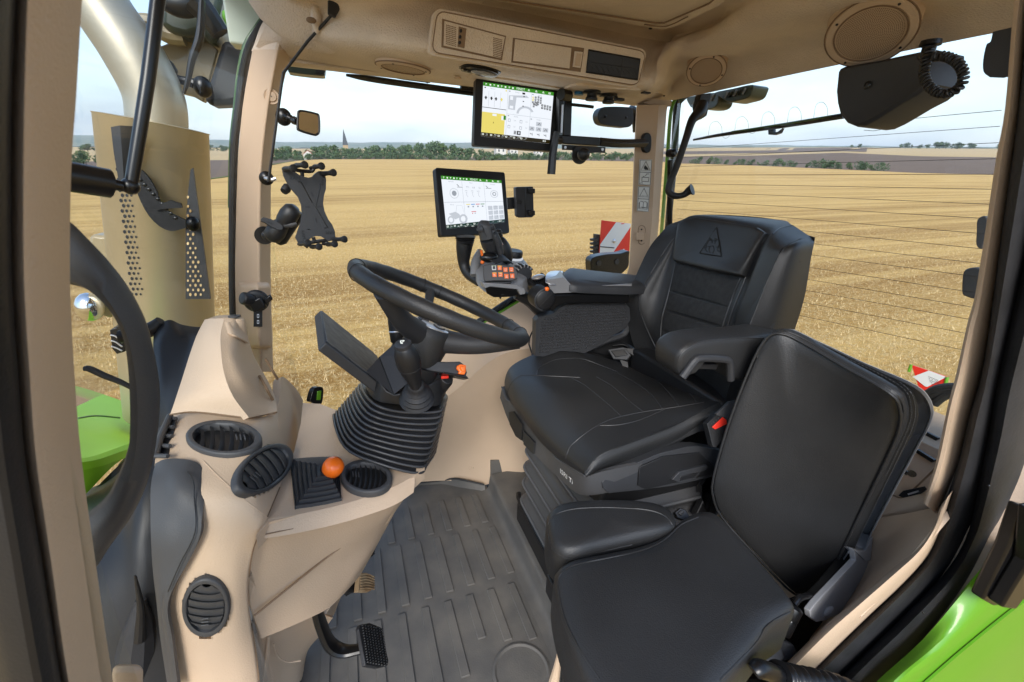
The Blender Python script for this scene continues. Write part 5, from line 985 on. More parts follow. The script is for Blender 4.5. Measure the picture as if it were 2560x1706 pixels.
# left armrest
ar = MB('leather'); nO = q('Y', .69, '1694,925 1697,890 1718,867 1763,852 1870,844 1990,843 1990,965 1857,955 1830,948 1824,912 1812,903 1748,900 1734,914 1716,938 1702,941')
def pad_prism(mb, pts, vec, r=.02, k=3, m=None):
    o = [np.array(p, float) for p in pts]; c = sum(o)/len(o); vec = np.array(vec, float); L_ = np.linalg.norm(vec); un = vec/L_
    sh = lambda d: [p+unit(c-p)*min(d, .5*np.linalg.norm(c-p)) for p in o]
    rings = [[p+un*w for p in sh(d)] for d, w in ((r*1.6, -.002), (r, 0), (r*.45, r*.12), (r*.12, r*.42), (0, r), (0, L_-r), (r*.12, L_-r*.42), (r*.45, L_-r*.12), (r, L_), (r*1.6, L_+.002))]
    return mb.loft([cat(g_, k, True) for g_ in rings], m)
pad_prism(ar, nO, (0, .085, 0), .014, 2)
arb = MB(); arb.v, arb.f = list(ar.v), list(ar.f); seam(ar, '1700,938 1694,915 1699,890 1722,868 1765,853 1870,846 1925,846', .0016, .0, base=arb)
hd = MB('dark_plastic'); hd.tube(q('Y', .682, '1706,944 1722,922 1738,902 1756,896 1812,899 1824,910 1826,950'), .0085, n=10, k=3); hd.prism(q('Y', .70, '1738,912 1795,912 1790,924 1738,922'), (0, .02, 0), 'black')
ao = ar.build('armrest', ds_, smooth=60); hd.build('armrest_handle', ao, bevel=0)
bu = MB('black'); pb2 = Pl(P('Y', 1795, 1060, .70), (-.2, -1, .5)); slab(bu, pb2, '1768,1060 1790,1038 1812,1044 1824,1072 1790,1120 1782,1118', -.02, .0); slab(bu, pb2, '1778,1068 1805,1043 1814,1050 1815,1060 1786,1074', 0, .004, 'red')
for k in range(5): slab(bu, pb2, f'{1776+k*6},{1058-k*4.6} {1777.5+k*6},{1057-k*4.6} {1780+k*6},{1064-k*4.6} {1778.5+k*6},{1065-k*4.6}', 0, .002, 'dark_plastic')
slab(bu, pb2, '1792,1036 1826,1004 1850,1000 1836,1050 1822,1062', -.012, -.002, 'grey_plastic')
t = thing('belt_buckle', 'black seat belt buckle with red release button beside the driver seat cushion', 'belt buckle', P('Y', 1795, 1080, .71)); bu.build('buckle', t, bevel=.002)
t = thing('belt_end', 'black folded lap belt end lying behind the far side of the driver seat cushion', 'seat belt', P('Y', 1550, 880, 1.24)); b = MB('gloss_black')
pb3 = Pl(P('Y', 1555, 885, 1.22), (-.6, -.7, .6)); slab(b, pb3, '1520,876 1560,870 1578,890 1568,902 1534,900', -.01, .012, 'dark_plastic'); slab(b, pb3, '1528,880 1560,876 1570,890 1540,896', .012, .016); slab(b, pb3, '1545,868 1590,872 1600,900 1575,885', -.02, .0, 'black'); b.tube([P('Y', 1530, 862, 1.3), P('Y', 1565, 862, 1.28), P('Y', 1600, 890, 1.22)], .012, 'black', flat=((0, 0, 1), .3)); slab(b, pb3, '1548,898 1570,905 1572,922 1556,918', -.005, .004, 'black'); b.build('webbing', t, bevel=.002)
rc = MB('black'); rc.prism(q('Y', 1.3, '1490,850 1570,800 1590,880 1560,905 1480,880'), (0, .05, 0)); rc.prism(q('Y', 1.31, '1390,905 1440,860 1590,800 1640,900 1560,925 1480,915'), (0, .04, 0)); rc.tube(q('Y', 1.27, '1485,865 1520,850 1560,835 1575,800'), .012, 'dark_plastic'); rc.build('recliner', ds_, bevel=.004)
# passenger seat
ps_ = thing('passenger_chair', 'black leather instructor seat with grey shell backrest in the near foreground', 'passenger seat', (.62, .5, .08))
bo = '1928,835,0.643 1962,826,0.623 2010,845,0.594 2120,908,0.505 2234,972,0.420 2262,1010,0.408 2262,1060,0.410 2234,1130,0.424 2150,1300,0.461 2085,1432,0.489 2050,1482,0.505 2016,1490,0.517 1975,1468,0.530 1890,1378,0.582 1812,1290,0.643 1790,1240,0.659 1790,1190,0.663 1830,1050,0.659 1890,895,0.655'
BO = q('Y', 1, bo); n_ = unit(np.cross(BO[4]-BO[0], BO[12]-BO[0])); n_ = n_ if n_@(C-BO[0]) > 0 else -n_
b = MB('leather'); b.cushion(BO, n_, .014, side=.01, inset=(0, .003, .010, .03), hs=(0, .6, .9, 1.0), dome=.8, k=3)
b0 = MB(); b0.v, b0.f = list(b.v), list(b.f)
for t in ('1893,894 1905,862 1930,838 1962,829 2010,848 2120,911 2228,974 2256,1012 2254,1060 2228,1130 2145,1300 2080,1430 2046,1478',): seam(b, t, .0022, -.0005, 'leather', base=b0)
pip = cat([p+(sum(BO)/len(BO)-p)*.012+n_*.0125 for p in BO], 3, True); b.tube(pip, .0028, 'leather', n=8, k=1, closed=True)
bo_ = b.build('backrest', ps_, smooth=60)
sh = MB('leather'); rim_o = [p+(p-sum(BO)/len(BO))*0 for p in BO]
out = q('Y', 1, '1928,833,0.651 1962,824,0.631 2030,850,0.586 2140,902,0.505 2250,955,0.428 2284,985,0.404 2297,1040,0.400 2280,1090,0.404 2262,1120,0.412 2160,1320,0.453 2100,1450,0.481 2060,1498,0.505 2016,1494,0.522 1975,1470,0.538 1890,1380,0.586 1812,1292,0.647 1790,1242,0.663 1790,1190,0.667 1830,1050,0.663 1890,893,0.659')
cen = sum(out)/len(out); back = lambda p, d: C+(p-C)*(1+d)
sh.loft([cat([p+(cen-p)*.03-n_*.002 for p in out], 3, True), cat([p+(cen-p)*.006 for p in out], 3, True), cat(out, 3, True), cat([back(p, .05) for p in out], 3, True)], caps=True)
s0 = MB(); s0.v, s0.f = list(sh.v), list(sh.f)
for t in ('1990,836 2100,888 2200,936 2262,975 2278,1015 2274,1060 2246,1125 2160,1300 2102,1420', '1990,830 2110,884 2215,934 2272,975 2288,1015 2284,1060 2258,1120 2172,1296 2112,1416'): stitches(sh, t, base=s0)
sh.build('side_band', bo_, smooth=60)
sl2 = MB('shell_grey'); o2 = q('Y', 1, '1962,822,0.635 2040,850,0.590 2160,906,0.505 2270,952,0.428 2318,985,0.400 2335,1030,0.398 2320,1075,0.400 2303,1106,0.404 2180,1335,0.449 2160,1382,0.457 2120,1385,0.465 2080,1460,0.489 2040,1490,0.522 1975,1465,0.562 1890,1378,0.603 1812,1288,0.659 1795,1240,0.675 1800,1160,0.675 1840,1020,0.671 1900,880,0.659')
c2_ = sum(o2)/len(o2); sl2.loft([cat([p+(c2_-p)*.03-n_*.004 for p in o2], 3, True), cat([p+(c2_-p)*.004 for p in o2], 3, True), cat([back(p, .012) for p in o2], 3, True), cat([back(p+(c2_-p)*.04, .08) for p in o2], 3, True), cat([back(p+(c2_-p)*.99, .10) for p in o2], 3, True)], caps=False); sl2.build('back_shell', ps_, smooth=60)
# seat pads
pz = Pl((.5, .5, .60), (-.04, .0, 1))
SO = '1392,1432,.0 1432,1408 1520,1390 1600,1372 1655,1348 1700,1308 1745,1288 1785,1292 1830,1332 1905,1420 1970,1500 1986,1530 1965,1552 1925,1580 1870,1650 1800,1740 1700,1850 1580,1860 1500,1780 1440,1660 1400,1545 1385,1465'
so2 = [pz.p(*map(float, t.split(',')[:2])) for t in SO.split()]
b = MB('leather'); b.cushion(so2, (0, 0, 1), .020, side=.085, inset=(0, .005, .014, .04), hs=(0, .55, .88, 1.0), dome=.45, k=3); b0 = MB(); b0.v, b0.f = list(b.v), list(b.f)
seam(b, '1500,1700 1448,1620 1412,1545 1396,1470 1402,1436 1435,1414 1520,1396 1600,1378 1658,1353 1702,1313 1745,1294', .002, -.0008, 'leather', base=b0)
seam(b, '1975,1530 1940,1548 1912,1570 1895,1600 1860,1640 1800,1700', .002, -.0008, 'leather', base=b0)
b.build('seat_cushion', ps_, smooth=60)
cu_ = '1366,1312 1378,1288 1410,1274 1460,1267 1540,1266 1620,1272 1665,1287 1688,1315 1684,1338 1650,1352 1580,1366 1500,1385 1440,1402 1400,1396 1374,1366'
c3 = [pz.p(*map(float, t.split(',')), .008) for t in cu_.split()]; b = MB('leather'); b.cushion(c3, (0, 0, 1), .022, side=.075, inset=(0, .005, .015, .04), dome=.5, k=3); b0 = MB(); b0.v, b0.f = list(b.v), list(b.f)
seam(b, '1376,1360 1370,1318 1382,1292 1412,1278 1460,1271 1540,1270 1620,1276 1664,1292 1684,1318', .002, -.0008, 'leather', base=b0); seam(b, '1378,1368 1404,1392 1440,1398 1500,1381 1580,1362', .002, -.0008, 'leather', base=b0); b.build('side_pad', ps_, smooth=60)
br2 = MB('shell_grey'); pbk = Pl(P('Y', 2080, 1460, .42), (.25, -1, .25))
slab(br2, pbk, '2136,1374 2150,1376 2160,1392 2172,1398 2168,1420 2150,1470 2128,1510 2100,1535 2064,1552 2042,1556 2027,1544 2025,1528 2040,1508 2140,1402', -.012, .0); slab(br2, pbk, '2134,1376 2160,1374 2178,1340 2172,1400 2160,1402', -.02, .004); br2.ellip(pbk.p(2068, 1529, .002), (.016, 0, 0), (0, .006, 0), (0, 0, .014), None, 10); br2.build('hinge_cover', ps_, bevel=.004)
fr2 = MB('gloss_black'); slab(fr2, Pl(P('Y', 2060, 1470, .44), (.2, -1, .3)), '2130,1385 2142,1402 2040,1510 2020,1530 2000,1510 2040,1490 2060,1470', -.02, 0); slab(fr2, Pl(P('Y', 2000, 1560, .46), (0, -1, .4)), '1975,1520 2030,1500 2040,1530 2060,1556 2020,1620 1930,1700 1850,1700 1900,1640', -.03, 0, 'black')
fr2.build('seat_frame', ps_, bevel=.003); fr2 = MB('gloss_black')
for x, y in ((2000, 1495), (2020, 1506), (2034, 1490)): fr2.ellip(P('Y', x, y, .45), (.012, 0, 0), (0, .008, 0), (0, 0, .010), None, 6)
fr2.build('hinge', ps_); fr2 = MB('gloss_black'); slab(fr2, Pl(P('Y', 1770, 1220, .75), (.1, -1, .2)), '1790,1170 1775,1190 1757,1215 1757,1238 1772,1224 1785,1240 1792,1290 1770,1310 1740,1290 1760,1250', -.02, 0, 'black'); fr2.build('seat_frame', ps_, bevel=.003); fr2 = MB('black'); fr2.box((.50, .5, .49), (.16, 0, 0), (0, .13, 0), (0, 0, .025), 'black'); fr2.box((.50, .5, .28), (.10, 0, 0), (0, .10, 0), (0, 0, .2), 'black'); fr2.build('seat_box', ps_, bevel=.003); fr2 = MB('black'); slab(fr2, Pl(P('Y', 1480, 1700, .5), (-.4, -1, .1)), '1410,1640 1432,1640 1460,1760 1400,1760', -.02, 0, 'black')
fr2.build('seat_leg', ps_)
bs_ = MB('beige'); bs_.tube([P('Y', 1404, 1590, .52), P('Y', 1396, 1650, .52), P('Y', 1382, 1720, .52)], [.004, .006, .012]); bs_.build('seat_bracket', ps_)
sb2 = thing('belt_stalk', 'small black belt stalk between the two seat cushions and the driver seat', 'seat belt', P('Y', 1695, 1290, .66)); b = MB('gloss_black'); pk = Pl(P('Y', 1700, 1290, .64), (-.3, -.7, .8)); slab(b, pk, '1684,1282 1698,1270 1712,1276 1722,1292 1710,1304 1690,1296', -.01, .008); slab(b, pk, '1690,1284 1700,1276 1708,1282 1698,1292', .008, .012, 'dark_plastic'); slab(b, pk, '1690,1310 1700,1306 1694,1330 1686,1326', -.01, -.004, 'silver'); b.build('buckle', sb2, bevel=.002)
gsn = thing('gas_damper', 'black gas damper with a small white printed label behind the passenger seat cushion', 'damper', P('Y', 1970, 1540, .40)); b = MB('gloss_black'); lath2(b, P('Y', 1950, 1580, .40), P('Y', 1985, 1512, .41), [(.017, 0), (.019, .05), (.019, .5), (.0175, .52), (.019, .56), (.019, .92), (.012, 1.0)]); b.tube([P('Y', 1985, 1512, .41), P('Y', 2000, 1495, .415), P('Y', 2025, 1490, .42)], .006)
ld, le = P('Y', 1950, 1580, .40), P('Y', 1985, 1512, .41); ax = unit(le-ld); sdv = unit(np.cross(ax, C-ld)); fv = np.cross(sdv, ax); fv = fv if fv@(C-ld) > 0 else -fv
for i in range(6):
    for j in range(7):
        if (i*7+j*3) % 5: c = ld+(le-ld)*(.22+.10*i)+(sdv*(j-3)*.0028*1.0)+fv*(.0192-.00045*abs(j-3)**2*1.0); b.box(c, sdv*.0009, ax*.0022, fv*.0004, 'white')
b.build('cylinder', gsn, smooth=50)
bl2 = thing('passenger_buckle', 'dark plastic belt buckle at the bottom edge beside the coiled hose', 'belt buckle', P('Y', 1920, 1640, .38)); b = MB('dark_plastic'); pk = Pl(P('Y', 1920, 1640, .38), (-.1, -1, .5)); slab(b, pk, '1877,1644 1900,1622 1945,1598 1985,1612 1998,1640 1960,1655 1905,1664', -.03, 0); slab(b, pk, '1898,1646 1944,1612 1955,1640 1930,1662', 0, .008, 'grey_plastic'); slab(b, pk, '1925,1662 1962,1658 1955,1670 1930,1672', -.02, 0, 'red'); b.build('buckle', bl2, bevel=.003)
ch = thing('coiled_hose', 'thick glossy black corrugated hose at the bottom edge over the door seal', 'hose', P('Y', 2000, 1700, .30)); b = MB('gloss_black'); b.tube([P('Y', 1885, 1680, .30), P('Y', 1900, 1672, .30), P('Y', 1945, 1688, .295)], [.012, .014, .0135], k=3)
hp_ = [P('Y', 1945, 1690, .295), P('Y', 2000, 1702, .29), P('Y', 2060, 1712, .285), P('Y', 2130, 1735, .28), P('Y', 2220, 1775, .27)]; L_ = cat(hp_, 40); b.tube(L_, [.015+.0075*max(0, math.cos(i*2*math.pi/12.5))**1.5 for i in range(len(L_))], k=1, n=18); b.build('hose', ch, smooth=70)
# ---------------------------------------------------------------- control armrest, monitors, holders
fwK = BK@np.array([0, 0, 1.])
def dep(x, y, Y): return float((P('Y', x, y, Y)-C)@fwK)
ca = thing('control_armrest', 'right armrest console with grey pad, dimpled black side panel and hinge disc', 'armrest', P('Y', 1480, 800, 1.3))
b = MB('dark_plastic'); ptop = Pl(P('Y', 1480, 700, 1.28), (0, 0, 1))
tq = [P('Y', *p) for p in ((1427, 712, 1.20), (1408, 690, 1.26), (1412, 677, 1.32), (1428, 671, 1.36), (1475, 679, 1.37), (1600, 690, 1.36), (1660, 705, 1.26), (1600, 720, 1.20), (1500, 718, 1.20))]
zz = np.mean([p[2] for p in tq]); cpt = sum(tq)/len(tq)
b.loft([cat([p+[0, 0, -.022] for p in tq], 3, True), cat([p+[0, 0, -.004] for p in tq], 3, True), cat([p+(cpt-p)*.06+[0, 0, .003] for p in tq], 3, True), cat([p+(cpt-p)*.25+[0, 0, .006] for p in tq], 3, True)]); b.build('arm_pad', ca, smooth=60)
b = MB('silver_plastic'); b.loft([[P('Y', x, y, 1.205) for x, y in ((1366, 700), (1380, 734), (1575, 727), (1580, 712), (1432, 716), (1408, 694))], [P('Y', x, y, 1.34) for x, y in ((1368, 684), (1374, 712), (1575, 708), (1580, 690), (1426, 690), (1400, 676))]]); b.cur = 'silver'
b.patch([q('Y', 1, '1364,705,1.21 1380,712,1.2 1400,712,1.21'), q('Y', 1, '1366,686,1.26 1385,690,1.26 1404,692,1.26'), q('Y', 1, '1376,678,1.33 1390,677,1.33 1408,678,1.33')], thick=.003)
for k in range(9): t = k/8; b.tube([P('Y', 1402-8*math.sin(t*3.1), 680+30*t, 1.33-.12*t), P('Y', 1414-8*math.sin(t*3.1), 681+30*t, 1.33-.12*t)], .0016, 'gloss_black', k=1, n=5)
b.build('silver_trim', ca, bevel=.003)
b = MB('gloss_black'); b.prism(q('Y', 1.215, '1372,733 1380,735 1575,728 1575,759 1500,760 1412,761 1395,768 1385,780 1366,776 1356,750'), (0, .12, 0)); b.build('arm_body', ca, bevel=.006)
b = MB('black'); hc2 = P('Y', 1361, 749, 1.20); b.lathe(hc2, (0, 1, 0), [(.001, -.010), (.026, -.010), (.033, -.006), (.036, .0), (.036, .05)], n=32); b.tube([hc2+[.034*math.cos(t), -.006, .034*math.sin(t)] for t in np.linspace(1.2, 4.5, 12)], .003, 'dark_plastic', n=6, k=1); b.tube([hc2+[-.02, -.0105, -.02], hc2+[.02, -.0105, .02]], .0008, 'seam', k=1, n=4)
o = b.build('hinge_disc', ca, smooth=50); b = MB('orange'); b.ellip(P('Y', 1367, 723, 1.195), (.008, 0, 0), (0, .006, 0), (0, 0, .007)); b.build('orange_marker', o)
b = MB('dark_plastic'); pp2 = Pl(P('Y', 1450, 820, 1.245), (0, -1, 0)); slab(b, pp2, '1340,803 1347,793 1372,788 1386,783 1398,771 1410,765 1440,761 1562,758 1574,770 1576,800 1562,822 1527,842 1494,868 1460,884 1440,880 1400,878 1360,892 1338,891', -.03, 0)
o3 = np.array([float(pp2.O[0]), 0, 0])
a0, a1 = pp2.p(1350, 885), pp2.p(1560, 768)
nx = 30; nz = 17; sx = (a1[0]-a0[0])/nx; sz2 = (a1[2]-a0[2])/nz
poly = [tuple(map(float, t.split(','))) for t in '1350,885 1350,800 1374,795 1392,788 1404,776 1414,770 1440,767 1556,764 1566,775 1566,800 1552,816 1520,834 1488,860 1455,876 1420,870 1380,876'.split()]
def inside(x, y, pl):
    c = False; n = len(pl)
    for i in range(n):
        (x1, y1), (x2, y2) = pl[i], pl[(i+1) % n]
        if (y1 > y) != (y2 > y) and x < (x2-x1)*(y-y1)/(y2-y1)+x1: c = not c
    return c
def toPx(p): w = BK.T@(np.array(p)-C); return 1280+F*w[0]/w[2], 853-F*w[1]/w[2]
z0 = P('Y', 1450, 885, 1.245)[2]-.02; x0 = P('Y', 1345, 850, 1.245)[0]
for i in range(46):
    for j in range(24):
        p = np.array([x0+i*.0104, 1.245, z0+j*.0104]); X_, Y_ = toPx(p)
        if inside(X_, Y_, poly): h = .0040; b.add([p+[-h, 0, -h], p+[h, 0, -h], p+[h, 0, h], p+[-h, 0, h], p+[0, -.0052, 0]], [(0, 1, 4), (1, 2, 4), (2, 3, 4), (3, 0, 4)])
b.build('side_panel', ca, bevel=.0, smooth=20)
b = MB('black'); b.tube([P('Y', 1322, 860, 1.4), P('Y', 1326, 840, 1.4), P('Y', 1338, 818, 1.38)], .003); b.tube([P('Y', 1322, 860, 1.4), P('Y', 1332, 888, 1.38), P('Y', 1342, 897, 1.36)], .003); coil(b, [P('Y', 1334, 890, 1.30), P('Y', 1342, 875, 1.30), P('Y', 1346, 868, 1.30)], .008, .006, .0026); b.build('cable', ca)
b = MB('black'); c = P('Y', 1345, 702, 1.30); 
for k in range(7): t = -1.0+k*.38; cc3 = c+np.array([.034*math.sin(t)*.6, 0, .05*math.cos(t)*.0]); b.lathe(P('Y', 1330+k*5.2, 715-abs(k-3)*1.0-k*2.2+6, 1.30), (1, 0, .35), [(.026, -.0045), (.032, 0), (.026, .0045)], n=18)
b.ellip(P('Y', 1345, 693, 1.26), (.022, 0, .004), (0, .016, 0), (0, 0, .008), 'silver', 7); b.build('joint_boot', ca)
b = MB('black'); b.tube([P('Y', 1290, 735, 1.32), P('Y', 1325, 752, 1.32), P('Y', 1360, 780, 1.31), P('Y', 1400, 785, 1.3)], [.018, .022, .026, .03], flat=((0, 1, 0), .9)); b.tube([P('Y', 1310, 715, 1.36), P('Y', 1332, 732, 1.35), P('Y', 1345, 742, 1.34)], [.010, .010, .010], 'silver_plastic'); b.build('link_arm', ca)
# joystick module
jm = thing('joystick_module', 'grey control pod with orange keys, joystick, dial and thumb wheel', 'control pod', P('Y', 1255, 690, 1.32))
b = MB('silver_plastic')
lo3 = q('Y', 1, '1190,703,1.34 1211,729,1.28 1240,738,1.25 1285,735,1.25 1314,733,1.27 1322,705,1.34 1324,680,1.40 1290,650,1.44 1230,640,1.44 1195,660,1.42'); hi3 = q('Y', 1, '1188,668,1.38 1200,690,1.32 1240,706,1.27 1292,700,1.27 1312,700,1.30 1322,675,1.38 1318,660,1.41 1297,642,1.44 1240,628,1.45 1200,640,1.43')
cl = sum(lo3)/10; ch3 = sum(hi3)/10
b.loft([cat([p+(cl-p)*.2+[0, 0, -.004] for p in lo3], 3, True), cat(lo3, 3, True), cat(hi3, 3, True), cat([p+(ch3-p)*.15+[0, 0, .006] for p in hi3], 3, True), cat([p+(ch3-p)*.6+[0, 0, .012] for p in hi3], 3, True)])
b.tube([P('Y', 1186, 690, 1.36), P('Y', 1190, 655, 1.39), P('Y', 1200, 628, 1.42)], [.014, .016, .010]); b.build('pod_body', jm, smooth=50)
b = MB('gloss_black'); b.loft([[P('Y', *p) for p in ((1212, 718, 1.235), (1225, 717, 1.228), (1290, 725, 1.228), (1298, 737, 1.25), (1276, 743, 1.25), (1234, 744, 1.25), (1216, 734, 1.25))], [P('Y', *p) for p in ((1212, 716, 1.32), (1225, 712, 1.35), (1290, 715, 1.35), (1298, 727, 1.35), (1276, 733, 1.35), (1234, 734, 1.35), (1216, 726, 1.33))]]); b.ellip(P('Y', 1251, 745, 1.27), (.004, 0, 0), (0, .004, 0), (0, 0, .003)); b.build('tray', jm, bevel=.003)
b = MB('silver_plastic'); b.prism(q('Y', 1, '1208,708,1.235 1290,712,1.225 1312,722,1.24 1314,736,1.245 1300,738,1.24 1292,724,1.228 1226,717,1.228 1212,722,1.23'), (0, .04, -.001)); b.build('pod_lip', jm, bevel=.002)
kp = Pl(P('Y', 1250, 682, 1.245), (-.15, -1, .45)); b = MB('grey_plastic'); slab(b, kp, '1209,664 1225,660 1262,663 1288,670 1295,684 1293,697 1280,702 1240,702 1212,704 1209,690', -.012, 0); slab(b, kp, '1212,704 1280,703 1278,709 1216,710', -.03, -.004, 'gloss_black'); o = b.build('keypad', jm, bevel=.002)
for i, (x, y) in enumerate(((965, 890), (1040, 890), (1115, 915), (1192, 912), (972, 980), (1050, 978), (1128, 1000), (1203, 995))):
    X_, Y_ = 1050+x/5.2275, 500+y/5.2275; r_ = 5.6; m = 'white' if i == 0 else 'orange'; b = MB(m)
    slab(b, kp, f'{X_-r_},{Y_-r_} {X_+r_*.9},{Y_-r_} {X_+r_},{Y_+r_} {X_-r_*.8},{Y_+r_}', 0, .0022)
    if i == 0: slab(b, kp, f'{X_-3.4},{Y_-3.6} {X_+3.2},{Y_-3.6} {X_+3.4},{Y_+3.6} {X_-3.2},{Y_+3.6}', .0023, .0028, 'grey_plastic'); slab(b, kp, f'{X_-4},{Y_-5} {X_+4},{Y_-5} {X_+4},{Y_-4} {X_-4},{Y_-4}', .0023, .003, 'green')
    else:
        slab(b, kp, f'{X_-2.6},{Y_+2.4} {X_+2.8},{Y_+2.4} {X_+2.8},{Y_+3.6} {X_-2.6},{Y_+3.6}', .0023, .0028, 'white')
        if i in (1, 4, 5): slab(b, kp, f'{X_-4},{Y_-5} {X_+4},{Y_-5} {X_+4},{Y_-3.6} {X_-4},{Y_-3.6}', .0023, .003, 's_yellow')
        for t in {1: ('-3,-2 0,-1 2,1', '0,-1 2,-2'), 2: ('-3,1 -3,-2 0,-2 0,1', '0,-2 3,-2 3,1'), 3: ('-3,1 -3,-2 0,-2 0,1', '0,-2 3,-2 3,1'), 4: ('-2,-2 -2,1', '1,-2 1,1', '-2,0 2,0'), 5: ('-3,-2 3,-2', '0,-2 3,1'), 6: ('-2,-2 -2,1 2,1 2,-1 0,-2', '0,0 2,-3'), 7: ('-2,-2 -2,1 2,1 2,-1 0,-2', '0,0 2,-3')}[i].__iter__():
            b.tube([kp.p(X_+float(u.split(',')[0]), Y_+float(u.split(',')[1]), .0024) for u in t.split()], .0006, 'white', n=4, k=1)
    tag(b.build('key', o, bevel=.0008), 'white square key' if i == 0 else None)
b = MB('silver_plastic'); js = [P('Y', *p) for p in ((1212, 562, 1.30), (1217, 575, 1.30), (1222, 595, 1.30), (1229, 615, 1.31), (1237, 634, 1.32))]
b.cur = 'grey_plastic'; b.tube([js[0]+[0, 0, .012]]+js[:3], [.010, .020, .023, .024], n=14, flat=((1, 0, .2), 1.15)); b.tube(js[2:], [.025, .025, .019], 'dark_plastic', n=14, flat=((1, 0, .2), 1.15)); b.tube([P('Y', 1192, 575, 1.29), P('Y', 1204, 573, 1.29)], [.004, .013], 'grey_plastic', k=1); b.tube([P('Y', *p) for p in ((1230, 566, 1.285), (1238, 590, 1.28), (1246, 610, 1.28), (1252, 636, 1.28))], [.006, .011, .012, .009], 'dark_plastic')
for x, y in ((1230, 572), (1234, 584), (1238, 594), (1242, 606), (1247, 618)): b.ellip(P('Y', x+2, y, 1.272), (.004, 0, 0), (0, .004, 0), (0, 0, .004), 'black', 6)
b.tube(drape(b, '1206,566 1216,592 1228,620', .0004), .0008, 'seam', n=5, k=1); b.build('joystick', jm, smooth=60)
b = MB('gloss_black'); b.ellip(P('Y', 1222, 644, 1.29), (.030, 0, 0), (0, .02, 0), (0, 0, .016), None, 10); b.ellip(P('Y', 1226, 643, 1.275), (.006, 0, 0), (0, .003, 0), (0, 0, .003), 'orange', 5)
b.patch([q('Y', 1, '1225,650,1.27 1252,636,1.30 1262,640,1.33'), q('Y', 1, '1240,658,1.255 1268,652,1.28 1284,660,1.31')], 'dark_plastic', thick=.004); b.build('joystick_base', jm, smooth=60)
b = MB('black'); b.ellip(P('Y', 1258, 625, 1.36), unit([.5, 0, -1])*.052, (0, .028, 0), unit([1, 0, .5])*.026, None, 10); b.lathe(P('Y', 1246, 590, 1.36), unit([-.25, 0, 1]), [(.016, -.012), (.013, -.004), (.015, 0), (.012, .004), (.015, .010), (.012, .018), (.001, .022)], n=16); pj = Pl(P('Y', 1251, 610, 1.325), (.2, -1, .3)); slab(b, pj, '1246,604 1252,602 1257,612 1252,617', 0, .003, 'white'); slab(b, pj, '1252,610 1256,611 1254,616 1251,616', .003, .004, 'red'); b.build('cross_lever', jm, smooth=60)
b = MB('black'); c = P('Y', 1284, 640, 1.40); b.lathe(c, (0.05, -.1, 1), [(.028, -.008), (.030, 0), (.030, .014), (.027, .019), (.001, .018)], n=32); b.lathe(c, (0.05, -.1, 1), [(.032, -.010), (.032, -.004), (.028, -.002)], 's_pale', 32); b.build('dial', jm)
b = MB('silver'); c = P('Y', 1306, 684, 1.34)
for k in range(11): t = -1.1+k*.21; p = c+np.array([.03*math.sin(t), .0, .028*math.cos(t)]); b.box(p, (.0018*math.cos(t), 0, -.0018*math.sin(t)), (0, .02, 0), (.004*math.sin(t), 0, .004*math.cos(t)), 'silver' if k % 2 else 'black')
b.lathe(c+[0, -.018, 0], (0, 1, 0), [(.001, 0), (.027, 0), (.027, .036), (.001, .036)], 'dark_plastic', 24); b.build('thumb_wheel', jm)
b = MB('orange'); b.tube(q('Y', 1.285, '1203,626 1206,640 1209,655'), .004); b.ellip(P('Y', 1206, 656, 1.285), (.006, 0, 0), (0, .005, 0), (0, 0, .006)); b.build('orange_lever', jm)
b = MB('black'); pa_ = [P('Y', *p) for p in ((1163, 600, 1.42), (1160, 625, 1.42), (1160, 660, 1.42), (1172, 685, 1.40), (1200, 706, 1.36))]; b.tube(pa_, [.030, .026, .019, .018, .016], n=14, flat=((0, 1, 0), .9), k=6)
for k in range(4): b.lathe(P('Y', 1163, 592+k*4.6, 1.42), (0, 0, 1), [(.026, -.005), (.035-.002*k, 0), (.026, .005)], n=24)
b.build('monitor_post', jm, smooth=60)
# lower monitor
def monitor(nm, label, cat_, cor, d, th, side=0): 
    f = quad(cor, d); t = thing(nm, label, cat_, f.p(.5, 1)); m = MB('black' if side else 'black'); m.plate(f, rrect(0, 0, 1, 1, .025, .035, 3), -th, 0); m.build('casing', t, bevel=.0015)
    return f, t, Pl(f.O, f.N)
fL, tL, pL = monitor('lower_monitor', 'lower touchscreen terminal with white screen showing grey tractor outline', 'monitor', [(1089, 419), (1262, 431), (1274, 583), (1103, 591)], dep(1180, 505, 1.42), .022)
def scr(pl, parent): return MB('s_white')
def S_(m, pl, t, w, mt): slab(m, pl, t, w-.0003, w, mt)
def bil(c, u, v): a = [c[0][k]*(1-u)+c[1][k]*u for k in (0, 1)]; b_ = [c[3][k]*(1-u)+c[2][k]*u for k in (0, 1)]; return a[0]*(1-v)+b_[0]*v, a[1]*(1-v)+b_[1]*v
class Scr:
    def __init__(s, pl, cor): s.pl, s.c, s.m, s.w = pl, cor, MB('s_white'), .0006
    def P(s, u, v, w=0): return s.pl.p(*bil(s.c, u, v), s.w+w)
    def rect(s, a, b_, c, d, m, l=1): s.m.add([s.P(*p, l*.0004) for p in ((a, b_), (a, d), (c, d), (c, b_))], [(0, 1, 2, 3)], m)
    def line(s, pts, m, r=.0006, l=2): s.m.tube([s.P(u, v, l*.0004) for u, v in pts], r, m, n=4, k=1)
    def txt(s, t, u, v, h, m, l=2, asp=None):
        f = Fr(s.P(0, 0), s.P(1, 0)-s.P(0, 0), s.P(0, 1)-s.P(0, 0)); k = np.linalg.norm(f.V)/np.linalg.norm(f.U); text_geo(t, f, u, v, h*k, h, l*.0004, m, s.m)
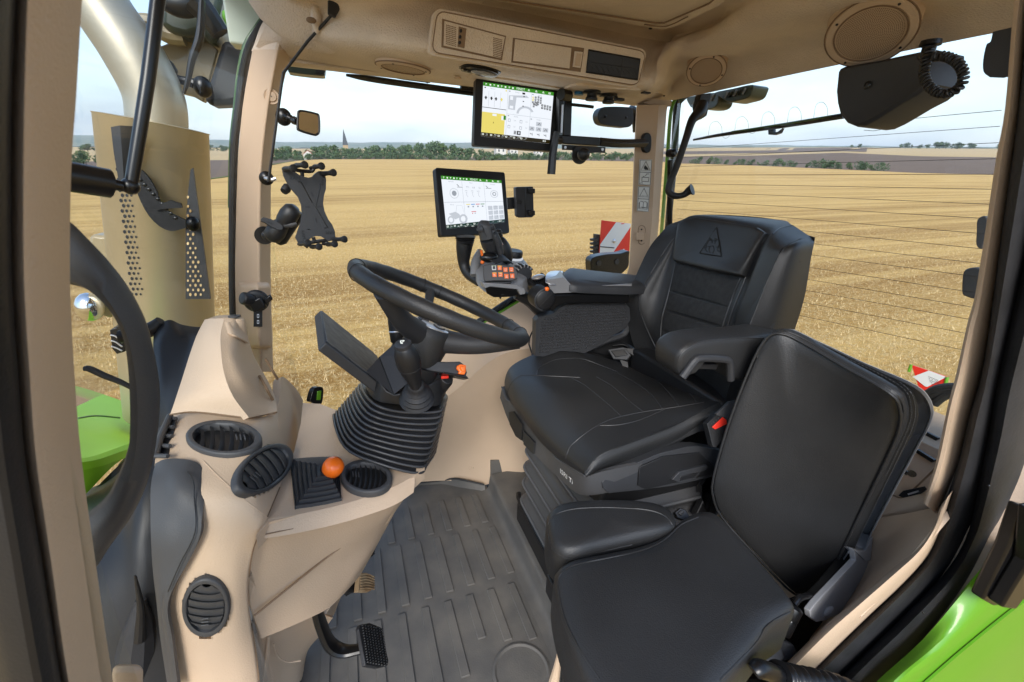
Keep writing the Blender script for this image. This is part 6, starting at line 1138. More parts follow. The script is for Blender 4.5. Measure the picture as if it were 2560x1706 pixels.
def common(s, bar):
    s.rect(0, 0, 1, 1, 's_white', 0); s.rect(0, 0, 1, .068, 's_green'); s.rect(0, .925, 1, 1.0, bar)
    s.txt('FENDT', .515, .034, .062, 's_text')
    for i, u in enumerate((.03, .09, .145, .20, .25, .305, .36, .41)): s.rect(u, .02, u+.022, .032+.016*(i % 2), 's_text', 2); s.rect(u+.004, .04, u+.012, .05, 's_text', 2)
    for u in (.64, .745, .845): s.rect(u, .015, u+.014, .03, 's_text', 2); s.rect(u-.006, .036, u+.024, .048, 's_text', 2)
    for k in range(3): s.rect(.925, .018+k*.014, .96, .025+k*.014, 's_text', 2)
    for i, (u, a) in enumerate(zip((.01, .13, .24, .35, .465, .57), ('7.2', '98.1', '26.4', '1890', '2108', '5.0'))): s.rect(u, .943, u+.028, .975, 's_text', 2); s.rect(u+.006, .95, u+.02, .968, bar, 3); s.txt(a, u+.065, .952, .034, 's_text'); s.rect(u+.045, .972, u+.085, .978, 's_grey', 2)
    s.rect(.9, .945, .94, .975, 's_text', 2); s.rect(.907, .951, .933, .969, bar, 3)
sL = Scr(pL, [(1102, 439.5), (1253, 451.6), (1262, 556), (1116, 573)]); common(sL, 's_dkgreen')
for u in (.335, .70): sL.line([(u, .08), (u, .92)], 's_grey', .00035)
for v in (.50, .505): sL.line([(0, v), (1, v)], 's_grey', .00025)
for u0, t in ((.04, 'Hydraulik'), (.36, 'Motor'), (.73, 'Hydraulik')): sL.txt(t, u0+.1, .10, .032, 's_grey')
for u0 in (.03, .76): sL.txt('Fahren' if u0 < .5 else 'Arbeiten', u0+.09, .54, .032, 's_grey')
def gear(s, u, v, r, m='s_grey'):
    for k in range(24): t = 2*math.pi*k/24; s.rect(u+r*math.cos(t)*.75-.006, v+r*math.sin(t)-.008, u+r*math.cos(t)*.75+.006, v+r*math.sin(t)+.008, 's_pale')
    s.m.prism([s.P(u+.55*r*.75*math.cos(t), v+.55*r*math.sin(t), .0008) for t in [2*math.pi*k/16 for k in range(16)]], s.pl.N*.0001, m)
gear(sL, .19, .33, .095); gear(sL, .86, .33, .08)
sL.m.prism([sL.P(.86+.02*math.cos(t), .33+.025*math.sin(t), .0012) for t in [2*math.pi*k/12 for k in range(12)]], sL.pl.N*.0001, 's_white')
for u0 in (.25, .73): sL.rect(u0, .20, u0+.09, .208, 's_black'); sL.line([(u0, .15), (u0+.03, .19)], 's_black', .0008)
for u in (.375, .475, .575): sL.txt({.375: 'TTI', .475: '6.8', .575: '55'}[u], u+.02, .19, .05, 's_grey'); sL.rect(u, .27, u+.04, .278, 's_grey'); sL.line([(u+.01, .32), (u+.03, .30), (u+.02, .36), (u+.04, .40)], 's_grey')
for i, m in enumerate(('s_yellow', 's_blue', 's_red', 's_green')): sL.rect(.375+i*.08, .545, .44+i*.08, .56, m); sL.rect(.395+i*.08, .585, .42+i*.08, .615, 's_grey')
sL.rect(.45, .70, .53, .712, 's_red'); sL.rect(.46, .73, .475, .75, 's_red'); sL.rect(.50, .73, .52, .75, 's_grey')
for i in range(3):
    for j in range(3): sL.rect(.735+i*.09, .60+j*.11, .81+i*.09, .69+j*.11, 's_pale'); sL.txt('SFAEBMSTH'[i*3+j], .772+i*.09, .642+j*.11, .05, 's_grey', 3)
def tractor(s, u, v, k, m='s_pale'):
    for cx, r in ((.03, .075), (.24, .095)):
        s.m.loft([[s.P(u+(cx+rr*.75*math.cos(t))*k, v+(.10+rr*math.sin(t))*k, .0008) for t in [2*math.pi*i/20 for i in range(20)]] for rr in (r, r*.6)], m, caps=False)
    s.m.add([s.P(u+a*k, v+b_*k, .0009) for a, b_ in ((.0, -.02), (.12, -.05), (.18, .0), (.2, .06), (.1, .10), (.06, .04))], [(0, 1, 2, 3, 4, 5)], m); s.line([(u+.13*k, v-.05*k), (u+.15*k, v-.17*k), (u+.24*k, v-.17*k), (u+.26*k, v-.02*k)], 's_pale', .0006)
tractor(sL, .06, .74, 1.0)
sL.m.build('screen', tL)
# upper monitor
fU, tU, pU = monitor('overhead_monitor', 'upper touchscreen terminal under the roof lining with yellow map on its screen', 'monitor', [(1190, 195), (1398, 223), (1387, 379), (1184, 364)], dep(1290, 290, 1.32), .024)
sU = Scr(pU, [(1208, 205.5), (1384, 231.5), (1373.5, 360), (1202.5, 341)]); common(sU, 's_brown')
sU.rect(.0, .545, .33, .925, 's_yellow'); sU.rect(0, .455, .345, .465, 's_black'); sU.rect(.15, .56, .21, .60, 's_white', 2); sU.rect(.28, .58, .32, .66, 's_white', 2); sU.rect(.31, .57, .345, .65, 's_green', 3); sU.rect(.165, .71, .172, .74, 's_black', 2)
for u in (.085, .17, .255): sU.line([(u, .15), (u, .44)], 's_grey', .0003)
for u in (.355, .69): sU.line([(u, .08), (u, .92)], 's_pale', .0006)
for v in (.53,): sU.line([(.355, v), (1, v)], 's_pale', .0006)
for u, m in ((.045, 's_black'), (.125, 's_black'), (.19, 's_black'), (.27, 's_yellow')): sU.rect(u-.02, .27, u+.02, .285, m); sU.rect(u-.008, .25, u+.010, .31, m)
sU.rect(.02, .085, .04, .105, 's_black'); sU.txt('Fahren 2', .13, .10, .03, 's_grey'); sU.rect(.32, .09, .34, .115, 's_yellow')
for u, v in ((.37, .09), (.70, .09), (.37, .55), (.70, .56)): sU.rect(u, v, u+.02, v+.02, 's_grey'); sU.txt('Anzeige', u+.10, v+.012, .03, 's_grey')
sU.rect(.56, .09, .60, .125, 's_black')
sU.m.add([sU.P(u, v, .0008) for u, v in ((.37, .18), (.62, .14), (.66, .18), (.48, .20), (.47, .36), (.37, .36))], [(0, 1, 2, 3, 4, 5)], 's_pale'); sU.rect(.37, .30, .47, .44, 's_pale')
sU.m.loft([[sU.P(.62+rr*.8*math.cos(t), .50+rr*math.sin(t), .0008) for t in np.linspace(math.pi, 1.85*math.pi, 14)] for rr in (.16, .12)], 's_pale', caps=False, closed=False); sU.rect(.39, .19, .43, .26, 's_white', 3); sU.rect(.39, .37, .44, .42, 's_white', 3)
for u, v in ((.575, .16), (.57, .25), (.57, .34)): sU.rect(u, v, u+.02, v+.015, 's_black', 3)
for i, (u, v, n_k) in enumerate(((.705, .14, 3), (.74, .13, 4), (.78, .12, 4), (.815, .13, 3), (.72, .26, 2), (.76, .23, 2))):
    for k in range(n_k): sU.rect(u, v+k*.045, u+.024, v+k*.045+.035, 's_yellow' if i == 0 and k < 2 else 's_black'); sU.rect(u+.007, v+k*.045+.01, u+.016, v+k*.045+.024, 's_white', 3)
for i in range(4):
    for k in range(2): sU.rect(.84+i*.038, .26+k*.05+i*.004, .866+i*.038, .30+k*.05+i*.004, 's_black'); sU.rect(.847+i*.038, .272+k*.05+i*.004, .858+i*.038, .286+k*.05+i*.004, 's_white', 3)
for u, v in ((.38, .62), (.55, .62), (.38, .74), (.55, .74)): sU.line([(u, v), (u+.03, v), (u+.03, v+.05), (u, v+.05), (u, v)], 's_grey', .0008); sU.txt('0.0', u+.075, v+.02, .035, 's_grey')
for k in range(3): sU.rect(.47, .83+k*.024, .505, .845+k*.024, 's_black')
sU.rect(.515, .825, .57, .90, 's_black'); sU.rect(.53, .84, .556, .885, 's_pale', 3)
for u, v in ((.82, .62), (.72, .72), (.82, .72), (.92, .72)): sU.rect(u-.035, v-.01, u+.045, v+.07, 's_pale'); sU.line([(u-.01, v+.05), (u+.01, v+.01), (u+.025, v+.05)], 's_black', .0008, 3)
for u in (.72, .82, .92): sU.line([(u-.015, .84), (u+.005, .86), (u+.015, .83), (u+.02, .88)], 's_black', .0009)
sU.m.build('screen', tU)
b = MB('gloss_black'); b.tube([P('Y', 1392, 330, 1.36), P('Y', 1382, 385, 1.36), P('Y', 1378, 436, 1.36)], [.010, .013, .014], k=1, n=8); b.tube([P('Y', 1402, 236, 1.36), P('Y', 1422, 240, 1.38)], .016, k=1); b.prism(q('Y', 1.37, '1398,240 1410,244 1404,330 1396,334'), (0, .02, 0)); b.prism(q('Y', 1.362, '1405,262 1409,262 1406,332 1402,332'), (0, .005, 0), 'silver'); b.tube([P('Y', 1388, 350, 1.36), P('Y', 1400, 352, 1.38)], .012, k=1); b.build('cable_guide', tU)
# bracket
mb_ = thing('monitor_bracket', 'black square tube bracket from rear pillar carrying a ball mount plate', 'bracket', P('Y', 1620, 358, 1.5))
b = MB('gloss_black'); b.prism(q('Y', 1.40, '1413,232 1432,234 1428,342 1407,340'), (0, .03, 0)); b.prism(q('Y', 1.40, '1398,338 1410,338 1500,344 1500,366 1410,360 1400,357'), (0, .03, 0)); b.build('arm', mb_, bevel=.003)
b = MB('black'); b.tube([P('Y', 1498, 355, 1.415), P('Y', 1550, 359, 1.43), P('Y', 1615, 358, 1.49)], .0145, n=4, k=3); b.build('arm', mb_, bevel=.002)
b = MB('gloss_black'); b.prism(cat(q('Y', 1.50, '1610,340 1620,332 1629,342 1628,374 1619,383 1609,374'), 3, True), (0, .018, 0)); b.box(P('Y', 1615, 360, 1.495), (.004, 0, 0), (0, .004, 0), (0, 0, .012), 'black'); b.build('foot', mb_, bevel=.003)
b = MB('black'); b.prism(q('Y', 1.395, '1406,362 1514,368 1513,383 1492,382 1470,384 1438,382 1430,376 1406,375'), (0, .004, 0)); 
for x, y in ((1413, 369), (1506, 374)): b.lathe(P('Y', x, y, 1.394), (0, -1, 0), [(.0045, 0), (.0045, .0015), (.001, .0016)], 'silver', 12)
c = P('Y', 1448, 388, 1.39); b.lathe(c, (0, -1, 0), [(.028, 0), (.028, .006), (.012, .008), (.010, .018)], n=28); b.ellip(P('Y', 1459, 386, 1.345), (.020, 0, 0), (0, .020, 0), (0, 0, .020), None, 10)
for k in range(6): t = k*1.05+.3; b.ellip(c+[.023*math.cos(t), -.006, .023*math.sin(t)], (.003, 0, 0), (0, .001, 0), (0, 0, .003), 'gloss_black', 5)
b.build('ball_plate', mb_, bevel=.0015)
# phone holder
ph = thing('phone_holder', 'small black phone clamp on the right side of the lower monitor', 'phone holder', P('Y', 1300, 510, 1.42)); b = MB('black'); b.prism(q('Y', 1.425, '1268,495 1293,493 1293,522 1270,524'), (0, .01, 0)); b.prism(q('Y', 1.39, '1289,470 1294,468 1333,467 1335,540 1330,544 1297,545 1292,540'), (0, .022, 0)); b.prism(q('Y', 1.388, '1313,468 1315,468 1316,544 1314,544'), (0, .01, 0), 'gloss_black')
for y in (478, 533): b.prism(q('Y', 1.375, f'{1322},{y-6} {1338},{y-6} {1338},{y+6} {1323},{y+6}'), (0, .035, 0), 'gloss_black')
b.prism(q('Y', 1.387, '1291,501 1304,500 1305,511 1292,511'), (0, .006, 0), 'gloss_black'); b.build('clamp', ph, bevel=.002)
# decals
for px, lab, k in (([(1599, 399.5), (1630, 399.5), (1626, 464), (1596, 462)], 'upper white warning sticker with a hand triangle and battery symbol', 0), ([(1595, 466), (1625, 467), (1621, 530), (1592, 528)], 'lower white warning sticker with triangle and open book symbol', 1)):
    pl = Pl(P('Y', 1610, 465, 1.505), (.04, -1, 0)); b = MB('decal'); t = ' '.join(f'{x},{y}' for x, y in px); slab(b, pl, t, 0, .0008); sc4 = Scr(pl, px); sc4.m = b; sc4.w = .0008
    for l_ in ([(.04, .02), (.96, .02), (.96, .98), (.04, .98), (.04, .02)], [(.04, .5), (.96, .5)], [(.5, .07), (.12, .42), (.88, .42), (.5, .07)]): sc4.line(l_, 'black', .0009)
    if k == 0:
        b.add([sc4.P(u, v, .001) for u, v in ((.42, .22), (.5, .24), (.7, .34), (.74, .40), (.45, .40), (.35, .34))], [(0, 1, 2, 3, 4, 5)], 'black'); sc4.line([(.25, .70), (.8, .70), (.8, .86), (.25, .86), (.25, .70)], 'black', .001); sc4.line([(.35, .70), (.35, .66), (.45, .66)], 'black', .001); sc4.line([(.5, .64), (.6, .60), (.6, .56), (.8, .56)], 'black', .001); sc4.line([(.08, .95), (.3, .90), (.3, .95)], 'black', .0007)
    else:
        for u in (.25, .38, .5, .62, .74): sc4.rect(u-.03, .37, u+.03, .395, 'black')
        sc4.line([(.5, .62), (.35, .60), (.18, .63), (.18, .86), (.35, .83), (.5, .86), (.65, .83), (.82, .86), (.82, .63), (.65, .60), (.5, .62), (.5, .86)], 'black', .001); sc4.line([(.14, .66), (.14, .9), (.86, .9), (.86, .66)], 'black', .0008)
    tag(b.build('warning_sticker'), lab, 'sticker', 'warning stickers on the rear pillar')
# tablet holder
th = thing('tablet_holder', 'black X shaped tablet holder on a ball arm at the windscreen pillar', 'tablet holder', P('Y', 665, 590, 1.5))
def cz(x, y): return 640+x/6.03, 380+y/6.03
def cs(t): return ' '.join('%g,%g' % cz(*map(float, a.split(','))) for a in t.split())
pt = Pl(P('Y', 780, 515, 1.36), (.22, -1, .06)); b = MB('dark_plastic')
b.prism(pt.pts(cs('395,245 480,250 575,290 640,340 720,375 790,390 850,375 900,320 950,290 1000,290 1040,330 1058,420 1055,560 1025,660 1012,780 1035,900 1090,1020 1150,1100 1190,1200 1200,1330 1100,1350 1040,1310 980,1275 900,1270 840,1290 790,1340 640,1370 600,1300 640,1180 680,1060 700,930 690,800 640,680 560,590 500,510 460,440 420,360')), pt.N*-.016)
for l_ in ('630,452 680,455 850,770', '955,470 975,475 900,830 1080,1140 1030,1152', '770,1170 820,1168'): b.tube(pt.pts(cs(l_), .0006), .0011, 'gloss_black', n=5, k=1)
fT = Fr(pt.p(*cz(395, 245)), pt.p(*cz(1195, 330))-pt.p(*cz(395, 245)), pt.p(*cz(600, 1370))-pt.p(*cz(395, 245)))
def lab(s, x, y, h, rot=0, m='gloss_black'):
    o = pt.p(*cz(x, y), .0008); a = pt.p(*cz(x+100*math.cos(rot), y+100*math.sin(rot)), .0008)-o; c = pt.p(*cz(x-100*math.sin(rot), y+100*math.cos(rot)), .0008)-o; text_geo(s, Fr(o, a, c), 0, 0, h/100, h/100, 0, m, b)
lab('RAM', 585, 400, 80); lab('RAM', 1118, 1215, 66, math.pi); lab('RAM', 1005, 435, 70, math.pi/2+.15, 'seam'); lab('RAM', 712, 1250, 66, math.pi/2-.2); lab('GRIP', 955, 828, 34); lab('GRID', 780, 832, 34); lab('GRIP', 905, 1030, 34, 1.4); lab('GRID', 845, 640, 34, 1.2)
b.build('plate', th, bevel=.003)
b = MB('black')
for a0, a1 in (((410, 260), (575, 245)), ((580, 210), (745, 195)), ((860, 230), (995, 215)), ((980, 335), (1180, 312)), ((640, 1390), (790, 1372)), ((820, 1430), (960, 1430)), ((1060, 1395), (1195, 1390)), ((1150, 1320), (1345, 1318))):
    A_, B_ = pt.p(*cz(*a0), .004), pt.p(*cz(*a1), .004+.035); B_ = P('D', *cz(*a1), float((A_-C)@fwK)-.03); lath2(b, A_, B_, [(.0045, 0), (.0065, .2), (.0055, .55), (.0075, .8), (.0095, .9), (.0095, .97), (.006, 1.0)], n=12); b.build('finger_peg', th, smooth=50); b = MB('black')
for l_ in ('560,230 620,275 740,290 850,290 870,240 810,250', '700,300 705,370', '740,1385 850,1365 1060,1340 1060,1390 1000,1380', '790,1440 740,1400', '870,1290 890,1360'): b.tube(pt.pts(cs(l_), -.006), .0055, 'black', n=6, k=2)
b.build('peg_links', th)
b = MB('black'); b.tube([P('Y', *cz(420, 600), 1.40), P('Y', *cz(470, 545), 1.41), P('Y', *cz(520, 540), 1.41)], [.010, .013, .008], k=2); a0, a1 = P('Y', *cz(560, 880), 1.40), P('Y', *cz(440, 1050), 1.42); lath2(b, P('Y', *cz(590, 830), 1.41), P('Y', *cz(210, 1320), 1.44), [(.012, 0), (.023, .08), (.026, .25), (.023, .42), (.019, .5), (.023, .58), (.027, .75), (.025, .92), (.012, 1.0)], n=18)
lath2(b, P('Y', *cz(640, 900), 1.44), P('Y', *cz(330, 1370), 1.46), [(.012, 0), (.02, .1), (.02, .9), (.012, 1.0)], n=14)
c = P('Y', *cz(125, 1260), 1.495); b.lathe(c, (.2, -1, 0), [(.026, .002), (.026, -.004), (.012, -.007), (.012, -.02)], 'gloss_black'); b.ellip(P('Y', *cz(165, 1262), 1.47), (.015, 0, 0), (0, .015, 0), (0, 0, .015), None, 8)
pk2 = Pl(P('Y', *cz(240, 1080), 1.40), (.3, -1, .3)); b.prism(pk2.pts(cs('80,1005 110,985 230,1015 340,1070 400,1110 400,1170 335,1175 240,1130 130,1060 82,1040')), pk2.N*-.012, 'dark_plastic'); b.tube([P('Y', *cz(420, 1100), 1.41), P('Y', *cz(540, 1095), 1.41), P('Y', *cz(610, 1080), 1.41)], [.008, .009, .006], 'grey_plastic', k=1); lab_ = None
o_ = pk2.p(*cz(215, 1075), .0006); a_ = pk2.p(*cz(315, 1115), .0006)-o_; c_ = pk2.p(*cz(205, 1165), .0006)-o_; text_geo('RAM', Fr(o_, a_, c_), 0, 0, .42, .42, 0, 'gloss_black', b)
b.build('ball_arm', th, smooth=50)
# interior mirror
mi = thing('inside_mirror', 'small black framed rectangular mirror on a suction cup reflecting the field', 'mirror', P('Y', 705, 293, 1.5)); b = MB('gloss_black'); b.ellip(P('Y', 709, 293, 1.50), (.021, 0, 0), (0, .014, 0), (0, 0, .023), None, 9); lath2(b, P('Y', 715, 293, 1.485), P('Y', 744, 305, 1.44), [(.011, 0), (.007, .2), (.011, .35), (.006, .5), (.011, .7), (.009, 1)], n=12)
pm = Pl(P('Y', 771, 308, 1.42), (.35, -1, .12)); fm_ = cat(pm.pts('747,279 758,278 790,285 797,292 798,328 792,337 782,337 750,327 744,318 745,288'), 3, True); b.prism(fm_, pm.N*-.012); c = sum(fm_)/len(fm_); b.tube(fm_, .0028, 'black', n=6, k=1, closed=True); b.build('housing', mi, bevel=.002)
b = MB('chrome'); b.prism([p+(c-p)*.10+pm.N*.0008 for p in fm_], pm.N*.0006); b.build('mirror_glass', mi)
# ---------------------------------------------------------------- outside, fixed to the tractor
def pill(name, lab, cat_, t, Y, dp, m='black', bev=.006, screws=(), grp=None, ax='Y'):
    c = q(ax, Y, t); e = thing(name, lab, cat_, sum(c)/len(c), grp); b = MB(m); b.prism(cat(c, 3, True), (0, dp, 0) if ax == 'Y' else (dp, 0, 0)); 
    for x, y in screws: b.ellip(P(ax, x, y, Y-.002), (.006, 0, 0), (0, .004, 0), (0, 0, .006), 'gloss_black', 6)
    b.build('housing', e, bevel=bev); return e
em_ = pill('outside_mirror', 'black pill shaped mirror back with two screws outside the side window', 'mirror', '1495,285 1503,271 1520,267 1570,268 1582,275 1583,305 1572,318 1545,317 1508,312 1497,302', 2.0, .05, screws=((1514, 291), (1566, 294)))
b = MB('gloss_black'); b.tube([P('Y', 1575, 272, 2.03), P('Y', 1588, 285, 2.03), P('Y', 1592, 330, 2.03)], .02); b.build('mirror_arm', em_)
lamp = pill('front_work_lamp', 'dark green tinted lamp under the roof edge beside the windscreen pillar', 'lamp', '722,152 760,155 805,160 814,166 812,184 804,190 730,182 720,175', 1.95, .06, 'lamp_shell'); b = MB('gloss_black'); b.prism(q('Y', 1.945, '795,160 812,166 811,184 803,188 788,186'), (0, .03, 0)); b.build('lamp_end', lamp)
wi = thing('side_wiper', 'long black wiper lying along the top of the side window behind the monitor', 'wiper', P('Y', 1000, 215, 1.75)); b = MB('gloss_black'); b.tube(q('Y', 1.73, '865,188 915,196 1010,210 1190,234'), [.004, .009, .010, .010]); b.tube(q('Y', 1.74, '1190,238 1430,262 1483,268'), .006); b.build('blade', wi); b = MB('black'); b.tube(q('Y', 1.72, '880,173 960,182 1000,192 1075,206'), [.003, .008, .008, .003]); b.tube(q('Y', 1.72, '900,176 1000,184 1070,206'), .004); b.box(P('Y', 1172, 222, 1.72), (.03, 0, 0), (0, .01, 0), (0, 0, .008)); b.build('wiper_arm', wi)
wr_ = thing('rear_wiper', 'dark green black wiper slanting across the upper rear window', 'wiper', P('X', 1900, 330, 1.4)); b = MB('gloss_black'); b.tube([P('X', 1734, 350, 1.38), P('X', 1800, 338, 1.38), P('X', 1960, 314, 1.38), P('X', 2110, 290, 1.38)], [.004, .006, .008, .008]); b.prism(q('X', 1.39, '1920,325 1934,322 1934,331 1944,330 1956,321 1950,333 1936,338 1921,337'), (.01, 0, 0)); b.tube([P('X', 1830, 330, 1.375), P('X', 1960, 311, 1.37), P('X', 2080, 291, 1.375)], .003, 'green_dark'); b.build('blade', wr_)
for k, (t, lab) in enumerate((('1716,246 1735,240 1790,232 1796,250 1788,268 1765,274 1730,270 1722,262', 'left one of two slatted rear work lamps, behind the curved handle'), ('1785,232 1830,222 1880,212 1880,228 1870,244 1845,252 1822,256 1800,244', 'right one of two slatted rear work lamps under the roof edge'))):
    e = pill('rear_work_lamp', lab, 'work lamp', t, 1.5, .08, 'lamp_shell', .004, grp='work lamps above the rear window', ax='X'); b = MB('lens')
    for j in range(5): x = (1732 if k == 0 else 1812)+j*11; y = (262 if k == 0 else 246)-j*2.4; b.tube(q('X', 1.495, f'{x},{y} {x+8},{y-16}'), .004, 'gloss_black' if j % 2 else 'silver_plastic', n=5)
    b.build('slats', e)
# red and white warning boards
def board(px, Y, ax, lab, stripes, extra):
    pl = Pl(P(ax, *px[0], Y), (0, -1, 0) if ax == 'Y' else (-1, -.2, .1)); e = thing('warning_board', lab, 'warning board', pl.p(*px[2]), 'red and white warning boards'); b = MB('red'); t = ' '.join(f'{x},{y}' for x, y in px); slab(b, pl, t, -.01, 0); 
    for s in stripes: slab(b, pl, s, 0, .002, 'white')
    extra(b, pl); b.build('panel', e, bevel=.001); return e, pl
def x1(b, pl):
    b.ellip(pl.p(1535, 603, .004), (.014, 0, 0), (0, .006, 0), (0, 0, .014), 'silver', 6); b.tube(pl.pts('1500,617 1535,620', .003), .003, 'black', k=1); slab(b, pl, '1553,626 1560,622 1562,628 1555,630', 0, .004, 'white'); slab(b, pl, '1552,559 1560,558 1560,560 1552,561', .002, .004, 'red')
e, pl = board([(1505, 551), (1577, 560), (1573, 640), (1498, 640)], 2.5, 'Y', 'taller red and white striped board outside the side window beside the pillar', ['1540,556 1577,560 1576,568 1530,636 1527,640 1499,640 1500,612'], x1)
b = MB('dark_plastic'); b.prism(q('Y', 2.52, '1489,586 1500,587 1498,640 1488,640'), (0, .03, 0)); 
for k in range(5): b.prism(q('Y', 2.51, f'1480,{598+k*10} 1499,{596+k*10} 1499,{602+k*10} 1480,{603+k*10}'), (0, .03, 0), 'black')
b.build('lamp_bracket', e)
mu = pill('mudguard_end', 'black bracket with two screws below the taller warning board', 'bracket', '1478,650 1490,642 1520,636 1552,634 1573,628 1573,640 1572,664 1562,678 1545,688 1500,686 1480,682 1477,668', 2.0, .06, 'gloss_black'); b = MB('silver_plastic')
for x, y in ((1497, 659), (1542, 655)): b.lathe(P('Y', x, y, 1.997), (0, -1, 0), [(.014, -.002), (.014, .003), (.008, .004), (.001, .002)], 'dark_plastic', 14)
b.build('screws', mu)
wp2 = MB('white'); wp2.prism(q('Y', 1.68, '1513,688 1545,686 1548,692 1520,693'), (0, .02, 0)); tag(wp2.build('window_latch'), 'small pale window latch strip behind the armrest pad', 'latch')
def x2(b, pl):
    r = random.Random(3)
    for i in range(5):
        for j in range(9):
            if r.random() < .8: x, y = 2322+j*3.6+i*1.0, 941+i*4.2+j*1.5; slab(b, pl, f'{x},{y} {x+2.4},{y+1} {x+2.2},{y+2.4} {x-.2},{y+1.4}', .002, .003, 'grey_plastic')
e, pl = board([(2279, 913), (2368, 943), (2362, 968), (2300, 980)], 2.3, 'X', 'lower red and white striped board beyond the passenger backrest', ['2322,927 2366,943 2318,968 2312,966 2282,942'], x2)
b = MB('green'); b.tube(pl.pts('2278,912 2272,930', .0)+[], .006, 'green', k=1); b.tube(pl.pts('2368,943 2362,970'), .006, 'green', k=1); b.build('board_frame', e)
hs2 = thing('hydraulic_hoses', 'black rubber hoses curving behind the lower warning board', 'hoses', P('X', 2350, 1000, 1.7)); 
for t in ('2320,985 2345,972 2385,968 2420,975', '2325,992 2350,980 2388,974 2430,985', '2335,1010 2355,994 2385,982 2420,990'): b = MB('rubber'); b.tube(q('X', 1.8, t), .014); b.build('hose', hs2)
for t, lab, X in (('2443,550 2462,540 2470,560 2462,600 2452,622 2440,612 2441,580', 'upper dark tail lamp half hidden behind the right door pillar', 2.2), ('2408,680 2425,670 2450,672 2452,700 2440,745 2415,742 2405,735 2404,710', 'lower dark tail lamp half hidden behind the right door pillar', 2.0)):
    e = pill('tail_lamp', lab, 'tail lamp', t, X, .1, 'dark_plastic', .006, grp='tail lamps behind the right door pillar', ax='X')
# green bonnet and exhaust in front
bo2 = thing('bonnet', 'glossy bright green tractor bonnet seen through the lower left windscreen', 'bonnet', (-1.6, 1.1, .5)); b = MB('green_sunlit')
b.patch([q('Y', 1, '150,955,2.2 230,977,2.25 330,1012,2.3 420,1050,2.35'), q('Y', 1, '160,1060,1.7 240,1075,1.75 330,1090,1.8 400,1110,1.85'), q('Y', 1, '170,1160,1.2 240,1150,1.25 300,1130,1.32 360,1110,1.42')], thick=.02)
b.patch([q('Y', 1, '168,1161,1.2 241,1151,1.25 301,1131,1.32 361,1111,1.42'), q('Y', 1, '150,1300,1.2 222,1228,1.25 290,1160,1.32 350,1125,1.42')], thick=.02)
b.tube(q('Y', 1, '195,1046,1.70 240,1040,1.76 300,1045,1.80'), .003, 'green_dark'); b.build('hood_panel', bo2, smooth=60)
b = MB('dark_plastic'); b.patch([q('Y', 1, '150,1310,1.22 222,1238,1.27 290,1170,1.34 340,1130,1.42'), q('Y', 1, '150,1500,1.0 240,1480,1.0 300,1400,1.1 370,1330,1.3')], 'black', thick=.02); b.build('side_grille', bo2)
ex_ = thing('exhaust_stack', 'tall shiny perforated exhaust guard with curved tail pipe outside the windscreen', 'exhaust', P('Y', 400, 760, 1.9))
b = MB('steel'); base, topp = P('Y', 420, 850, 1.95), P('Y', 385, 312, 1.95); axx = unit(topp-base); H = np.linalg.norm(topp-base); r0 = .153
b.lathe(base, axx, [(r0, -.3), (r0, H), (r0+.003, H+.003), (r0-.02, H+.006), (.09, H+.008), (.001, H+.009)], n=48); 
def gh_(x, y, r=3.2, m='black'): p, n = hitmb(b, x, y); t = unit(np.cross(n, axx)); u = np.cross(n, t); b.add([p+n*.0015+(t*math.cos(a)+u*math.sin(a)*1.25)*r*.0016 for a in [2*math.pi*i/12 for i in range(12)]], [tuple(range(12))], m)
gb = list(b.v), list(b.f)
for k in range(30):
    for j in range(3):
        x = 288+j*11+k*1.5+(5 if k % 2 else 0); y = 372+k*13
        if y < 740 and j*11 < 30: gh_(x, y, 3.0-.5*j)
b.build('heat_guard', ex_, smooth=50)
b = MB('pipe'); b.tube([P('Y', 395, 330, 1.95), P('Y', 385, 240, 1.95), P('Y', 330, 130, 1.95), P('Y', 262, 30, 1.95), P('Y', 200, -80, 1.95)], [.085, .085, .085, .08, .075], n=28, k=8); b.build('tail_pipe', ex_, smooth=70)
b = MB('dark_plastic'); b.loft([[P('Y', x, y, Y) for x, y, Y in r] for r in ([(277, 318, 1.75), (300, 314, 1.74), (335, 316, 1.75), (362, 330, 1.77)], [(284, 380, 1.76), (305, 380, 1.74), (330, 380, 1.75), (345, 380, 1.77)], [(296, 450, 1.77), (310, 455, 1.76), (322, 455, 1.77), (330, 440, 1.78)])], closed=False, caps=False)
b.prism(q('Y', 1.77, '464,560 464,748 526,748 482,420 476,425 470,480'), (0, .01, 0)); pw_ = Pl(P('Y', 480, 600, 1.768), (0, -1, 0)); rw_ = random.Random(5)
for k in range(24):
    y = 470+k*11.6; w_ = (y-430)/318*52
    for j in range(int(w_/13)+1):
        x = 470+j*13+(6 if k % 2 else 0)
        if x < 464+w_-3: r = 2.2+rw_.random(); b.add([pw_.p(x+r*math.cos(a), y+r*1.3*math.sin(a), .001) for a in [2*math.pi*i/10 for i in range(10)]], [tuple(range(10))], 'straw'); b.prism(cat(q('Y', 1.76, '338,428 352,424 372,445 392,480 402,512 430,535 462,550 470,566 448,575 425,578 398,566 372,540 352,505 340,470'), 2, True), (0, .01, 0)); b.prism(q('Y', 1.75, '385,517 425,501 452,509 455,520 420,522 390,526'), (0, .01, 0)); b.ellip(P('Y', 482, 560, 1.75), (.02, 0, 0), (0, .02, 0), (0, 0, .024), 'gloss_black', 7)  # claw, lever and knob model the tablet holder's reflection in the windscreen
for k in range(9): b.ellip(P('Y', 350+k*11, 450+k*12, 1.758), (.006, 0, 0), (0, .002, 0), (0, 0, .005), 'gloss_black', 5)
b.build('guard_plate_and_reflection', ex_)
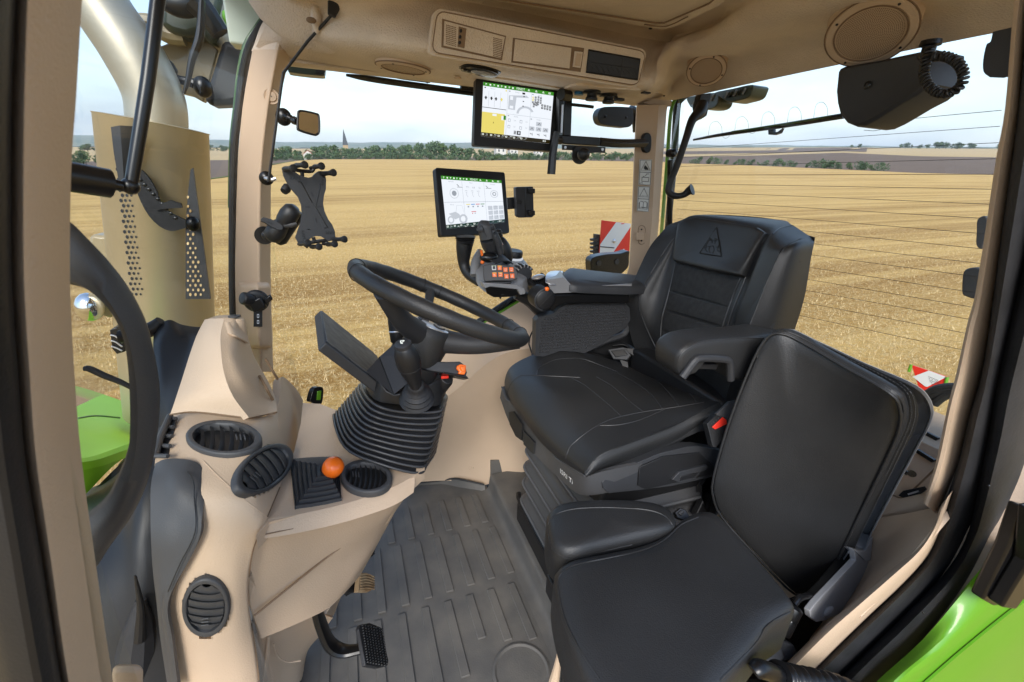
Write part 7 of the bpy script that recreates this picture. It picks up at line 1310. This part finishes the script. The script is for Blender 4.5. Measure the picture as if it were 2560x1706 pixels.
em2 = thing('mirror_housing_and_reflection', 'tan and dark outside mirror housing with black ball arm behind the windscreen top', 'mirror', P('Y', 500, 180, 2.1)); b = MB('tan_panel'); b.prism(q('Y', 2.2, '394,118 420,108 480,100 548,90 555,95 530,180 508,256 480,240 440,230 400,205'), (0, .05, 0)); b.build('mirror_face_reflection', em2, bevel=.01)  # windscreen reflection built into the tan panel and ball arm
b = MB('dark_plastic'); b.prism(q('Y', 2.12, '556,96 600,110 622,130 612,190 603,255 575,262 530,264 506,252 530,180'), (0, .12, 0)); b.build('mirror_back', em2, bevel=.02)
b = MB('gloss_black'); b.tube(q('Y', 2.05, '395,150 405,165 425,185 440,198 470,205 500,215'), [.02, .035, .03, .016, .015, .02]); b.ellip(P('Y', 507, 218, 2.05), (.03, 0, 0), (0, .03, 0), (0, 0, .035)); b.tube(q('Y', 1.9, '505,0 500,90 480,150 470,200 460,235'), [.008, .012, .010, .008, .004]); b.build('mirror_arm', em2)
lp = thing('roof_lamp_cluster', 'dark green black lamp cluster under the outer roof at top left', 'lamp cluster', P('Y', 480, 40, 2.1)); b = MB('lamp_shell'); b.prism(q('Y', 2.1, '400,0 398,62 430,82 470,92 500,82 530,118 550,84 545,40 560,-20 400,-30'), (0, .2, 0)); b.prism(q('Y', 2.05, '545,20 600,10 645,50 640,86 590,84 560,60'), (0, .1, 0), 'green'); b.build('lamp_housing', lp, bevel=.02)
b = MB('gloss_black'); b.tube(q('Y', 1.98, '490,5 520,40 552,85'), [.04, .035, .03]); b.ellip(P('Y', 450, 10, 2.0), (.06, 0, 0), (0, .03, 0), (0, 0, .04)); b.patch([q('Y', 2.0, '375,-10 395,-10'), q('Y', 2.0, '378,40 392,42')], 'silver', thick=.01); b.build('lamp_body', lp)
b = MB('tan_panel'); b.tube(q('Y', 2.15, '318,110 322,80 345,62 375,60 400,75 425,88 460,92'), .03); b.build('rail', lp)
# rod and roller near the left
rd_ = thing('wiper_rod', 'blurred black rod and stay crossing the windscreen beside the left pillar', 'rod', P('Y', 250, 455, .6)); b = MB('gloss_black'); b.tube([P('Y', 399, -40, .75), P('Y', 370, 200, .72), P('Y', 328, 462, .70)], [.0075, .0075, .007], n=12, k=2); b.tube([P('Y', 326, 470, .70), P('Y', 275, 460, .69), P('Y', 272, 459, .69), P('Y', 150, 438, .66)], [.006, .007, .017, .017], n=14, k=1); b.ellip(P('Y', 326, 466, .70), (.010, 0, 0), (0, .01, 0), (0, 0, .010)); b.build('rod', rd_)
gh2 = thing('door_grab_handle', 'large grey curved grab handle behind the left foreground pillar', 'grab handle', P('Y', 350, 950, .5)); b = MB('grey_plastic')
oo = '120,520 174,554 214,592 287,672 344,764 375,841 398,952 398,1047 383,1150 363,1221 329,1290 275,1366 237,1424 190,1480'; ii = '120,690 176,711 214,722 260,753 295,795 318,864 325,971 325,1086 318,1129 298,1182 268,1240 218,1286 170,1340 130,1400'
A_, B_ = cat(q('Y', .52, oo), 4), cat(q('Y', .52, ii), 4); b.loft([[a, a*.85+c*.15+[0, -.012, 0], a*.5+c*.5+[0, -.02, 0], a*.15+c*.85+[0, -.012, 0], c, a*.2+c*.8+[0, .012, 0], a*.5+c*.5+[0, .018, 0], a*.8+c*.2+[0, .012, 0]] for a, c in zip(A_, B_)]); b.build('grip', gh2, smooth=80)
wd = thing('mirror_stay', 'thin grey curved rod end outside the lower windscreen above the green bonnet', 'rod', P('Y', 260, 940, 1.3)); b = MB('grey_plastic'); b.tube(q('Y', 1.3, '210,922 225,923 262,940 300,955 330,970'), [.006, .008, .008, .007, .006]); b.build('rod', wd)
fl2 = thing('front_lamp', 'small black ribbed lamp seen low through the windscreen behind the grab handle', 'lamp', P('Y', 290, 855, 1.6)); b = MB('gloss_black'); b.prism(q('Y', 1.6, '274,826 290,820 308,830 312,880 292,886 280,872'), (0, .05, 0)); 
for k in range(3): b.tube(q('Y', 1.595, f'{276+k},{838+k*14} 290,{842+k*14} 306,{858+k*10}'), .003, 'silver', n=5)
b.build('housing', fl2, bevel=.005)
fd2 = thing('front_fender', 'tan dusty front wheel fender fragment with chrome lamp seen through the windscreen', 'fender', P('Y', 260, 680, 1.9)); b = MB('tan_panel'); b.prism(cat(q('Y', 1.9, '222,596 250,590 290,592 312,620 310,640 295,660 320,690 340,710 320,740 290,790 255,790 230,750 222,700'), 3, True), (0, .08, 0)); b.ellip(P('Y', 224, 768, 1.85), (.04, 0, 0), (0, .04, 0), (0, 0, .05), 'chrome', 8); b.build('fender', fd2, bevel=.02)  # rounded tan slab with a chrome ball at its lower left
# ---------------------------------------------------------------- set the tractor on its slope
for o in ROOTS: o.matrix_world = TM @ Matrix.Translation(o.location) if o.type == 'EMPTY' else TM @ o.matrix_world
bpy.context.view_layer.update()
